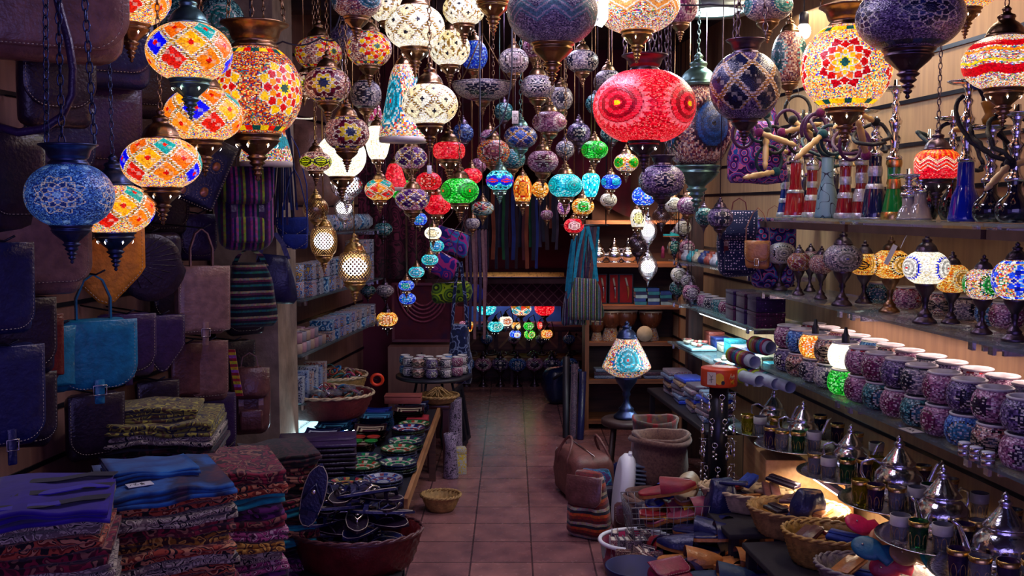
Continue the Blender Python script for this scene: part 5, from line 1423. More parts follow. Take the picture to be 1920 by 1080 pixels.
# rucksacks and the tan pouch hanging from the end of the hookah shelf
SPOT = fabric('spotted_cloth', ['#10143a', '#d8c0d0', '#141840'], 'dots', 75)
MAND = fabric('mandala_cloth', ['#1c2468', '#7a2890', '#1890b0', '#d06090', '#141440'], 'rings', 24)
MAND2 = fabric('mandala_violet', ['#4a1c70', '#a03090', '#2868b0', '#e070a0', '#201450'], 'rings', 26)
def rucksack(loc, rz, w, h, d, mat, trim, label, name='rucksack'):
    t = thing(name, label, 'rucksack', loc, rz)
    MB().rbox((0, 0, -h * .5), (w, d, h), d * .4, n=4, bulge=.06).build('body', mat, t, jit=.006, seed=int(w * 1000))
    MB().outline(outline_pts('round', w * .98, h * .46), .012, puff=.03).build('flap', mat, t, (0, -d * .52, .01), (-.12, 0, 0))
    MB().rbox((0, -d * .56, -h * .74), (w * .6, d * .22, h * .32), d * .1, n=3).build('pocket', mat, t)
    for s in (-1, 1):
        MB().ribbon([(s * w * .25, -d * .56, -h * .36), (s * w * .25, -d * .66, -h * .52), (s * w * .25, -d * .58, -h * .64)], .022, .004).build('buckle_strap', trim, t)
        MB().ribbon([(s * w * .22, d * .3, 0), (s * w * .3, d * .62, -h * .25), (s * w * .36, d * .6, -h * .6), (s * w * .38, d * .3, -h * .92)], .03, .006).build('shoulder_strap', trim, t)
    MB().ribbon([(-.04, 0, -.01), (-.03, 0, .05), (0, 0, .07), (.03, 0, .05), (.04, 0, -.01)], .016, .004, side=(0, 1, 0)).build('carry_loop', trim, t)
    return t


rucksack(P(1386, 398, 5.0), -.35, .20, .32, .12, SPOT, LE['oxblood'], 'navy rucksack with pale spots and oxblood straps')
rucksack(P(1452, 412, 4.98) + Vector((.0, 0, 0)), -.25, .21, .34, .10, MAND, LE['tan'], 'blue and pink mandala print rucksack behind the tan pouch')
satchel(P(1420, 452, 4.84), -.3, .115, .135, .04, LE['tan'], 'small tan leather pouch hanging before the mandala rucksack', 'round', .75, .16, 0, True, True, 'pouch', 'leather_pouch')
cloth_bag(P(1420, 228, 4.62), -.2, .26, .28, .14, MAND2, 'violet mandala print bag hanging above the spotted rucksack', 'mandala_bag', .18)
# coiled hookah hoses with pale wooden handles hanging before the violet bag
for k, (px, py) in enumerate(((1395, 250), (1425, 240), (1452, 262), (1478, 232), (1440, 300), (1500, 262), (1530, 240), (1560, 262), (1495, 205), (1600, 270))):
    p = P(px, py, 4.42 + .02 * k if px < 1480 else YR(px, .02) - .02)
    t = thing('spare_hose', 'coiled %s hookah hose with a pale turned handle, %s from the violet bag' % (('plum', 'teal', 'black')[k % 3], ORD[k]), 'hose', p, 0, 'hookah hoses hung in coils')
    c = ('#4a1a4a', '#14323c', '#0c0c12')[k % 3]; a0 = k * 1.3; r = .055
    MB().tube([(r * math.cos(a0 + u) * (1 - .02 * u), .012 * u - .04, r * 1.1 * math.sin(a0 + u)) for u in np.linspace(0, 8.5, 30)], .0075, 7).build('hose', HOSE[c], t)
    d = Vector((math.cos(k * 2.3), -.35, math.sin(k * 2.3) - .4)).normalized()
    e = Vector((r * math.cos(a0), -.045, r * 1.1 * math.sin(a0)))
    m = MB(); m.lathe([(.007, 0), (.013, .006), (.010, .03), (.015, .045), (.010, .06), (.013, .075), (.014, .12), (.009, .135), (.013, .145), (.005, .17)], 14); m.build('handle', PALEWOOD, t, e, d.to_track_quat('Z', 'Y').to_euler())
    MB().ball(tuple(e), .021, n=14).build('pompom', POM[('plum', 'teal', 'black')[k % 3]], t)
    MB().tube([(0, -.02, r), (0, 0, max(.1, 2.13 - p.z))], .001, 4).build('hanging_string', CORD, t)

# ------------------------------------------------------------------ bookcase facing the aisle at the far end
BW = wood('bookcase_wood', '#6a4028', '#8a5838', 3, .5, 2); BWX = wood('bookcase_shelf', '#6a4028', '#946040', 3, .5, 0)
BX0, BX1, BY, BD = .555, 1.30, 7.55, .34
t = thing('bookcase', 'open wooden bookcase facing the aisle with drums and silver teapots', 'bookcase', ((BX0 + BX1) / 2, BY, 0))
hw = (BX1 - BX0) / 2
for s in (-1, 1): MB().box((s * (hw - .015), BD / 2, .80), (.03, BD, 1.60)).build('side_panel', BW, t)
for z in (.06, .37, .66, .94, 1.26, 1.585): MB().box((0, BD / 2, z), (hw * 2 - .062, BD - .02, .028)).build('shelf_board', BWX, t)
MB().box((0, BD + .006, .8), (hw * 2, .012, 1.6)).build('back_panel', wood('bookcase_back', '#3a2622', '#54362c', 2, .7, 0), t)
area('bookcase_lamp', (.93, 7.35, 1.75), (.75, 0, 0), .5, .06, 3.2, (1, .62, .36), 1.6)
teap = None
for k, px in enumerate((1122, 1152, 1178)): teapot((((px - 960) / F * 7.65), 7.66, 1.275), .15, (.3, PI, .1)[k], 'small silver teapot on the bookcase, %s from the aisle' % ORD[k], SILVER, 'silver teapots on the bookcase')
RED = simple('red_velvet', '#a01018', .8)
for k, px in enumerate((1108, 1130, 1152, 1175)):
    X = (px - 960) / F * 7.7; w = .075 if k < 3 else .11
    t = thing('dagger_box', 'red lined box holding a curved dagger, %s from the aisle' % ORD[k], 'dagger box', (X, 7.72, .955), 0, 'boxed daggers on the bookcase')
    MB().box((0, .01, .115), (w, .02, .23)).build('case', BLACK, t); MB().box((0, -.0015, .115), (w - .016, .003, .214)).build('lining', RED, t)
    cv = [(w * .22 * math.sin(u * 2.2) - .006, -.010, .20 - .17 * u) for u in np.linspace(0, 1, 9)]
    MB().tube(cv[:4], .008, 8).build('hilt', simple('bone_hilt', '#b8b0a0', .4), t)
    MB().tube(cv[3:], [.009, .010, .009, .007, .005, .002], 8).build('scabbard', SILVER if k < 3 else LE['tan'], t)
BK = [simple('book_' + n, c, .5) for n, c in (('teal', '#1c6a80'), ('blue', '#1c3a80'), ('pale', '#7aa0b0'), ('navy', '#101c48'))]
for k in range(14):
    st = k // 5; lv = k % 5; X = (1203 + 24 * st - 960) / F * 7.6
    o = thing('book', '%s booklet, %s up in the %s stack from the daggers' % (('teal', 'blue', 'pale', 'navy')[k % 4], ORD[lv], ORD[st]), 'book', (X + rnd.uniform(-.004, .004), 7.68, .955 + .0255 * lv), rnd.uniform(-.06, .06), 'stacked booklets on the bookcase')
    MB().box((0, 0, .0115), (.085, .12, .019)).build('pages', CREAM, o); MB().box((0, -.001, .0225), (.088, .124, .003)).build('cover', BK[k % 4], o); MB().box((0, -.0625, .0115), (.088, .003, .0235)).build('spine', BK[k % 4], o)
DJ = fabric('drum_print', ['#8a1c28', '#d8a030', '#1c4a8a', '#e8d8b0', '#201420'], 'paisley', 45); DJW = wood('drum_wood', '#5a2c1c', '#7a4228', 5, .35, 2); SKIN = simple('goat_skin', '#b8a88c', .7)
def djembe(loc, s, label, small=False):
    t = thing('djembe_drum', label, 'drum', loc, rnd.random())
    MB().lathe([(.30 * s, 0), (.31 * s, .02 * s), (.24 * s, .25 * s), (.19 * s, .42 * s)], 24).build('foot', DJ, t)
    MB().lathe([(.19 * s, .42 * s), (.30 * s, .56 * s), (.38 * s, .75 * s), (.39 * s, .97 * s)], 24).build('shell', DJW, t)
    MB().lathe([(.40 * s, .95 * s), (.41 * s, .97 * s), (.39 * s, 1.0 * s), (.01, 1.0 * s)], 24).build('skin', SKIN, t)
    for q in range(10):
        a = q * PI / 5; MB().tube([(.395 * s * math.cos(a), .395 * s * math.sin(a), .95 * s), (.27 * s * math.cos(a + .2), .27 * s * math.sin(a + .2), .52 * s)], .0025, 4).build('cord', STITCH, t)
    return t


for k, (px, s, z, Y) in enumerate(((1120, .155, .675, 7.66), (1146, .235, .675, 7.66), (1174, .235, .675, 7.68), (1221, .23, .675, 7.68))):
    djembe(((px - 960) / F * Y, Y, z), s, ('small printed drum at the aisle end of the bookcase shelf', 'tall hand drum beside the small printed one', 'tall hand drum in the middle of the bookcase shelf', 'tall hand drum behind the pale round skin drum')[k])
t = thing('frame_drum', 'pale round skin drum leaning on its edge among the hand drums', 'drum', (1.01, 7.58, .675 + .062)); t.rotation_euler = (PI / 2 - .2, 0, 0)
MB().lathe([(.060, -.02), (.062, 0), (.060, .003)], 30).build('hoop', DJW, t); MB().lathe([(.001, .0035), (.060, .0035), (.060, .0038)], 30).build('skin', SKIN, t)
for k in range(7):
    o = MB().rbox((0, 0, .012), (.17, .12, .024), .004, n=2).build('dark_parcel', PK[(2, 3)[k % 2]], None, (.72 + .19 * (k % 3), 7.66, .387 + .026 * (k // 3)), (0, 0, rnd.uniform(-.1, .1)))
    tag(o, 'dark wrapped parcel on the lowest bookcase shelf, %s column, %s up' % (ORD[k % 3], ORD[k // 3]), 'parcel')
# rosette tealight holders on top of each other by the post
for k, (px, py, Y, w) in enumerate(((1281, 427, 6.6, 30), (1268, 441, 6.7, 26), (1265, 464, 6.62, 28), (1288, 464, 6.5, 30), (1272, 515, 6.4, 30), (1290, 527, 6.3, 28), (1270, 540, 6.45, 30), (1296, 548, 6.2, 34))):
    hang_lamp(px, py, w, w * .86, Y, 'rosette', ('white', 'grey', 'teal', 'pink')[k % 4], [('#c0b8a0', '#a8a098', '#3a9078', '#a08898')[k % 4], '#14141c', '#20283c'], 0, ('cream', 'grey', 'pale green', 'mauve')[k % 4] + ' disc lamp hanging before the wooden post, %s from the top' % ORD[k], cup=True, shape='round', met=DARKMET)
t = thing('timber_post', 'dark brown timber post between the bookcase and the shelves', 'post', (XR(6.2) + .17, 6.75, 0))
MB().rbox((0, 0, 1.45), (.10, .10, 2.9), .006).build('shaft', wood('post_wood', '#3a2424', '#5a3a34', 3, .6, 2), t)
pierced(1215, 432, 34, 40, 6.1, SILVER, True, 'pierced silver lantern with a lit bulb, upper one before the bookcase')
pierced(1215, 500, 36, 40, 6.15, SILVER, True, 'pierced silver lantern with a lit bulb, lower one before the bookcase')
pierced(1196, 458, 44, 30, 6.4, DARKMET, False, 'unlit dark pierced lantern beside the lower lit silver one')
pierced(1240, 405, 34, 26, 6.3, DARKMET, False, 'unlit dark pierced lantern above the bookcase near the post')
t = thing('slipper_charm', 'turquoise felt slipper charm hanging before the bookcase', 'charm', P(1258, 438, 6.3), 0); slipper_mesh(.38).build('felt_slipper', [simple('turq_felt', '#1c9a98', .8), LE['tan'], LE['mid']], t, (-.05, 0, -.02)); MB().tube([(0, 0, 0), (0, 0, .5)], .001, 4).build('string', CORD, t)
for k, (px, py, c) in enumerate(((1243, 470, 'rose'), (1256, 462, 'sand'))):
    t = thing('tassel_charm', '%s tassel figure hanging beside the bookcase teapots' % ('pink' if k == 0 else 'golden'), 'charm', P(px, py, 6.5)); MB().lathe([(.002, -.05), (.014, -.045), (.010, 0), (.013, .01), (.004, .03)], 10).build('tassel', MATS['bangle_' + c], t); MB().tube([(0, 0, .02), (0, 0, .35)], .001, 4).build('string', CORD, t)

# ------------------------------------------------------------------ striped bags and straps hanging at the bookcase corner
STRP = fabric('striped_weave', ['#5a7a38', '#301c50', '#8a98a8', '#1c4a60', '#6a2c58', '#b0a878', '#141428'], 'stripe', 26, axis='X')
STRP2 = fabric('striped_weave_dark', ['#1c2c50', '#6a2c58', '#38707a', '#302040', '#8a8898'], 'stripe', 30, axis='X')
TQ = fabric('turquoise_strap', ['#106a8a', '#1c8aa8', '#0c4860'], 'noise', 30)
cloth_bag(P(1098, 522, 6.75), -.1, .235, .28, .10, STRP, 'striped cotton shoulder bag with tassels hanging at the bookcase corner', 'striped_bag', .36, TQ, tassel=True)
cloth_bag(P(1076, 540, 6.95), .2, .16, .26, .08, STRP2, 'darker striped bag behind the tasselled one', 'striped_bag', .34, TQ)
for k in range(9):
    px = 1072 + 5.2 * k; o = MB().ribbon([P(px + 8, 425, 6.85 + .02 * k), P(px + 2 * math.sin(k), 500, 6.85 + .02 * k), P(px - 6, 560 + 8 * (k % 3), 6.85 + .02 * k)], .022, .004).build('woven_strap', (TQ, STRP2, LE['dark'], LE['brown'])[k % 4], None)
    tag(o, '%s woven strap hanging above the striped bags, %s from the doorway' % (('turquoise', 'striped', 'black', 'brown')[k % 4], ORD[k]), 'strap', 'woven straps at the bookcase corner')
for k in range(3):
    t = thing('rolled_poster', 'dark rolled poster standing against the bookcase side, %s from the aisle' % ORD[k], 'poster roll', (.40 + .05 * k, 7.3 - .03 * k, 0)); t.rotation_euler = (-.06, .02 * k, 0)
    MB().lathe([(.025, 0), (.026, .01), (.026, .60 - .05 * k), (.020, .60 - .05 * k), (.018, .5)], 16).build('roll', (BLACK, PK[3], LE['navy'])[k], t)
# dark rucksack slumped on the floor in the doorway
t = thing('slumped_bag', 'dark blue glossy bag slumped on the floor in the passage', 'bag', P(1052, 718, 8.6) + Vector((0, 0, .02)), .3)
t.location.z = 0
MB().rbox((0, 0, .16), (.32, .24, .32), .10, n=5, bulge=.12).build('body', LEA('shiny', '#101c3c', .22), t, jit=.02, seed=4)
MB().tube([(-.12, -.13, .24), (-.04, -.17, .30), (.06, -.17, .28), (.13, -.13, .2)], .012, 8).build('strap', BLACK, t)

# ------------------------------------------------------------------ big table lamp on a stool, and what stands on the floor by it
Y = 5.92; X = (1177 - 960) / F * Y
t = thing('round_stool', 'dark round stool carrying the big turquoise disc lamp', 'stool', (X, Y, 0)); MB().lathe([(.14, .40), (.15, .41), (.15, .43), (.14, .44)], 28).build('seat', wood('stool_wood', '#2a1818', '#3c2622'), t)
for k in range(4):
    a = k * PI / 2 + .6; MB().tube([(.10 * math.cos(a), .10 * math.sin(a), .40), (.15 * math.cos(a), .15 * math.sin(a), 0)], .014, 8).build('leg', MATS['stool_wood'], t)
R = 45 * Y / F
table_lamp((X, Y, .442), R, 74 * Y / F, 'rosette', 'confetti', ['#18b8d0', '#0a7890', '#e03028'], .55, 'big table lamp shaped like an onion with a glowing turquoise disc', BLUEMET, 110, -.05, 'cone', 1.85, 77, 'onion_lamp')
BURL = fabric('burlap', ['#4a3030', '#6a4a40', '#7a5a4a'], 'noise', 80, .95)
BURLR = fabric('burlap_red_stripe', ['#5a4038', '#5a4038', '#5a4038', '#7a1c20'], 'stripe', 9, .95, 'X')
sack((.80, 5.55, .222), .125, .30, 'open burlap sack with red stripes behind the rolled ones', BURLR, 0)
sack((.79, 5.26, .222), .145, .28, 'burlap sack with rolled cuff and plastic bag inside', BURL, 1)
sack((.75, 4.98, .0), .165, .26, 'low wide burlap sack with two rolled cuffs', BURL, 2)
t = thing('wooden_bench', 'low wooden bench under the burlap sacks', 'bench', (.80, 5.40, 0)); MB().box((0, 0, .205), (.27, .60, .025)).build('seat', MATS['crate_wood'], t)
for sx, sy in ((-1, -1), (1, -1), (1, 1), (-1, 1)): MB().box((sx * .11, sy * .27, .096), (.03, .03, .192)).build('leg', MATS['crate_wood'], t)
# duffel bag
DUF = LEA('duffel', '#6a3c38', .5)
t = thing('duffel_bag', 'brown leather duffel bag standing on the tiles beside the patterned pot', 'bag', (.42, 5.80, 0), .25)
b = MB(); b.rbox((0, 0, .14), (.26, .42, .28), .065, n=5, bulge=.03); b.build('body', DUF, t, jit=.004, seed=3)
for s in (-1, 1):
    MB().tube([(s * .125, -.1, .15)] + [(s * (.128 - .05 * math.sin(u)), -.09 * math.cos(u), .25 + .11 * math.sin(u)) for u in np.linspace(0, PI, 9)] + [(s * .125, .1, .15)], .008, 7).build('handle', DUF, t)
MB().rbox((0, -.215, .13), (.16, .05, .14), .02).build('end_pocket', DUF, t)
MB().rbox((0, -.245, .18), (.165, .012, .07), .005).build('pocket_flap', LE['brown'], t)
MB().tube([(0, -.2, .285), (0, .2, .285)], .004, 5).build('zip', BUCK, t)
# patterned pot
POTM = fabric('zigzag_pot', ['#0e0e18', '#c8c8d0', '#0e0e18', '#c8c8d0'], 'paisley', 30)
t = thing('woven_pot', 'round white basket with black diamond pattern beside the duffel bag', 'basket', (.37, 6.25, 0))
MB().lathe([(.078, 0), (.085, .02), (.088, .15), (.086, .16)], 30).build('body', POTM, t)
MB().tube([(.086 * math.cos(a), .086 * math.sin(a), .165) for a in [2 * PI * j / 30 for j in range(30)]], .009, 8, closed=True).build('rim', WHITE, t)
# woven ethnic bag slumped
ETH = fabric('kilim_red', ['#8a2418', '#c85020', '#201c30', '#b8a890', '#5a1820'], 'stripe', 13, .9, 'Z')
cloth_bag(Vector((.395, 5.05, .345)), -.5, .22, .34, .13, ETH, 'kilim bag of red, orange and white bands slumped by the white fan', 'kilim_bag', 0, None, LE['brown'])
cloth_bag(Vector((.46, 5.42, .26)), .3, .22, .25, .16, fabric('teal_print', ['#0c3850', '#1c7090', '#402050', '#183060'], 'paisley', 20), 'teal printed cloth bag between duffel and kilim bag', 'printed_bag', 0)
# oval white fan standing on edge
t = thing('floor_fan', 'oval white plastic fan heater leaning upright at the aisle edge', 'fan', (.565, 5.20, 0)); t.rotation_euler = (0, .12, -.12); t.scale = (1, 1, 1.02)
def oval(n=34): return [(.10 * math.cos(a), .20 + .20 * math.sin(a)) for a in [2 * PI * j / n for j in range(n)]]
MB().outline(oval(), .075, bev=.022, puff=.006).build('shell', WHITE, t, (0, 0, 0), (0, 0, -PI / 2 + .25))
for k in range(16):
    z = .05 + .02 * k; w = .10 * math.sqrt(max(0, 1 - ((z - .2) / .2) ** 2)) * .9
    MB().box((.062, 0, z), (.055, 2 * w, .006)).build('grille_bar', simple('grey_plastic', '#5a6478', .5), t, (0, 0, 0), (0, 0, .25))
MB().rbox((.01, 0, .40), (.02, .05, .02), .006).build('handle', WHITE, t)
# purple leather holdall next to the fan
t = satchel(Vector((.695, 4.70, .27)), .2, .20, .22, .16, LE['dark'], 'dark purple leather holdall lying behind the white fan', 'round', .6, None, 0, True, True, 'bag', 'leather_holdall')
for k, (x, y, z, m, lab) in enumerate(((.56, 5.30, .19, 'dark', 'dark leather purse beside the rolled sacks'), (.63, 5.06, .17, 'brown', 'brown leather purse slumped before the wide sack'), (.68, 5.75, .20, 'navy', 'navy leather purse under the big onion lamp'))):
    satchel(Vector((x, y, z)), rnd.uniform(-.5, .5), .2, .17, .10, LE[m], lab, 'round', .6, None, 0, True, True, 'bag')
t = thing('hanging_rack', 'dark rack of bars at the bookcase corner carrying straps and striped bags', 'rack', (.46, 6.85, 1.575))
for y in (-.10, 0, .10, .17): MB().tube([(-.12, y, 0), (.20, y, 0)], .006, 6).build('bar', BLACKMET, t)
for x in (-.10, .18): MB().tube([(x, -.12, 0), (x, .19, 0)], .006, 6).build('side_bar', BLACKMET, t); MB().tube([(x, 0, 0), (x, 0, CEIL - 1.575)], .004, 6).build('rod', BLACKMET, t)
# ------------------------------------------------------------------ baskets and slippers low down on the hookah side
def platform(name, label, cx, cy, w, d, h, mat, rz=0):
    t = thing(name, label, 'stand', (cx, cy, 0), rz)
    MB().rbox((0, 0, h - .012), (w, d, .024), .004, n=2).build('top', mat, t)
    for sx, sy in ((-1, -1), (1, -1), (1, 1), (-1, 1)): MB().box((sx * (w / 2 - .03), sy * (d / 2 - .03), (h - .026) / 2), (.035, .035, h - .026)).build('leg', mat, t)
    return t


CRW = MATS['crate_wood']; DKC = simple('dark_felt', '#150e1a', .9, 0, .3, 60)
platform('low_stand', 'low dark stand under the two pale oval baskets', 1.10, 4.24, .46, .40, .36, DKC, .1)
platform('low_stand', 'low dark stand under the golden basket and the purse basket', 1.19, 3.55, .46, .80, .36, DKC, .1)
GOLDW = simple('golden_willow', '#a8803c', .5, 0, .5, 120, .4); PALEW = simple('pale_willow', '#c0a884', .6, 0, .5, 120, .3); SILW = simple('silvered_willow', '#786c6c', .5, 0, .5, 120, .4)
BSK = [((1.06, 4.36, .362), -.5, .235, .12, .085, 'pale shallow oval basket of wallets by the plywood box', PALEW), ((1.17, 4.02, .362), -.3, .20, .15, .11, 'rounded straw basket holding a navy purse and wallets', STRAW),
       ((1.19, 3.68, .362), -.4, .17, .13, .12, 'golden willow basket with dark wallets', GOLDW), ((1.25, 3.36, .362), -.45, .20, .14, .10, 'silvery basket of fish shaped leather purses at the frame edge', SILW)]
for a in BSK: basket(a[0], a[1], a[2], a[3], a[4], a[5], a[6])
WC = ['navy', 'oxblood', 'dark', 'brown', 'tan', 'suede_blue', 'mid']
def wallet(loc, rot, w, d, m, label):
    t = thing('leather_wallet', label, 'wallet', loc); t.rotation_euler = rot
    MB().rbox((0, 0, .008), (w, d, .016), .005, n=2).build('body', LE[m], t); MB().rbox((0, -d * .2, .0185), (w * .99, d * .55, .004), .0015, n=1).build('flap', LE[m], t)


for bi, (bc, brz, rx, ry, bh, lab, bm) in enumerate(BSK):
    for k in range((9, 7, 6, 5)[bi]):
        a = k * 2.4; r = .62 * math.sqrt((k + .5) / 9)
        x = rx * r * math.cos(a); y = ry * r * math.sin(a)
        X = bc[0] + x * math.cos(brz) - y * math.sin(brz); Yw = bc[1] + x * math.sin(brz) + y * math.cos(brz)
        m = WC[(k * 2 + bi) % 7]
        wallet((X, Yw, bc[2] + bh * .45 + .011 * k), (rnd.uniform(-.25, .25), rnd.uniform(-.25, .25), rnd.uniform(0, 3)), rnd.uniform(.10, .15), rnd.uniform(.055, .08), m, '%s leather wallet in the %s basket, %s from the bottom' % ({'suede_blue': 'blue', 'mid': 'pinkish brown'}.get(m, m), ('pale oval', 'rounded straw', 'golden willow', 'silvery')[bi], ORD[k]))
cloth_bag(Vector((1.20, 3.97, .56)), .4, .15, .12, .08, LE['navy'], 'small navy suede purse standing in the rounded straw basket', 'suede_purse', 0)
FP = [('pink', '#d01850'), ('teal', '#0c5a78'), ('sand', '#a88058'), ('jade', '#18a080'), ('peach', '#c08058'), ('rosy', '#b02040')]
for k, (px, py, Yq) in enumerate(((1616, 985, 3.42), (1634, 1030, 3.28), (1700, 1038, 3.26), (1742, 1045, 3.20), (1655, 1010, 3.38), (1668, 1062, 3.3))):
    p = P(px, py, Yq); n, c = FP[k]; t = thing('fish_purse', '%s leather purse shaped like a fish tail in the silvery basket' % n, 'purse', p); t.rotation_euler = (-.9 + .1 * k, .3 - .1 * k, (.2, -.5, .3, 1.0, .6, -.2)[k])
    lm = simple('purse_' + n, c, .45, 0, .4, 90, .2)
    pts = [(.055 * math.cos(a) - .012, .042 * math.sin(a)) for a in [PI * .22 + 1.56 * PI * i / 18 for i in range(19)]] + [(.062, -.040), (.075, -.018), (.078, .018), (.062, .040)]
    MB().outline(pts, .014, bev=.005, puff=.008).build('body', lm, t); MB().ball((-.03, -.016, 0), .004, n=8).build('snap', BUCK, t)
# ---- slipper heap in the aisle corner
platform('low_stand', 'low dark stand hidden under the heap of slippers', .76, 4.02, .28, .50, .20, DKC, 0)
SC_ = {'navy': LE['navy'], 'tan': LE['tan'], 'slate': simple('leather_slate', '#1c3450', .55, 0, .4, 90, .2), 'yellow': simple('leather_yellow', '#d0a808', .5, 0, .3, 90, .15), 'pinkl': simple('leather_pink', '#8a3850', .5, 0, .3, 90, .2), 'royal': simple('leather_royal', '#202c90', .5, 0, .3, 90, .2), 'red': simple('leather_red', '#801020', .5, 0, .3, 90, .2), 'brown': LE['brown'], 'cream': simple('leather_cream', '#a89070', .5, 0, .3, 90, .2)}
SL = [(1290, 1000, 4.15, .05, 'navy', 'long navy slipper lying on top of the heap, toe to the shelves'), (1262, 985, 4.32, -.5, 'navy', 'navy slipper partly under the long navy one'), (1345, 985, 4.38, 2.6, 'slate', 'dark slate slipper behind the long navy one'),
      (1232, 1045, 4.0, .0, 'tan', 'tan slipper below the long navy slipper'), (1330, 1052, 3.98, .1, 'tan', 'second tan slipper, nearer the shelves'), (1290, 1074, 3.86, -.05, 'slate', 'slate blue slipper cut by the bottom edge'), (1385, 1070, 3.85, .3, 'navy', 'navy slipper by the bottom edge nearer the shelves'),
      (1400, 1020, 4.1, -.35, 'navy', 'navy slipper slanting down toward the baskets'), (1400, 1060, 3.95, .6, 'brown', 'brown slipper between heap and golden basket'), (1232, 966, 4.42, .25, 'yellow', 'bright yellow slipper at the back of the heap'), (1200, 960, 4.38, .6, 'red', 'dark red slipper beside the yellow one'),
      (1390, 985, 4.3, .9, 'slate', 'slate slipper before the wooden crate'), (1350, 1030, 4.12, 2.9, 'navy', 'navy slipper turned with its toe to the aisle'), (1392, 1005, 4.12, 1.9, 'navy', 'navy slipper standing against the straw basket')]
for k, (px, py, Y, rz, c, lab) in enumerate(SL):
    p = P(px, py, Y); p.z = max(p.z - .03, .202)
    slipper(p, (rnd.uniform(-.12, .12), rnd.uniform(-.12, .08), rz), SC_[c], lab, s=1.0)
k = 0
for ly in range(2):
    for ix in range(4):
        c = ('navy', 'slate', 'brown', 'tan', 'navy', 'red', 'slate', 'navy')[k]
        slipper((.63 + .075 * ix, 3.84 + .28 * ly, .203), (0, 0, .9 + .5 * (k % 3)), SC_[c], '%s slipper at the bottom of the heap, %s from the aisle, %s row' % (c, ORD[ix], 'street' if ly == 0 else 'back')); k += 1
# wire basket with pink, blue and red slippers
wx, wy = .80, 4.44
WIRE = simple('white_wire', '#8a8a90', .4, .6)
t = thing('wire_basket', 'white wire basket holding slippers before the wide burlap sack', 'basket', (.70, 4.42, .24), .08)
for z in (0, .05, .10, .15): 
    s = 1 + z * .8; MB().tube([(sx * .17 * s, sy * .11 * s, z) for sx, sy in ((-1, -1), (1, -1), (1, 1), (-1, 1))], .0022, 5, closed=True).build('wire_hoop', WIRE, t)
b = MB()
for k in range(13):
    x = -.17 + .34 * k / 12
    for sy in (-1, 1): b.tube([(x, sy * .11, 0), (x * 1.12, sy * .1232, .15)], .0014, 4)
for k in range(9):
    y = -.11 + .22 * k / 8
    for sx in (-1, 1): b.tube([(sx * .17, y, 0), (sx * .1904, y * 1.12, .15)], .0014, 4)
    b.tube([(-.17, y, 0), (.17, y, 0)], .0014, 4)
b.build('wire_mesh', WIRE, t)
for k, (x, y, z, rz, c, lab) in enumerate(((.60, 4.40, .27, .5, 'pinkl', 'pink slipper standing in the wire basket'), (.62, 4.44, .33, .9, 'royal', 'royal blue slipper leaning in the wire basket'), (.70, 4.38, .30, .2, 'pinkl', 'pink slipper lying across the wire basket rim'), (.58, 4.48, .38, -.3, 'red', 'red and cream slipper on top of the wire basket'), (.76, 4.42, .36, 1.2, 'cream', 'cream slipper at the shelf end of the wire basket'))):
    slipper((x, y, z), (.1, -.25, rz), SC_[c], lab, 'slippers in the wire basket')
cloth_bag(Vector((.93, 4.36, .50)), .2, .15, .20, .10, LE['navy'], 'navy suede cap shaped pouch slung before the wooden crate', 'navy_pouch', 0)
# white and pink basket, the book sack and the blue bin
PKB = fabric('pink_patchwork', ['#a81848', '#c8c0c8', '#901440', '#b8285a'], 'stripe', 3.2, .6, 'X')
t = thing('patchwork_basket', 'low round basket with pink and white cloth sides on the tiles', 'basket', (.60, 4.55, 0), .2)
b = MB(); rings = []
def orr(r, z): return [(r * 1.1 * math.cos(a), r * math.sin(a), z) for a in [2 * PI * j / 40 for j in range(40)]]
b.rings([orr(.125, 0), orr(.14, .06), orr(.152, .15), orr(.150, .16), orr(.142, .15), orr(.125, .012)], 0, True, True); b.build('body', PKB, t)
MB().tube([(.152 * 1.1 * math.cos(a), .152 * math.sin(a), .158) for a in [2 * PI * j / 40 for j in range(40)]], .010, 7, closed=True).build('rim', WHITE, t)
t.location = (.575, 4.555, 0)
BKC = [fabric('notebook_%d' % i, c, 'paisley', 50, .5) for i, c in enumerate((['#5a3040', '#b0a090', '#803048'], ['#38283a', '#806878', '#201824'], ['#6a3038', '#c0a080', '#402030']))]
for k in range(13):
    x = .445 + .036 * (k % 7); y = 4.49 + .10 * (k // 7)
    o = thing('bound_notebook', 'patterned leather notebook, %s in the %s row inside the patchwork basket' % (ORD[k % 7], 'street' if k < 7 else 'back'), 'notebook', (x + .02, y, .016), 0, 'notebooks in the patchwork basket'); o.rotation_euler = (-.06, .12 * math.sin(k * 3), .1 * math.sin(k * 7))
    MB().rbox((0, 0, .088), (.022, .085, .15), .002, n=1).build('pages', CREAM, o); MB().box((-.013, 0, .09), (.004, .092, .16)).build('cover', BKC[k % 3], o); MB().box((.013, 0, .09), (.004, .092, .16)).build('cover', BKC[k % 3], o); MB().box((0, -.0465, .09), (.030, .004, .16)).build('spine', BKC[k % 3], o)
sack((.56, 4.20, .0), .105, .20, 'small cloth bin of leather notebooks beside the blue bin', BURL, 1, 'cloth_bin')
for k in range(8):
    a = k * 2.39; r = .055 * math.sqrt(k / 2)
    o = thing('bound_notebook', 'patterned leather notebook standing in the small cloth bin, %s from its middle' % ORD[k], 'notebook', (.56 + r * math.cos(a) * .9, 4.20 + r * math.sin(a) * .9, .07)); o.rotation_euler = (.1 * math.sin(k), .1 * math.cos(k), .3 * k)
    MB().box((0, 0, .085), (.018, .06, .15)).build('pages', CREAM, o); MB().box((-.011, 0, .087), (.004, .066, .16)).build('cover', BKC[(k + 1) % 3], o); MB().box((.011, 0, .087), (.004, .066, .16)).build('cover', BKC[(k + 1) % 3], o)
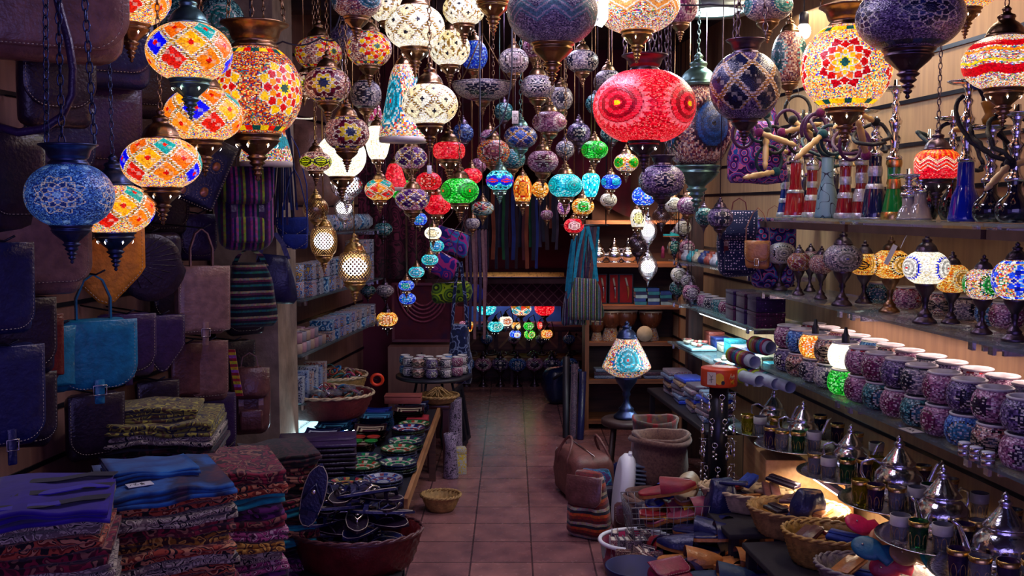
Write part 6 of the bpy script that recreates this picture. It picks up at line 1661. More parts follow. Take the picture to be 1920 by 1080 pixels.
t = thing('blue_bin', 'dark blue plastic bin of small things at the bottom edge', 'bin', (.505, 3.95, .03))
MB().lathe([(.10, 0), (.125, .22), (.13, .225), (.122, .225), (.10, .012)], 30).build('shell', simple('navy_plastic', '#0c1250', .6), t)
t2 = satchel(Vector((.60, 3.86, .31)), .5, .16, .13, .06, simple('leather_magenta', '#7a1038', .45, 0, .5, 90, .2), 'round magenta leather purse lying on the blue bin', 'round', .7, None, -1.15, True, False, 'purse', 'round_purse')

# ------------------------------------------------------------------ the back room seen through the doorway
t = thing('display_counter', 'carved dark wooden counter carrying the glowing lamps in the back room', 'counter', (0, 9.95, 0))
CW = wood('counter_wood', '#3a1814', '#5a2820', 3, .5, 0)
MB().box((0, .22, .24), (1.60, .42, .48)).build('body', CW, t)
MB().box((0, .20, .496), (1.64, .46, .03)).build('counter_top', CW, t)
for k in range(5):
    x = -.64 + .32 * k
    MB().box((x, -.012, .37), (.28, .02, .18)).build('panel', wood('counter_panel', '#5a2c20', '#74402c', 3, .5, 0), t)
    for s in (-1, 1): MB().box((0, 0, 0), (.20, .014, .022)).build('chevron', wood('chevron_wood', '#7a4830', '#8a5a3c', 3, .5, 0), t, (x + s * .06, -.028, .37), (0, s * .8, 0))
t = thing('sandal_ledge', 'low wooden ledge with sandals along the foot of the counter', 'ledge', (0, 9.74, 0)); MB().box((0, 0, .235), (1.5, .28, .03)).build('ledge_top', wood('ledge_wood', '#6a4024', '#8a5834', 3, .5, 0), t)
for s in (-1, 0, 1): MB().box((s * .72, 0, .109), (.03, .24, .218)).build('ledge_leg', CW, t)
for k in range(10): sandal((-.62 + .13 * k, 9.66 + .04 * (k % 2), .252), (0, 0, 1.2 + .3 * (k % 3)), 'dark sandal on the back room ledge, %s along' % ORD[k], 'sandals on the back room ledge', k % 2 == 0, LE['brown'] if k % 3 else LE['dark'])
# rows of unlit table lamps on the floor and the ledge
pl = table_lamp((-.60, 9.42, 0), .085, .12, 'snow', 'grey', ['#182038', '#0c0c14'], 0, 'unlit grey mosaic lamp standing on the back room floor, first in line', DARKMET, 40, 0, 'oblate', 1.9, 200, 'floor_row_lamp', 'unlit lamps along the back room floor')
pm = [globe_mesh('glass_globe', prof_of('oblate', .085, .12), 44, s_, p_, c_, MOS, 700 + i) for i, (s_, p_, c_) in enumerate((('star', 'purple', ST_NV), ('rosette', 'blueice', ['#2a6a90', '#101c38', '#c0c0d0']), ('snow', 'pink', ['#241430', '#0c0c14'])))]
for k in range(1, 8):
    o = dup(pl, (-.60 + .163 * k, 9.42 + .02 * (k % 2), 0), 0, 'unlit %s mosaic lamp standing on the back room floor, %s in line' % (('dark purple', 'slate blue', 'mauve')[k % 3], ORD[k]), 'unlit lamps along the back room floor')
    [c for c in o.children if c.name.startswith('glass_globe')][0].data = pm[k % 3]
for k in range(5):
    o = dup(pl, (-.52 + .27 * k, 9.78, .252), 0, 'small unlit %s lamp on the ledge before the counter, %s in line' % (('dark purple', 'slate blue', 'mauve')[k % 3], ORD[k]), 'unlit lamps on the ledge', .72)
    [c for c in o.children if c.name.startswith('glass_globe')][0].data = pm[k % 3]
for k, (px, py, Y, sc) in enumerate(((1061, 690, 9.2, .9), (1075, 672, 9.0, .9), (1082, 700, 8.8, 1))):
    x = (px - 960) / F * Y
    o = dup(pl, (x + .02, Y, .0 if k != 1 else .0), 0, 'unlit slate lamp beside the slumped dark bag, %s from the row' % ORD[k], None, sc); [c for c in o.children if c.name.startswith('glass_globe')][0].data = pm[1]
# glowing lamps on the counter
BKL = [(912, 577, 37, 27, 10.0, 'speckle', 'turq', ['#ffffff'], 1.3, 'glowing teal table lamp on the back room counter'), (977, 578, 40, 27, 10.0, 'lattice', 'confetti', [4, '#20a0b0', '#e0a020', '#e05030'], 1.2, 'glowing cream lamp with blue diamonds in the middle of the counter'), (1021, 578, 38, 27, 10.0, 'speckle', 'red', ['#ff5030'], 1.2, 'glowing orange red table lamp on the back room counter')]
for k, (px, py, w, h, Y, st, pal, c, lit, lab) in enumerate(BKL):
    p = P(px, py, Y + .1); R = w / 2 * Y / F; H = h * Y / F
    table_lamp((p.x, Y + .12, .512), R, H, st, pal if k != 2 else 'amber' if False else pal, c, lit, lab, DARKMET, 44, 0, 'oblate', (p.z - .512 - H / 2) / (R * .95), 300 + k)
for k, (px, py, w, h, pal, c, lab) in enumerate(((929, 612, 30, 19, 'turq', ['#18c0c0', '#0890a0', '#fff'], 'teal disc'), (948, 602, 26, 18, 'white', ['#e08050', '#a05030', '#fff'], 'cream'), (968, 611, 18, 14, 'amber', ['#fff0c0', '#806040', '#fff'], 'pale amber'), (991, 611, 20, 14, 'green', ['#10b828', '#087818', '#fff'], 'small green'), (966, 627, 22, 15, 'blue', ['#f0f8ff', '#1838e0', '#e03020'], 'white and blue'), (993, 627, 22, 15, 'green', ['#10b828', '#e8d020', '#e03020'], 'green disc'), (1025, 626, 22, 16, 'amber', ['#f08030', '#c05010', '#fff'], 'orange'), (1012, 610, 10, 14, 'red', ['#f06040', '#c05010', '#fff'], 'red'))):
    c = [x if len(x) == 7 else '#ffffff' for x in c]
    p = P(px, py, 9.72 + .05 * (k % 3)); t = thing('candle_lamp', 'tiny glowing %s lamp on a wire branch before the back room counter' % lab, 'lamp', p)
    R = w / 2 * 9.8 / F; H = h * 9.8 / F
    link('glass_globe', globe_mesh('glass_globe', prof_of('oblate', R, H), 40, 'rosette', pal, c, mosaic('mosaic_lit_12', 1.2), 820 + k, .4), t, (0, 0, 0), (0, 0, -PI / 2))
    link('top_cap', metal('top', R, DARKMET, False, True), t, (0, 0, H / 2)); link('bottom_cup', metal('cup', R, DARKMET, True, True), t, (0, 0, -H / 2))
    MB().tube([(0, 0, H / 2 + .7 * R), (.05, .02, H / 2 + R + .02), (.08, .06, -.02), (.06, .12, -max(.06, p.z - .53))], .005, 6).build('wire_branch', BLACKMET, t)
for k, px in enumerate((868, 874, 880)):
    p = P(px, 612 + 6 * (k % 2), 8.9); t = thing('glass_jewel_lamp', '%s little jewel lamp glowing beyond the hanging straps' % ('rosy', 'cream', 'amber')[k], 'lamp', p)
    link('glass_globe', globe_mesh('glass_globe', prof_of('egg', .035, .09), 24, 'speckle', ('pink', 'white', 'amber')[k], ['#ffffff'], mosaic('mosaic_lit_09', .9), 860 + k), t)
    MB().tube([(0, 0, .04), (0, 0, CEIL - p.z)], .001, 4).build('cord', CORD, t)
# niche behind with blue poster, framed mirror edge and gold strip
t = thing('blue_poster', 'blue seaside poster behind the glowing lamps', 'poster', (.02, 10.58, .66)); MB().box((0, 0, 0), (1.0, .02, .62)).build('print', fabric('blue_print', ['#0c1c6a', '#2850b8', '#0c1850'], 'noise', 3, .5), t)
MB().box((0, -.02, .33), (1.06, .03, .05)).build('frame_rail', fabric('gilt_carving', ['#6a5030', '#b09050', '#3a2c1c'], 'noise', 40, .4), t)
MB().box((0, -.02, -.33), (1.06, .03, .05)).build('frame_rail', MATS['gilt_carving'], t)
area('niche_light', (0, 10.3, .96), (.25, 0, 0), .8, .08, 5, (1, .62, .45))
# row of dark scarves and belts on a rail over the doorway, shelf board and trellis cloth
t = thing('hanging_rail', 'dark rail carrying the long scarves across the doorway', 'rail', (0, 8.05, 1.86)); MB().tube([(-.98, 0, 0), (.92, 0, 0)], .012, 8).build('rail', BLACKMET, t)
SCF = [fabric('scarf_%d' % i, c, 'noise', 12, .8) for i, c in enumerate((['#0c0c1c', '#1a1a30'], ['#2c1018', '#4a1c28'], ['#0c2c1c', '#145030'], ['#101848', '#1c2c70'], ['#4a2018', '#7a3c28'], ['#1c1428', '#383048'], ['#180c14', '#281828']))]
for k in range(29):
    px = 868 + 6.3 * k; Y = 8.02 + .022 * (k % 3); p = P(px, 385, Y); ln = .58 + .10 * math.sin(k * 2.1) + (.0 if 4 < k < 24 else -.15); w = .022 + .008 * (k % 2)
    m = SCF[(0, 1, 4, 2, 0, 3, 5, 0, 6, 4, 0, 5, 2, 0, 1, 3, 6)[k % 17]]
    b = MB(); rings = []
    for q in range(9):
        z = 1.866 - ln * q / 8 if q else 1.872
        x = p.x + .004 * math.sin(q + k); rings.append([(x - w / 2, Y - .012, z), (x + w / 2, Y - .014, z), (x + w / 2, Y + .012, z), (x - w / 2, Y + .014, z)])
    b.rings(rings[::-1], 0, True, True, smooth=False); o = b.build('hanging_scarf', m)
    tag(o, 'narrow %s scarf on the doorway rail, %s from the bag side' % (('black', 'wine red', 'green', 'navy', 'rust', 'grey violet', 'dark brown')[SCF.index(m)], ORD[k] if k < 20 else 'twenty-' + ORD[k - 20]), 'scarf', 'scarves on the doorway rail')
t = thing('wall_shelf', 'dusty pink shelf board under the hanging scarves', 'shelf', (.06, 8.6, 1.07)); MB().box((0, 0, 0), (1.6, .22, .04)).build('board', simple('pink_board', '#4a2830', .8), t)
TREL, nt_, b_ = new_mat('trellis_cloth')
tc_ = N(nt_, 'ShaderNodeTexCoord'); vo_ = N(nt_, 'ShaderNodeTexVoronoi', _Scale=15.0, feature='DISTANCE_TO_EDGE'); vo_.inputs['Randomness'].default_value = 0.0; mp_ = N(nt_, 'ShaderNodeMapping'); mp_.inputs['Rotation'].default_value = (0, PI / 4, 0); L(nt_, tc_.outputs['Object'], mp_.inputs[0]); L(nt_, mp_.outputs[0], vo_.inputs['Vector'])
r_ = ramp(nt_, [(0, hexc('#8a5058')), (.06, hexc('#4a0c24'))], 'CONSTANT'); L(nt_, vo_.outputs['Distance'], r_.inputs[0]); L(nt_, r_.outputs[0], b_.inputs['Base Color']); b_.inputs['Roughness'].default_value = .8
t = thing('trellis_valance', 'maroon valance with a pale trellis pattern under the shelf board', 'textile', (.03, 8.72, .945)); MB().box((0, 0, 0), (1.3, .02, .22)).build('cloth', TREL, t)
# maroon drape swagged over the doorway
DRP = fabric('maroon_drape', ['#3a0818', '#5a1028'], 'noise', 8, .8)
b = MB(); rings = []
for k in range(41):
    u = k / 40; x = -.98 + 1.90 * u; zb = 1.80 + .34 * math.cos((u - .5) * PI) ** .8 * 1 - .12; zb = 1.62 + .42 * max(0, math.sin(u * PI)) ** 1.3; y = 7.84 + .03 * math.sin(u * 60)
    rings.append([(x, y, 2.5), (x, y - .01, (2.5 + zb) / 2), (x, y - .02, zb), (x, y + .0, zb), (x, y + .01, 2.5)])
b.rings(rings, 0, True, True); tag(b.build('door_drape', DRP), 'maroon cloth swagged across the top of the doorway', 'drape')
# dark pelmet over the swag closing the upper wall
b = MB(); b.box((-.03, 7.95, 2.70), (1.9, .06, .44)); struct(b.build('wall_over_doorway', MAROON))
# ------------------------------------------------------------------ leather bags on the wall opposite the hookahs
def on_left(px, Y): return (px - 960) / F * Y


def wall_bag(px, py, w, h, d, Y, rz, m, label, flap='round', fh=.8, strap=.0, tilt=.05, stitch=True, buckle=True, decor=None, handle=False, cat='shoulder bag', name='leather_bag', flapmat=None):
    Y = min(Y, (2.04 - (.5 * w * math.cos(rz) + d * math.sin(rz))) / (.12 + (960 - px) / F))
    p = P(px, py, Y); t = satchel(p, rz, w, h, d, LE[m] if isinstance(m, str) else m, label, flap, fh, strap or None, tilt, stitch, buckle, cat, name, decor, flapmat, handle)
    hanger(t, p, strap if strap else (.15 if handle else 0.0), rz)
    return t


def hanger(t, p, up, rz):
    """steel hook reaching out from the slatted wall to the top of what it carries"""
    wx_ = wallL(p.y) if p.y < 7.5 else p.x - .3
    inv = Matrix.Rotation(-rz, 4, 'Z')
    a = inv @ Vector((wx_ - p.x + .005, 0, up + .03)); b_2 = inv @ Vector((0, 0, up + .004)); c_ = inv @ Vector((.03, 0, up + .02))
    if abs(a.x) + abs(a.y) > .01: MB().tube([a, a.lerp(b_2, .5) + Vector((0, 0, .0)), b_2, c_], .0035, 6).build('wall_hook', BLACKMET, t)


# top row
wall_bag(60, -120, .50, .34, .16, 2.9, .55, 'mid', 'huge brown leather bag at the top edge with a long looping strap', fh=.9, buckle=False)
t = thing('looping_strap', 'long brown leather strap hanging in a loop under the huge brown bag', 'strap', P(98, -20, 2.85))
MB().tube([(-.02, 0, .15), (0, 0, .04), (.02, 0, -.06), (.04, 0, -.14), (.05, 0, -.22), (.045, 0, -.29), (.015, 0, -.35), (-.04, 0, -.385), (-.11, 0, -.395), (-.20, 0, -.37)], .012, 8).build('strap', LE['plum'], t)
wall_bag(200, 20, .30, .26, .10, 3.5, .6, 'navy', 'glossy dark blue leather bag beside the hanging chains, upper row', buckle=False)
wall_bag(110, 55, .22, .30, .08, 3.15, .8, 'dark', 'black leather bag behind the blue lamp chains', buckle=False)
wall_bag(285, 95, .30, .26, .10, 3.9, .7, 'dark', 'dark leather satchel behind the highest whole orange lamp', buckle=False)
wall_bag(205, 165, .22, .30, .08, 3.6, .7, 'plum', 'tooled dark leather bag over the lowest orange lamp', 'round', .85, decor='tooled', buckle=False)
wall_bag(118, 200, .20, .27, .09, 3.3, .8, 'navy', 'dark blue leather bag right behind the blue lamp', buckle=False)
wall_bag(275, 200, .22, .30, .09, 4.0, .7, 'dark', 'dark half moon bag with stitched edge behind the middle orange lamp', 'round', .9, buckle=False)
wall_bag(30, 250, .16, .30, .08, 2.95, .9, 'dark', 'dark strap bag at the edge above the big taupe bag', buckle=False)
wall_bag(345, 255, .17, .22, .08, 4.35, .7, 'brown', 'brown leather bag behind the studded bag', 'point', .9, buckle=False)
# studded pointed bag
t = wall_bag(408, 262, .17, .27, .06, 3.95, .42, 'navy', 'dark blue bag studded with silver medallions, tipped to one side', 'square', .98, tilt=0, stitch=False, buckle=False)
t.rotation_euler = (.0, .42, .42)
for k, (x, z, r) in enumerate(((-.03, -.06, .018), (.035, -.10, .016), (-.035, -.15, .024), (.03, -.21, .018), (-.045, -.235, .014))):
    MB().ball((0, 0, 0), r, n=14, sc=(1, .35, 1.2)).build('medallion', simple('red_enamel_medallion', '#a07058', .3, .6, .8, 60, .9), t, (x, -.014, z))
    b = MB()
    for q in range(18): a = q * PI / 9; b.ball((r * 1.5 * math.cos(a), 0, r * 1.75 * math.sin(a)), .0028, n=6)
    b.build('bead_ring', simple('bead_cream', '#a8a090', .35), t, (x, -.016, z))
b = MB()
for k in range(26):
    for s in (-1, 1): b.ball((s * .082, -.018, -.005 - .0104 * k), .0028, n=6)
for k in range(16): b.ball((-.078 + .0104 * k, -.018, -.268), .0028, n=6)
b.build('bead_edge', MATS['bead_cream'], t)
# middle rows
wall_bag(58, 372, .34, .30, .13, 3.0, .75, 'taupe', 'big plain taupe leather bag hanging under the blue lamp', 'soft', .86, buckle=False)
wall_bag(8, 455, .15, .26, .07, 2.78, .8, 'navy', 'dark blue bag cut by the edge beside the big taupe bag', 'round', .95, buckle=False)
wall_bag(196, 428, .25, .27, .05, 3.42, .5, 'mustard', 'mustard yellow tooled leather bag with a pointed flap', 'point', .98, decor='tooled', buckle=False)
wall_bag(282, 438, .26, .26, .07, 3.78, .55, 'dark', 'dark round bag with a pleated fan flap', 'fan', 1.0, stitch=False, buckle=False, decor='fan')
wall_bag(372, 402, .15, .20, .06, 4.3, .55, 'plum', 'bluish tooled leather bag above the brown buckled bag', 'round', .9, decor='tooled', buckle=False)
wall_bag(182, 602, .245, .235, .11, 3.28, .62, 'teal', 'teal blue leather bag with a raised handle', 'round', .97, handle=True)
wall_bag(86, 590, .10, .22, .07, 3.12, .8, 'oxblood', 'oxblood leather bag rolled narrow beside the teal one', 'square', .9, stitch=False, buckle=False)
wall_bag(112, 612, .10, .22, .07, 3.2, .9, 'teal', 'narrow dark teal bag squeezed between oxblood and teal bags', 'square', .9, stitch=False, buckle=False)
wall_bag(238, 590, .20, .24, .07, 3.70, .55, 'plum', 'purple tooled satchel behind the teal bag', 'round', .9, decor='tooled')
wall_bag(303, 592, .17, .23, .06, 3.88, .6, 'plum', 'dark violet tooled bag with a pointed flap', 'point', .98, decor='tooled', buckle=False)
wall_bag(382, 500, .20, .28, .08, 4.0, .55, 'taupe', 'brown satchel with two wide belts and an upright strap', 'square', .94, handle=True)
wall_bag(350, 645, .13, .24, .07, 4.1, .6, 'brown', 'dark brown tall bag below the buckled satchel', 'square', .9, buckle=False, stitch=False)
wall_bag(392, 640, .15, .26, .07, 4.15, .5, 'mid', 'brown bag with tooled square patterns', 'soft', .9, decor='tooled', buckle=False)
wall_bag(15, 650, .19, .30, .08, 2.85, .75, 'navy', 'navy blue stitched bag at the edge above the violet textiles', 'round', .95)
wall_bag(60, 700, .14, .24, .08, 3.05, .8, 'dark', 'black bag between navy bag and olive textiles', 'round', .9, buckle=False)
wall_bag(296, 715, .16, .20, .06, 3.95, .6, 'dark', 'dark bag with a looped tab above the olive textiles', 'round', .8)
wall_bag(408, 738, .15, .26, .06, 4.25, .5, 'plum', 'long purple tooled bag with a buckle tab', 'round', .94, decor='tooled')
wall_bag(462, 540, .18, .22, .08, 4.5, .5, LE['dark'], 'black bag behind the tribal cloth bag', 'round', .9, buckle=False)
for k, (px, py, Y, m) in enumerate(((140, 330, 3.35, 'dark'), (310, 330, 4.1, 'dark'), (250, 300, 3.9, 'navy'), (440, 640, 4.5, 'dark'), (180, 740, 3.5, 'dark'), (330, 500, 4.2, 'dark'), (40, 560, 3.0, 'dark'), (430, 130, 4.2, 'dark'), (480, 150, 4.5, 'brown'), (360, 20, 4.3, 'dark'))):
    wall_bag(px, py, .19, .24, .07, Y, .7, m, 'dark leather bag deep in the wall display, %s of those barely seen' % ORD[k], 'round', .9, buckle=False)
# brown rucksack by the pillar, big brown bag before the pillar, striped band
rucksack(P(468, 690, 4.45), .3, .17, .30, .12, LE['brown'], LE['mid'], 'brown leather rucksack with two buckled straps beside the pillar', 'leather_rucksack')
t = cloth_bag(P(582, 235, 5.35), .2, .30, .42, .12, LE['mid'], 'large soft brown leather bag behind the small yellow-green lamp', 'soft_leather_bag', .2, LE['brown'])
t = thing('woven_band', 'woven band striped yellow, red and violet hanging by the brown rucksack', 'band', P(434, 655, 4.22))
MB().ribbon([(0, 0, 0), (.01, 0, -.08), (.03, 0, -.2)], .03, .006).build('band', fabric('band_stripes', ['#c8b020', '#8a1830', '#9a50a0', '#c8b020', '#a02030'], 'stripe', 16, .7, 'Z'), t)
# striped rucksack, tribal bags
ST1 = fabric('rucksack_stripes', ['#3a1450', '#8a3080', '#101c48', '#a05090', '#1c5a50', '#501848', '#90a030', '#281048'], 'stripe', 13, .85, 'X')
rucksack(P(458, 318, 4.25), .38, .225, .34, .14, ST1, LE['plum'], 'woven rucksack in violet, pink and green stripes', 'striped_rucksack')
TRB = fabric('tribal_weave', ['#101028', '#1c6a68', '#181430', '#5a2448', '#a09878', '#101028'], 'stripe', 18, .85, 'Z')
cloth_bag(P(468, 492, 4.35), .5, .22, .28, .10, TRB, 'dark woven bag with teal and cream tribal bands', 'woven_bag', .06)
cloth_bag(P(512, 478, 4.55), .3, .20, .22, .08, LE['navy'], 'black felt bag under the blue suede pouches', 'felt_bag', .1)
# blue suede pouches and their long fringes
for k, (px, py, Y, w, lab) in enumerate(((548, 408, 4.72, .145, 'blue suede pouch with pale stitching, upper one'), (553, 440, 4.60, .115, 'blue suede pouch with an envelope flap, lower one in front'), (520, 415, 4.85, .14, 'blue suede pouch behind the other two'))):
    satchel(P(px, py, Y), .1, w, w * 1.02, .035, LE['suede_blue'], lab, 'point', .6, .38 if k != 1 else .30, 0, True, False, 'pouch', 'suede_pouch')
FR = [simple('fringe_' + n, c, .6, 0, .3, 100, .3) for n, c in (('navy', '#101c48'), ('blue', '#18387a'), ('black', '#0c0c18'), ('violet', '#281c50'))]
for k in range(22):
    px = 492 + 3.1 * k + (k % 3); Y = 4.62 + .03 * (k % 5); a = P(530 + (k - 11) * 1.0, 225, Y); b2 = P(px, 400 + 14 * ((k * 5) % 4) - 20, Y)
    o = MB().ribbon([a, a.lerp(b2, .5) + Vector((.006 * math.sin(k), 0, 0)), b2], .009, .003).build('hanging_strap', FR[k % 4])
    tag(o, 'long thin %s leather strap over the suede pouches, %s from the street' % (('navy', 'blue', 'black', 'violet')[k % 4], ORD[k] if k < 20 else 'twenty-' + ORD[k - 20]), 'strap', 'thin straps over the suede pouches')
p = P(530, 222, 4.68); t = thing('hook_bar', 'steel bar on the wall from which the thin straps and pouches hang', 'bar', p)
MB().tube([(wallL(p.y) - p.x, 0, .02), (.14, 0, 0)], .006, 8).build('bar', CHROME, t); MB().tube([(0, -.10, 0), (0, .24, 0)], .006, 8).build('crossbar', CHROME, t)

# ------------------------------------------------------------------ folded textiles piled in front of the bags
CL = {n: fabric('cloth_' + n, c, k, s) for n, c, k, s in (
 ('violet', ['#200e68', '#2c1488', '#180a58'], 'noise', 6), ('indigo', ['#0c0c1c', '#3020a0', '#0a0a14'], 'paisley', 5), ('blue', ['#0c2c68', '#1c5aa0', '#101c40', '#5a2c30'], 'noise', 9), ('sky', ['#1c6ab0', '#0c3c7a', '#2c7ac0'], 'noise', 7),
 ('rust', ['#6a2018', '#a84830', '#1c1018', '#c08058'], 'paisley', 22), ('cream', ['#a89c88', '#181420', '#b8ac98', '#6a5a58'], 'paisley', 26), ('wine', ['#4a0c20', '#7a1830', '#280814', '#8a5a48'], 'paisley', 18), ('olive', ['#6a6428', '#201828', '#a0983c', '#4a3020'], 'paisley', 20),
 ('rose', ['#7a2858', '#a84a78', '#3c1030', '#c098a0'], 'paisley', 24), ('gold', ['#8a5a1c', '#c09040', '#3c1c18'], 'paisley', 24), ('plum', ['#3c1440', '#6a2c68', '#20081c'], 'paisley', 16), ('terra', ['#8a4430', '#b06848', '#1c1014'], 'paisley', 14),
 ('floral', ['#141c50', '#a02858', '#18246a', '#c8a040'], 'paisley', 28), ('turq', ['#106a80', '#1c9aa8', '#0c3c50'], 'noise', 14), ('black', ['#0c0810', '#3a1820', '#0a080c'], 'paisley', 16), ('moss', ['#5a7840', '#1c2c48', '#a8b080', '#20305a'], 'paisley', 30))}
CN = {'violet': 'violet', 'indigo': 'black and indigo', 'blue': 'deep blue', 'sky': 'sky blue', 'rust': 'rust', 'cream': 'cream and black', 'wine': 'wine red', 'olive': 'olive', 'rose': 'rose pink', 'gold': 'golden', 'plum': 'plum', 'terra': 'terracotta', 'floral': 'navy floral', 'turq': 'turquoise', 'black': 'blackish', 'moss': 'moss green'}
STK = [ # name of the pile, x, y, base, w, d, yaw, t, colours bottom to top
 ('violet pile', -1.285, 2.72, .60, .34, .42, .30, .036, ['terra', 'cream', 'rust', 'cream', 'wine', 'rust', 'cream', 'violet']),
 ('blue topped pile', -1.115, 3.13, .44, .38, .44, .50, .036, ['plum', 'cream', 'wine', 'rust', 'cream', 'rust', 'gold', 'wine', 'cream', 'rust', 'blue']),
 ('olive topped pile', -1.31, 3.72, .46, .40, .38, .12, .034, ['wine', 'terra', 'cream', 'terra', 'wine', 'black', 'black', 'floral', 'plum', 'black', 'cream', 'olive']),
 ('terracotta pile', -.985, 3.50, .26, .28, .46, .42, .038, ['turq', 'plum', 'rose', 'moss', 'plum', 'rose', 'cream', 'gold', 'rose', 'wine', 'plum', 'turq', 'rust', 'wine']),
 ('wine red pile', -.965, 4.02, .22, .28, .34, .38, .030, ['plum', 'rose', 'plum', 'black', 'turq', 'wine', 'turq', 'black', 'turq', 'wine', 'black', 'terra', 'wine', 'wine', 'black'])]
for i, (nm, x, y, z0, w, d, rz, th, cs) in enumerate(STK):
    platform('textile_stand', 'dark stand under the %s' % nm, x, y, w * .8, d * .8, z0, DKC, rz)
    z = z0 + .003
    for k, c in enumerate(cs):
        top = k == len(cs) - 1
        tt = th * rnd.uniform(.92, 1.15) * (1.2 if top else 1)
        folded((x + rnd.uniform(-.008, .008), y + rnd.uniform(-.008, .008), z), rz + rnd.uniform(-.05, .05), w * rnd.uniform(.94, 1.02), d * rnd.uniform(.94, 1.02), tt, CL[c], 'folded %s textile, %s of the %s' % (CN[c], 'topmost' if top else ORD[k] + ' from the bottom', nm), 'folded textiles in the %s' % nm, folds=3 if top else 2, seed=i * 40 + k)
        z += tt + .0012
    STK[i] = STK[i] + (z,)
# the striped violet cloth's black and silver flames, the sky blue corner and the price card
zt = STK[0][-1]
b = MB()
for k in range(3):
    b.ribbon([(-.10 + .02 * k, -.16 + .13 * k, 0), (.02, -.17 + .13 * k, .002), (.10, -.13 + .13 * k, .001), (.165, -.10 + .12 * k, -.006)], .046, .003, side=(.25, 1, 0))
o = b.build('flame_band', CL['indigo'], None, (-1.285, 2.72, zt + .004), (0, 0, .30)); tag(o, 'black flame shaped bands lying over the violet cloth', 'textile trim')
o.name = 'applique_trim'
zt = STK[1][-1]
folded((-1.15, 3.13, zt), .55, .26, .22, .03, CL['sky'], 'small folded sky blue cloth lying on the blue topped pile', None, seed=77)
t = thing('price_card', 'white handwritten price card on the deep blue cloth', 'price card', (-1.13, 2.985, zt + .004), .6)
MB().box((0, 0, 0), (.075, .045, .0015)).build('card', WHITE, t); b = MB()
for pts in ([(-.03, -.008), (-.022, .010)], [(-.018, .008), (-.008, .010), (-.016, -.006), (-.004, -.008)], [(.010, .012), (.002, .004), (.006, -.006), (.014, -.002), (.006, .003)], [(.0, -.014), (.012, -.016)]): b.tube([(x, y, .0012) for x, y in pts], .0011, 4)
b.build('handwriting', BLACK, t)
folded((-1.34, 3.70, STK[2][-1]), .2, .34, .24, .045, CL['olive'], 'crumpled olive and yellow paisley scarf crowning the olive topped pile', None, seed=99, folds=4)

# ------------------------------------------------------------------ sandals in a leather basket
platform('low_stand', 'low stand under the leather basket of sandals', -.64, 3.97, .40, .34, .25, DKC, 0)
t = basket((-.63, 3.97, .252), .05, .265, .20, .15, 'leather covered oval basket heaped with dark sandals', LE['oxblood'], LE['brown'], 'leather_basket', flare=.8, rows=4)
k = 0
for ly in range(5):
    n = (3, 5, 7, 7, 5)[ly]
    for q in range(n):
        a = q * 2 * PI / n + ly * .7; rr = (.06, .07, .11, .12, .08)[ly]
        x = -.63 + rr * 1.1 * math.cos(a); y = 4.0 + rr * .7 * math.sin(a); rz = (a * 1.7 + ly) if ly > 1 else (.3 * math.sin(q * 3 + ly) + PI * (q % 2))
        sandal((x - .13 * math.cos(rz), y - .13 * math.sin(rz), (.30, .345, .41, .465, .52)[ly] + .012 * (q % 3)), (rnd.uniform(-.35, .35), rnd.uniform(-.12, .12), rz), 'dark leather sandal in the leather basket, %s layer, %s counting round' % (ORD[ly], ORD[q]), 'sandals heaped in the leather basket', (q + ly) % 3 == 0, LE['dark'] if q % 2 else None); k += 1
t = sandal(P(572, 990, 3.80), (1.25, -1.3, .35), 'navy sandal standing upright with silver studs at the end of the basket', None)
# plate and chequered tin at the bottom edge
t = thing('rosette_plate', 'white and red star plate showing at the bottom edge', 'plate', (-.55, 3.62, .0)); platform('low_stand', 'low stand carrying the star plate at the bottom edge', -.58, 3.60, .3, .2, .255, CRW)
t.location = (-.56, 3.60, .256); t.rotation_euler = (0, 0, 0)
pm_ = globe_mesh('plate_disc', lambda u: (.001 + .105 * u, .002 + .022 * u * u), 60, 'star', 'pink', ['#f0e8e0', '#701020', '#e8d8d8', '#801828'], MOS, 951); link('plate_disc', pm_, t)
# ------------------------------------------------------------------ display table with ceramics
TB = wood('table_edge_wood', '#8a5a34', '#b08050', 3, .5, 1)
t = thing('ceramics_table', 'long table with a pale wooden edge carrying ceramics', 'table', (-.715, 5.2, 0))
MB().box((0, 0, .425), (.50, 1.96, .03)).build('table_top', BLACK, t); MB().box((.258, 0, .425), (.018, 1.96, .05)).build('wooden_edge', TB, t)
for sx, sy in ((-1, -1), (1, -1), (1, 1), (-1, 1)): MB().box((sx * .22, sy * .93, .204), (.04, .04, .408)).build('leg', CRW, t)
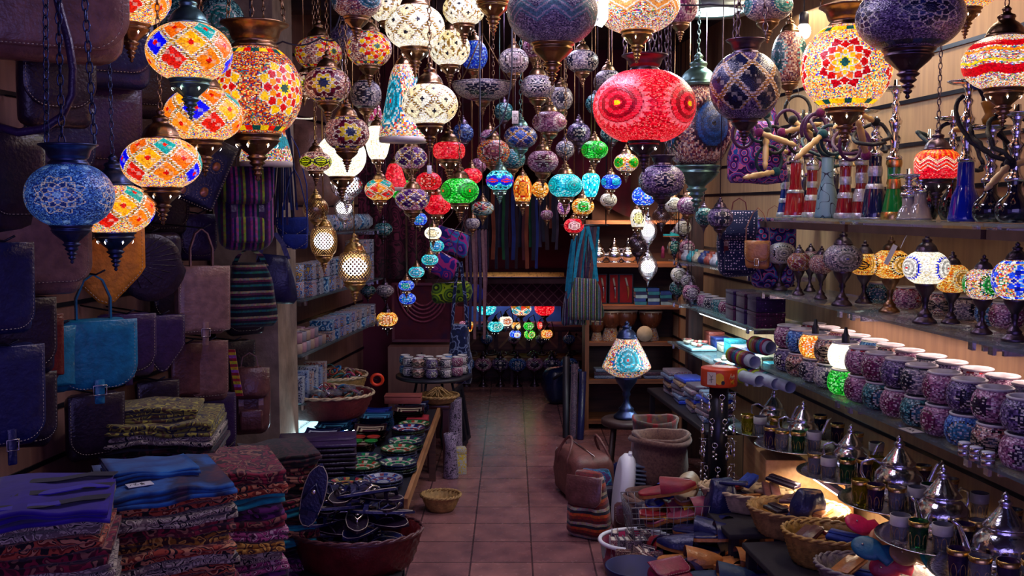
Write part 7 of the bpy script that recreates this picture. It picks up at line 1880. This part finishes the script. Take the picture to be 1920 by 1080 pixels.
# pile of flat leather folders
for k in range(8):
    o = thing('leather_folder', 'flat dark leather folder, %s from the bottom of its pile beside the pillar' % ORD[k], 'folder', (-.92 + .004 * math.sin(k * 3), 4.66 + .004 * math.cos(k * 2), .442 + .0215 * k), .18 + .03 * math.sin(k * 5), 'leather folders in a pile')
    MB().rbox((0, 0, .008), (.36, .26, .016), .005, n=2).build('body', LE['plum' if k == 7 else 'dark'], o); MB().outline(outline_pts('round', .36, .18), .003).build('flap', LE['plum' if k == 7 else 'dark'], o, (0, .12, .0178), (PI / 2, 0, 0))
    ch = [c for c in o.children if c.name.startswith('flap')][0]; ch.rotation_euler = (-PI / 2, 0, 0); ch.location = (0, .125, .0180)
CER = [mosaic('ceramic_glaze', 0, .12)]
def plate_mesh(name, style, pal, c, seed, R=.09, sq=False, deep=.022, n=52):
    f = lambda u: (.001 + R * min(1, u / .93) if u < .93 else R * (1 - .0 * u), deep * (u / .93) ** 2 if u < .93 else deep - .006 * (u - .93) / .07)
    me = globe_mesh(name, f, n, style, pal, c, CER[0], seed)
    # painted on the hollow side: spread the motif over the whole dish
    rs = np.random.RandomState(seed); nv = max(10, int(n * .5)); u = (np.arange(nv) + .5) / nv; az = np.linspace(0, 2 * PI, n, endpoint=False)
    U, A = np.meshgrid(u, az, indexing='ij'); U = U.ravel(); A = A.ravel(); cols = PAL[pal][rs.randint(0, len(PAL[pal]), len(U))] * .5
    cc = [C(x) for x in c]
    cols[:] = cc[0]
    cols[(U > .28) & (U < .36)] = cc[1]; cols[(U > .55) & (U < .62)] = cc[1]
    pet = (np.abs(np.sin(A * 4)) > .55) & (U < .52) & (U > .36); cols[pet] = cc[2]
    zz = ((A * 16 / (2 * PI)).astype(int) % 2 == 0) & (U > .66) & (U < .84); cols[zz] = cc[1]; cols[((A * 32 / (2 * PI)).astype(int) % 4 == 1) & (U > .66) & (U < .84)] = cc[2]
    cols[U > .9] = cc[3 % len(cc)]; cols = np.clip(cols * rs.uniform(.75, 1.1, (len(cols), 1)), 0, 1)
    me.attributes['tint'].data.foreach_set('color', np.concatenate([cols, np.ones((len(cols), 1))], 1).astype(np.float32).ravel())
    return me


PMESH = [plate_mesh('painted_dish', 'speckle', p, c, 960 + i) for i, (p, c) in enumerate((('blue', ['#0c1c5a', '#c0c8d8', '#a03028', '#101838']), ('confetti', ['#2a3448', '#c0b8a0', '#208a50', '#1c2c50']), ('white', ['#9aa0a8', '#1c3a80', '#6a3040', '#303a58']), ('confetti', ['#10303c', '#b89a50', '#a03040', '#0c1c30']), ('green', ['#1c6a38', '#c0c0a0', '#a03828', '#10301c'])))]
def sq_dish(w, d, h):
    b = MB(); n = 9
    for side in (0, 1):
        rings = []
        for i in range(n):
            u = i / (n - 1) * 2 - 1; rg = []
            for j in range(n):
                v = j / (n - 1) * 2 - 1; z = h * (max(abs(u), abs(v)) ** 3 * .75 + .35 * (u * u * v * v)) + (0 if side else -.005)
                rg.append((u * w / 2 * (1 + .04 * v * v), v * d / 2 * (1 + .04 * u * u), z + .006))
            rings.append(rg)
        b.rings(rings if side else [r[::-1] for r in rings], 0, False, False, closed=False)
    return b


SQM = []
for i, (a, b_2, c3) in enumerate((('#101438', '#a0a8b8', '#501828'), ('#201018', '#a89880', '#3a1424'), ('#183c60', '#4a90b0', '#0c1c3c'), ('#102060', '#2838a0', '#0c1030'))):
    nm = 'square_glaze_%d' % i; m, nt, bb = new_mat(nm)
    tc = N(nt, 'ShaderNodeTexCoord'); sx = N(nt, 'ShaderNodeSeparateXYZ'); L(nt, tc.outputs['Generated'], sx.inputs[0])
    prev = None
    for ax in ('X', 'Y'):
        s1 = N(nt, 'ShaderNodeMath', operation='SUBTRACT'); s1.inputs[1].default_value = .5; L(nt, sx.outputs[ax], s1.inputs[0]); s2 = N(nt, 'ShaderNodeMath', operation='ABSOLUTE'); L(nt, s1.outputs[0], s2.inputs[0])
        if prev is None: prev = s2
        else: mx = N(nt, 'ShaderNodeMath', operation='MAXIMUM'); L(nt, prev.outputs[0], mx.inputs[0]); L(nt, s2.outputs[0], mx.inputs[1])
    r = ramp(nt, [(0, hexc(c3)), (.24, hexc(b_2)), (.30, hexc(a)), (.36, hexc(b_2)), (.40, hexc(a)), (.485, hexc('#203868'))], 'CONSTANT'); L(nt, mx.outputs[0], r.inputs[0]); L(nt, r.outputs[0], bb.inputs['Base Color']); bb.inputs['Roughness'].default_value = .12
    SQM.append(proto_mesh(sq_dish(.17, .17, .028), 'square_dish', [m]))
names = [('navy', 'a white frame'), ('dark brown', 'a cream frame'), ('slate blue', 'a pale blue frame'), ('royal blue', 'a blue frame')]
sqs = [(-.98, 5.05, 7, 0), (-.79, 5.0, 4, 1), (-.96, 5.30, 6, 2), (-.76, 5.28, 5, 1), (-.95, 5.55, 4, 3), (-.76, 5.53, 6, 2), (-.60, 5.78, 5, 1), (-.80, 5.80, 4, 3), (-.60, 5.98, 4, 0), (-.93, 5.82, 3, 1)]
for i, (x, y, n, v) in enumerate(sqs):
    for k in range(n):
        o = D.objects.new('square_dish', SQM[(v + (k == n - 1) * 0) % 4]); COL.objects.link(o); o.location = (x + rnd.uniform(-.003, .003), y + rnd.uniform(-.003, .003), .4415 + .0135 * k); o.rotation_euler = (0, 0, rnd.uniform(-.08, .08))
        tag(o, 'square %s dish, %s up in the %s nested stack from the folders' % (names[v][0], ORD[k], ORD[i]), 'dish', 'nested square dishes')
rds = [(-.58, 4.42, 3, 0), (-.70, 4.60, 4, 1), (-.54, 4.66, 4, 3), (-.72, 4.80, 3, 4), (-.56, 4.88, 5, 0), (-.55, 5.10, 4, 3), (-.56, 5.34, 5, 1), (-.55, 5.56, 3, 2), (-.74, 4.40, 2, 2)]
for i, (x, y, n, v) in enumerate(rds):
    for k in range(n):
        o = D.objects.new('painted_dish', PMESH[(v + k) % 5]); COL.objects.link(o); o.location = (x, y, .443 + .0125 * k); o.rotation_euler = (0, 0, k * .7)
        tag(o, 'round painted dish, %s up in the %s stack along the wooden table edge' % (ORD[k], ORD[i]), 'dish', 'round painted dishes')
GRN = simple('green_glaze', '#1c7a30', .15); REDG = simple('red_glaze', '#9a2c20', .15)
for k in range(4):
    o = thing('small_bowl', '%s glazed little dish lying on the dish stacks by the red box, %s' % (('green', 'red')[k % 2], 'street side' if k < 2 else 'far side'), 'dish', (-.79 + .075 * (k // 2), 5.0 + .09 * (k % 2), .505 + .001), 0); MB().lathe([(.018, 0), (.034, .012), (.036, .016), (.033, .014), (.001, .004)], 18, cap=False).build('dish', (GRN, REDG)[k % 2], o)
box_thing((-.66, 6.02 + .0, .515), (.22, .10, .05), simple('brick_card', '#8a4038', .6), 'long brick red cardboard box behind the ceramics', 'long_box', 'box', 0)
box_thing((-.545, 5.72, .441), (.12, .12, .05), simple('red_card', '#9a1828', .6), 'red gift box among the round dishes', 'gift_box', 'box', 0)
# willow bowls, vase, patterned box at the corner of the table
platform('small_stand', 'small brown stand carrying the flat willow bowl', -.475, 6.38, .16, .16, .44, simple('brown_lacquer', '#3a1c20', .3))
basket((-.475, 6.38, .442), 0, .13, .12, .05, 'flat willow bowl heaped with dry twigs', STRAW, None, 'willow_bowl', rows=4, flare=.6)
for k in range(14): tag(MB().tube([(-.475 + .09 * math.cos(k * 2.4) , 6.38 + .08 * math.sin(k * 2.4), .495), (-.475 + .02 * math.cos(k), 6.38 + .02 * math.sin(k), .545), (-.475 - .08 * math.cos(k * 2.4 + .6), 6.38 - .07 * math.sin(k * 2.4 + .6), .500)], .0035, 5).build('dry_twig', STRAW), 'curled dry twig in the flat willow bowl, %s of its heap' % ORD[k], 'twig', 'dry twigs in the willow bowl')
basket((-.40, 5.52, .0), 0, .11, .10, .09, 'small willow bowl standing low beside the table edge', STRAW, None, 'willow_bowl', rows=4, flare=.6)
VS = fabric('pierced_vase', ['#8a7898', '#1c1428', '#a898b0'], 'paisley', 40, .4)
t = thing('pierced_vase', 'tall cylindrical patterned vase standing on the floor by the black frames', 'vase', (-.38, 6.55, 0)); MB().lathe([(.05, 0), (.052, .01), (.048, .42), (.050, .44), (.046, .44), (.044, .3)], 26).build('body', VS, t)
t = thing('pierced_vase', 'smaller patterned vase in front of the tall one', 'vase', (-.385, 6.2, 0)); MB().lathe([(.045, 0), (.05, .01), (.035, .2), (.045, .28), (.041, .28), (.03, .2)], 26).build('body', VS, t)
box_thing((-.33, 6.30, .0), (.07, .07, .17), fabric('printed_carton', ['#a8a8a0', '#c0a838', '#b0b0a8'], 'paisley', 30), 'white printed carton on the floor beside the vases', 'carton', 'box', .2)
for k in range(2):
    t = thing('black_frame', 'black picture frame leaning at the aisle corner, %s one' % ('front' if k == 0 else 'rear'), 'frame', (-.355 + .012 * k, 6.95 + .17 * k, .0)); t.rotation_euler = (-.10, -.13, 1.25)
    for sx, sz, w_, h_ in ((0, .02, .22, .03), (0, .40, .22, .03), (-.095, .21, .03, .35), (.095, .21, .03, .35)): MB().box((sx, 0, sz), (w_, .02, h_)).build('frame_bar', BLACK, t)
    MB().box((0, .004, .21), (.16, .006, .35)).build('mirror', simple('dark_mirror', '#3a3a48', .1, .8), t)
    
# round table with mosaic cups
t = thing('round_table', 'round black table of mosaic tealight cups', 'table', (-.52, 6.62, 0)); MB().lathe([(.245, .565), (.255, .57), (.255, .585), (.245, .59)], 48).build('table_top', BLACK, t)
for k in range(4):
    a = k * PI / 2 + .5; MB().tube([(.12 * math.cos(a), .12 * math.sin(a), .566), (.16 * math.cos(a), .16 * math.sin(a), .40), (.10 * math.cos(a), .10 * math.sin(a), .2), (.20 * math.cos(a), .20 * math.sin(a), 0.008)], .009, 7).build('leg', BLACKMET, t)
n_ = 0
for lay in range(2):
    for k in range(11):
        a = PI + PI * k / 5.5 * .5 * 1.02; rr = .19
        if k > 6: a = PI + (k - 7) * .9 + .35; rr = .09
        else: a = PI + .08 + k * (PI - .16) / 6
        v = (2, 7, 6, 0, 7, 1, 7, 5, 7, 6, 2)[k]
        dup(BV[v][1], (-.52 + rr * math.cos(a), 6.62 + rr * math.sin(a), .592 + .066 * lay), k, 'little mosaic tealight cup on the round table, %s layer, %s %s' % (('lower', 'upper')[lay], ORD[k % 7], 'along the front' if k < 7 else 'in the second row'), 'tealight cups on the round table', .58)
for k in range(2): dup(BV[(6, 7)[k]][1], (-.545 + .085 * k, 6.76, .592), k, 'mosaic cup at the back of the round table, %s' % ('pillar side' if k == 0 else 'aisle side'), None, .58)
# ------------------------------------------------------------------ glass shelves behind the pillar: mugs, tins, boxes
for ya, yb, z, w in ((5.23, 6.95, 1.21, 'painted mugs and tile boxes'), (5.23, 6.95, .92, 'little cups and patterned cartons'), (5.75, 6.95, 1.55, 'octagonal boxes near eye height'), (5.23, 5.72, .66, 'dark cartons by the pillar')):
    wall_shelf('glass_shelf', XL, -1, ya, yb, z, .30, 'shelf behind the pillar carrying ' + w, None)
TILE = [fabric('tile_print_%d' % i, c, 'rings', s, .3) for i, (c, s) in enumerate(((['#a8b0b8', '#1c3c8a', '#b0b8c0', '#a04830'], 40), (['#20489a', '#a8b8c8', '#183070', '#c8a040'], 34), (['#8a98a8', '#203048', '#a8a8a8'], 50), (['#a89c88', '#7a3a30', '#b8b0a0', '#2a4a7a'], 44), (['#1c6a98', '#a8c8d0', '#103c6a'], 30)))]
TN = ('white tile patterned', 'blue tile patterned', 'grey tile patterned', 'cream tile patterned', 'sky blue tile patterned')
def mug(loc, rz, v, label, s=1.0):
    t = thing('painted_mug', label, 'mug', loc, rz)
    MB().lathe([(.038 * s, 0), (.042 * s, .003), (.042 * s, .09 * s), (.040 * s, .091 * s), (.038 * s, .085 * s), (.036 * s, .01)], 26).build('cup', TILE[v], t)
    MB().tube([(.041 * s, 0, .075 * s), (.066 * s, 0, .070 * s), (.070 * s, 0, .045 * s), (.060 * s, 0, .02 * s), (.041 * s, 0, .016 * s)], .005 * s, 7).build('handle', TILE[v], t)
    return t


for k in range(4): mug((XL(5.36) - .07, 5.36, 1.211 + .0915 * k), PI + .3, k % 2 if k < 2 else 0, 'painted mug with tile pattern on the shelf behind the pillar, %s up' % ORD[k]) if k < 2 else None
k = 0
for q in range(11):
    Y = 5.50 + .125 * q
    for lv in range(2 if q < 8 else 3):
        v = (q * 2 + lv) % 5; box_thing((XL(Y) - .07, Y, 1.211 + .092 * lv), (.11, .095, .088), TILE[v], '%s carton on the mug shelf, %s from the mugs, %s up' % (TN[v], ORD[q], ORD[lv]), 'tile_carton', 'box', rnd.uniform(-.06, .06), 'tile patterned cartons on the mug shelf', .004)
for q in range(7):
    Y = 5.88 + .15 * q; v = (2, 0, 2, 3, 2, 4, 2)[q]
    t = thing('octagonal_box', '%s octagonal box standing on edge near eye height, %s from the street' % (TN[v].split(' tile')[0], ORD[q]), 'box', (XL(Y) - .08, Y, 1.551 + .052), 0); t.rotation_euler = (PI / 2, 0, .1 * math.sin(q))
    MB().lathe([(.052, -.05), (.054, -.045), (.054, .045), (.052, .05)], 8).build('body', TILE[v], t, None, (0, 0, PI / 8)); MB().lathe([(.040, .0505), (.040, .054)], 8).build('lid', TILE[(v + 2) % 5], t, None, (0, 0, PI / 8))
CUPM = [simple('cup_' + n, c, .5, 0, 0, 60, .2) for n, c in (('beige', '#9a8070'), ('pink', '#98707c'), ('grey', '#7a7480'))]
cm = [proto_mesh(MB().lathe([(.024, 0), (.028, .003), (.030, .055), (.028, .056), (.026, .05), (.022, .008)], 18), 'little_cup', [m]) for m in CUPM]
for q in range(7):
    for r_i in range(3):
        for lv in range(2 if q < 5 else 1):
            v = (q + r_i * 2 + lv) % 3; Y = 5.28 + .068 * q; o = D.objects.new('little_cup', cm[v]); COL.objects.link(o); o.location = (XL(Y) - .045 - .075 * r_i, Y, .921 + .0575 * lv)
            tag(o, 'little %s cup behind the pillar, %s from the street, %s row, %s' % (('beige', 'pink', 'grey')[v], ORD[q], ('edge', 'middle', 'wall')[r_i], 'on top' if lv else 'below'), 'cup', 'little cups behind the pillar')
for q in range(9):
    Y = 5.83 + .118 * q
    for lv in range(2):
        v = (4, 0, 1, 4, 0, 3, 2, 3, 2)[q] if lv else (q + 3) % 5
        box_thing((XL(Y) - .08, Y, .921 + .062 * lv), (.13, .10, .058), TILE[v], '%s flat carton on the cup shelf, %s from the cups, %s up' % (TN[v], ORD[q], ORD[lv]), 'flat_carton', 'box', rnd.uniform(-.06, .06), 'flat cartons on the cup shelf')
for q in range(6):
    Y = 5.27 + .078 * q; box_thing((XL(Y) - .07, Y, .661), (.12, .066, .14 + .02 * (q % 2)), (TILE[2], PK[2], TILE[3])[q % 3], 'upright dark carton on the lowest shelf behind the pillar, %s from it' % ORD[q], 'upright_carton', 'box', 0)
# lit glass case with the big basket of bangles on it
t = thing('display_case', 'low display case of glass lit brightly from inside beside the pillar', 'display case', (-1.195, 5.81, 0), -.118)
MB().box((0, 0, .23), (.28, 1.15, .46)).build('plinth', CRW, t)
MB().box((0, 0, .538), (.285, 1.16, .012)).build('glass_top', GLASS_SHELF, t)
MB().box((.139, 0, .497), (.006, 1.15, .07)).build('glass_front', GLASS_SHELF, t); MB().box((0, -.575, .497), (.28, .006, .07)).build('glass_end', GLASS_SHELF, t)
MB().box((0, 0, .464), (.26, 1.1, .006)).build('light_panel', emit('case_light', (.62, .92, 1), 3.0), t)
area('case_glow', (-.98, 5.20, .50), (-1.2, 0, .3), .3, .05, 2.5, (.65, .92, 1))
basket((-1.045, 5.50, .546), -.2, .28, .22, .13, 'large shallow basket heaped with bangles and trinkets in cellophane', simple('red_cane', '#6a2428', .5, 0, .5, 100, .3), PALEW, 'bangle_basket', rows=5, flare=.75)
basket((-1.09, 6.08, .546), .2, .20, .20, .13, 'second basket of beads and bracelets behind the large one', STRAW, PALEW, 'bead_basket', rows=5, flare=.75)
TRK = [BANG[0], BANG[2], BANG[3], BANG[4], SILVER, BANG[6], TR_M[1], BLACKMET, BANG[5]]
for bi, (bx, by, bz, nb, nm) in enumerate(((-1.045, 5.50, .63, 46, 'large bangle basket'), (-1.09, 6.08, .63, 30, 'second bead basket'))):
    for k in range(nb):
        a = k * 2.4; rr = (.20 if bi == 0 else .16) * math.sqrt((k + .5) / nb); r = rnd.uniform(.022, .036); m = TRK[(k * 4 + bi) % 9]
        b = MB(); b.tube([(r * math.cos(u), r * math.sin(u), 0) for u in [2 * PI * j / 16 for j in range(16)]], rnd.choice((.003, .005, .008)), 6, closed=True)
        o = b.build('bangle', m, None, (bx + rr * math.cos(a), by + rr * math.sin(a), bz + .05 * (1 - rr / .18) + .018 + .02 * rnd.random()), (rnd.uniform(-.9, .9), rnd.uniform(-.9, .9), 0))
        tag(o, '%s bangle, %s in the heap of the %s' % (m.name.replace('bangle_', '').replace('polished_', '').replace('trinket_', '').replace('_', ' '), ('near the middle', 'halfway to the rim', 'close to the rim')[min(2, k * 3 // nb)], nm), 'bangle', 'bangles in the ' + nm)
PLASTIC = glassy('cellophane', (.8, .85, .95), .12, .9, 1.2, .5)
for k in range(7):
    a = PI + .35 + k * .42; o = MB().rbox((0, 0, 0), (.10, .08, .02), .008, n=2).build('cellophane_bag', PLASTIC, None, (-1.045 + .17 * math.cos(a), 5.50 + .15 * math.sin(a), .70), (rnd.uniform(-.4, .4), rnd.uniform(-.4, .4), a), jit=.008, seed=k)
    tag(o, 'clear cellophane bag lying along the front of the large bangle basket, %s' % ORD[k], 'packet')
o = MB().tube([(.032 * math.cos(u), 0, .032 * math.sin(u)) for u in [2 * PI * j / 20 for j in range(20)]], .009, 8, closed=True).build('orange_bangle', simple('orange_bangle', '#e8401c', .3), None, P(707, 712, 5.6), (.2, .3, .2)); tag(o, 'bright orange bangle hooked at the end of the bangle basket', 'bangle')
MB().tube([(0, 0, 0), (-.07, .05, -.02), (-.12, .1, -.05)], .002, 4).build('wire_hook', BLACKMET, o)
# ------------------------------------------------------------------ pierced lanterns
for px, py, w, h, Y, lit, lab in ((650, 348, 60, 44, 4.75, True, 'pierced silver lantern with a lit bulb under the white globe lamp'), (645, 390, 40, 38, 5.1, True, 'small pierced lantern glowing below the first silver one'), (592, 392, 48, 40, 4.7, False, 'dark pierced lantern beside the blue suede straps'),
                                 (607, 452, 50, 54, 4.85, True, 'tall pierced lantern with a lit bulb beside the blue pouches'), (665, 500, 64, 56, 5.0, True, 'big pierced brass lantern with a lit bulb before the mug shelf')):
    pierced(px, py, w, h, Y, SILVER if 'silver' in lab else BRASS, lit, lab, 2 if h > 50 else 1, 26)
# ------------------------------------------------------------------ maroon textiles and what hangs before them
MT = fabric('maroon_brocade', ['#3c0c24', '#5c1838', '#2c081c', '#6a2440'], 'paisley', 12, .8)
t = thing('maroon_hanging', 'large maroon brocade textile hanging on the wall beside the doorway', 'textile', (-.88, 7.54, 1.18)); 
b = MB(); rings = []
for k in range(33):
    x = -.36 + .72 * k / 32; y = .03 * math.sin(k * 1.1); rings.append([(x, y, -.02), (x, y + .008 * math.sin(k), .5), (x, y, 1.0), (x, y + .012, 1.0), (x, y + .012 + .008 * math.sin(k), .5), (x, y + .012, -.02)])
b.rings(rings[::-1], 0, True, True); b.build('cloth', MT, t)
t = thing('framed_textile', 'framed maroon panel with a beaded collar standing below the brocade', 'picture', (-.66, 7.40, .72)); t.rotation_euler = (-.05, 0, 0)
MB().box((0, 0, .2), (.44, .02, .42)).build('panel', fabric('dark_maroon_panel', ['#3a0a1c', '#501428', '#281038'], 'noise', 10, .7), t)
for sx, sz, w_, h_ in ((0, -.01, .46, .02), (0, .41, .46, .02), (-.22, .2, .02, .42), (.22, .2, .02, .42)): MB().box((sx, -.012, sz), (w_, .02, h_)).build('frame_bar', simple('burgundy_frame', '#5a1420', .4), t)
b = MB()
for r in (.10, .12, .14, .16, .18): b.tube([(r * math.cos(a) * 1.05, -.018, .40 + r * 1.5 * math.sin(a)) for a in np.linspace(PI, 2 * PI, 21)], .008, 6)
b.build('beaded_collar', simple('collar_beads', '#7a3048', .5, 0, .8, 120, .5), t)
t = thing('low_cabinet', 'low pale wooden cabinet under the framed maroon panel', 'cabinet', (-.66, 7.42, 0)); MB().rbox((0, 0, .34), (.50, .30, .68), .005, n=2).build('body', WOODL, t); MB().box((0, -.152, .34), (.008, .004, .6)).build('door_gap', BLACK, t)
# printed pouches hanging at the doorway corner
CUS = fabric('blue_pink_print', ['#1c1c80', '#5a1c8a', '#1870a8', '#a02888', '#141460'], 'paisley', 11, .8)
def soft_bag(px, py, Y, w, h, d, rz, ry, mat, lab, name='printed_pouch'):
    p = P(px, py, Y); t = thing(name, lab, 'bag', p); t.rotation_euler = (0, ry, rz)
    MB().rbox((0, 0, -h / 2), (w, d, h), d * .45, n=4, bulge=.05).build('body', mat, t, jit=.008, seed=px)
    MB().tube([(-w * .48, -d * .2, -.01), (0, -d * .3, -.002), (w * .48, -d * .2, -.01)], .004, 5).build('zip', BUCK, t)
    MB().ribbon([(-w * .4, 0, -.02), (-w * .15, 0, .10), (0, 0, .30)], .012, .003, side=(0, 1, 0)).build('strap', LE['brown'], t); MB().ribbon([(w * .4, 0, -.02), (w * .15, 0, .10), (0, 0, .30)], .012, .003, side=(0, 1, 0)).build('strap', LE['brown'], t)
    return t


soft_bag(850, 430, 6.9, .26, .17, .08, .2, .25, CUS, 'blue and violet printed pouch hanging at the doorway corner, upper one')
soft_bag(836, 476, 6.75, .24, .16, .08, -.2, .5, fabric('pink_blue_print', ['#801c70', '#1c2890', '#b02c80', '#30187a'], 'paisley', 10, .8), 'pink and violet printed pouch hanging slanted below the blue one')
soft_bag(846, 528, 6.8, .27, .145, .10, 0, 0, fabric('lime_print', ['#3a5a18', '#8aa818', '#1c3010', '#5a8018'], 'rings', 13, .8), 'lime green pouch printed with peacock feathers', 'feather_pouch')
t = thing('blue_pompom', 'royal blue fluffy tassel hanging among the dark straps', 'tassel', P(892, 552, 7.4)); MB().ball((0, 0, 0), .06, n=16, sc=(1, .8, 1.2)).build('tassel', fabric('blue_fluff', ['#14188a', '#2830b0'], 'noise', 60), t, jit=.01, seed=2); MB().tube([(0, 0, .07), (0, 0, .9)], .002, 4).build('cord', CORD, t)
NV = fabric('navy_ring_print', ['#101a40', '#7080a0', '#141c48', '#0e1838'], 'rings', 22, .85)
t = cloth_bag(P(862, 608, 6.7), -.2, .16, .40, .10, NV, 'long navy cotton bag printed with little white rings', 'ring_print_bag', .42, NV)
for k in range(7):
    px = 874 + 6 * k; Y = 7.1 + .05 * k; b = MB(); p0 = P(px, 430, Y); p1 = P(px - 2 + 3 * (k % 3), 600 + 18 * (k % 3), Y); b.ribbon([p0, p0.lerp(p1, .5) + Vector((.01, 0, 0)), p1], .02, .004)
    tag(b.build('hanging_strap', (LE['brown'], LE['dark'], LE['mid'])[k % 3]), 'long %s leather strap hanging at the bag side of the doorway, %s from the pouches' % (('brown', 'black', 'tan')[k % 3], ORD[k]), 'strap', 'leather straps at the doorway')
# small lamps standing at the far end behind the pillar shelves
for k, (px, py, w, h, lit, pal, c, lab) in enumerate(((690, 545, 30, 18, 0, 'teal', ['#5a9aa0', '#182838', '#a8c0c0'], 'small pale teal lamp in front of the maroon brocade'), (722, 545, 34, 22, 0, 'grey', ['#8a8088', '#1c1c28', '#b0a8a8'], 'small grey lamp in front of the maroon brocade'), (718, 430, 36, 24, 0, 'teal', ['#4a9aa8', '#183040', '#a8c8c8'], 'teal mosaic lamp at the end of the eye height shelf'), (726, 598, 40, 26, .9, 'amber', ['#f0a060', '#603020', '#fff0d0'], 'small orange glowing lamp at the end of the cup shelf'))):
    hang_lamp(px, py, w, h, 6.98, 'rosette', pal, c, lit, lab, met=DARKMET)
# black wires and bulbs under the ceiling
t = thing('spiral_bulb', 'bright white energy saving bulb hanging between zigzag lamps', 'light bulb', P(1119, 14, 3.15))
for s in (-1, 1): MB().tube([(s * .020, 0, .05), (s * .020, 0, -.035), (s * .012, 0, -.046), (0 + s * .004, 0, -.04)], .015, 10).build('tube', emit('bulb_white', (.92, .98, 1), 7), t)
MB().lathe([(.03, .05), (.034, .06), (.026, .12), (.01, .14)], 18).build('socket', WHITE, t); MB().tube([(0, 0, .14), (0, 0, CEIL - t.location.z)], .003, 6).build('cable', CORD, t)
t = thing('bare_bulb', 'small glowing bare bulb beside the brown speckled lamp', 'light bulb', P(1507, 54, 4.3)); MB().ball((0, 0, -.01), .030, n=16, sc=(1, 1, 1.15)).build('bulb', emit('bulb_warm', (1, .93, .8), 12), t)
MB().lathe([(.017, .018), (.020, .02), (.020, .06), (.012, .07)], 16).build('socket', BLACK, t); MB().tube([(0, 0, .07), (0, 0, CEIL - t.location.z)], .003, 6).build('cable', CORD, t)
p = P(1340, 24, 4.9); t = thing('ceiling_spotlight', 'round white ceiling spotlight with a shining disc', 'ceiling light', p)
MB().lathe([(.135, 0), (.165, -.004), (.170, .004), (.16, .05), (.10, .10), (.08, .14)], 40, cap=False).build('housing', simple('lamp_housing', '#8a9898', .35, .4), t); MB().lathe([(.001, .006), (.134, .006)], 40, cap=False).build('disc', emit('spot_disc', (.8, 1, 1), 5), t)
for s in (-1, 1): MB().tube([(s * .08, 0, .12), (s * .08, 0, CEIL - p.z)], .003, 5).build('suspension', CORD, t)
area('ceiling_spot', (p.x, p.y, p.z - .02), (0, 0, 0), .24, .24, 12, (.82, .95, 1))
for k, pts in enumerate((((470, 75), (530, 78), (600, 72), (650, 60)), ((620, 60), (640, 20), (655, 50), (670, 10)), ((960, 130), (950, 200), (930, 240), (900, 255)), ((1120, 20), (1200, -10), (1330, 8), (1460, -8)))):
    q = [P(a, b_2, 3.9 + .1 * k) for a, b_2 in pts]; q = [q[0].lerp(q[1], 0), *[Vector(v) for v in q[1:]]]
    sm = []
    for i in range(len(q) - 1):
        for j in range(6):
            u = j / 6; sm.append(q[i].lerp(q[i + 1], u) + Vector((0, 0, -.02 * math.sin(u * PI))))
    sm = [Vector((q[0].x, q[0].y, CEIL))] + sm + [q[-1], Vector((q[-1].x, q[-1].y, CEIL))]
    tag(MB().tube(sm, .0035, 6).build('electric_cable', CORD), ('dark cable sagging between the orange lamps and the white lamps', 'dark cable looping above the white lamps', 'thin dark cable hanging in a curve behind the price tag', 'blue grey cable running under the ceiling spotlight')[k], 'cable')
t = thing('price_tag', 'white paper tag marked 95 hanging on a string among the grey lamps', 'price tag', P(966, 220, 4.1)); MB().rbox((0, 0, 0), (.026, .002, .052), .0009, n=1).build('card', CREAM, t); MB().tube([(0, 0, .026), (0, 0, CEIL - t.location.z)], .0007, 4).build('string', WHITE, t)
b = MB(); dg = lambda pl, ox: b.tube([(ox + x * .009, -.0016, z * .014) for x, z in pl], .0007, 4)
dg([(1, .6), (.6, 1), (.1, .8), (.1, .3), (.6, .2), (1, .5), (1, .9), (.8, -.6), (.5, -1)], -.0095); dg([(1, 1), (.2, 1), (.1, .2), (.7, .3), (1, -.2), (.7, -.9), (0, -.9)], .001); b.build('digits', BLACK, t)
t = thing('price_tag', 'blank white paper tag hanging beside the green lamp', 'price tag', P(805, 318, 4.45)); MB().rbox((0, 0, 0), (.02, .002, .036), .0009, n=1).build('card', WHITE, t); MB().tube([(0, 0, .018), (0, 0, CEIL - t.location.z)], .0007, 4).build('string', WHITE, t)
a_, b_2 = P(870, 430, 7.08), P(914, 430, 7.44); t = thing('strap_bar', 'dark bar at the bag side of the doorway carrying long leather straps', 'bar', a_)
MB().tube([(0, 0, 0), tuple(b_2 - a_)], .006, 6).build('bar', BLACKMET, t); MB().tube([(0, 0, 0), (-.45, .52, .0)], .006, 6).build('wall_arm', BLACKMET, t)
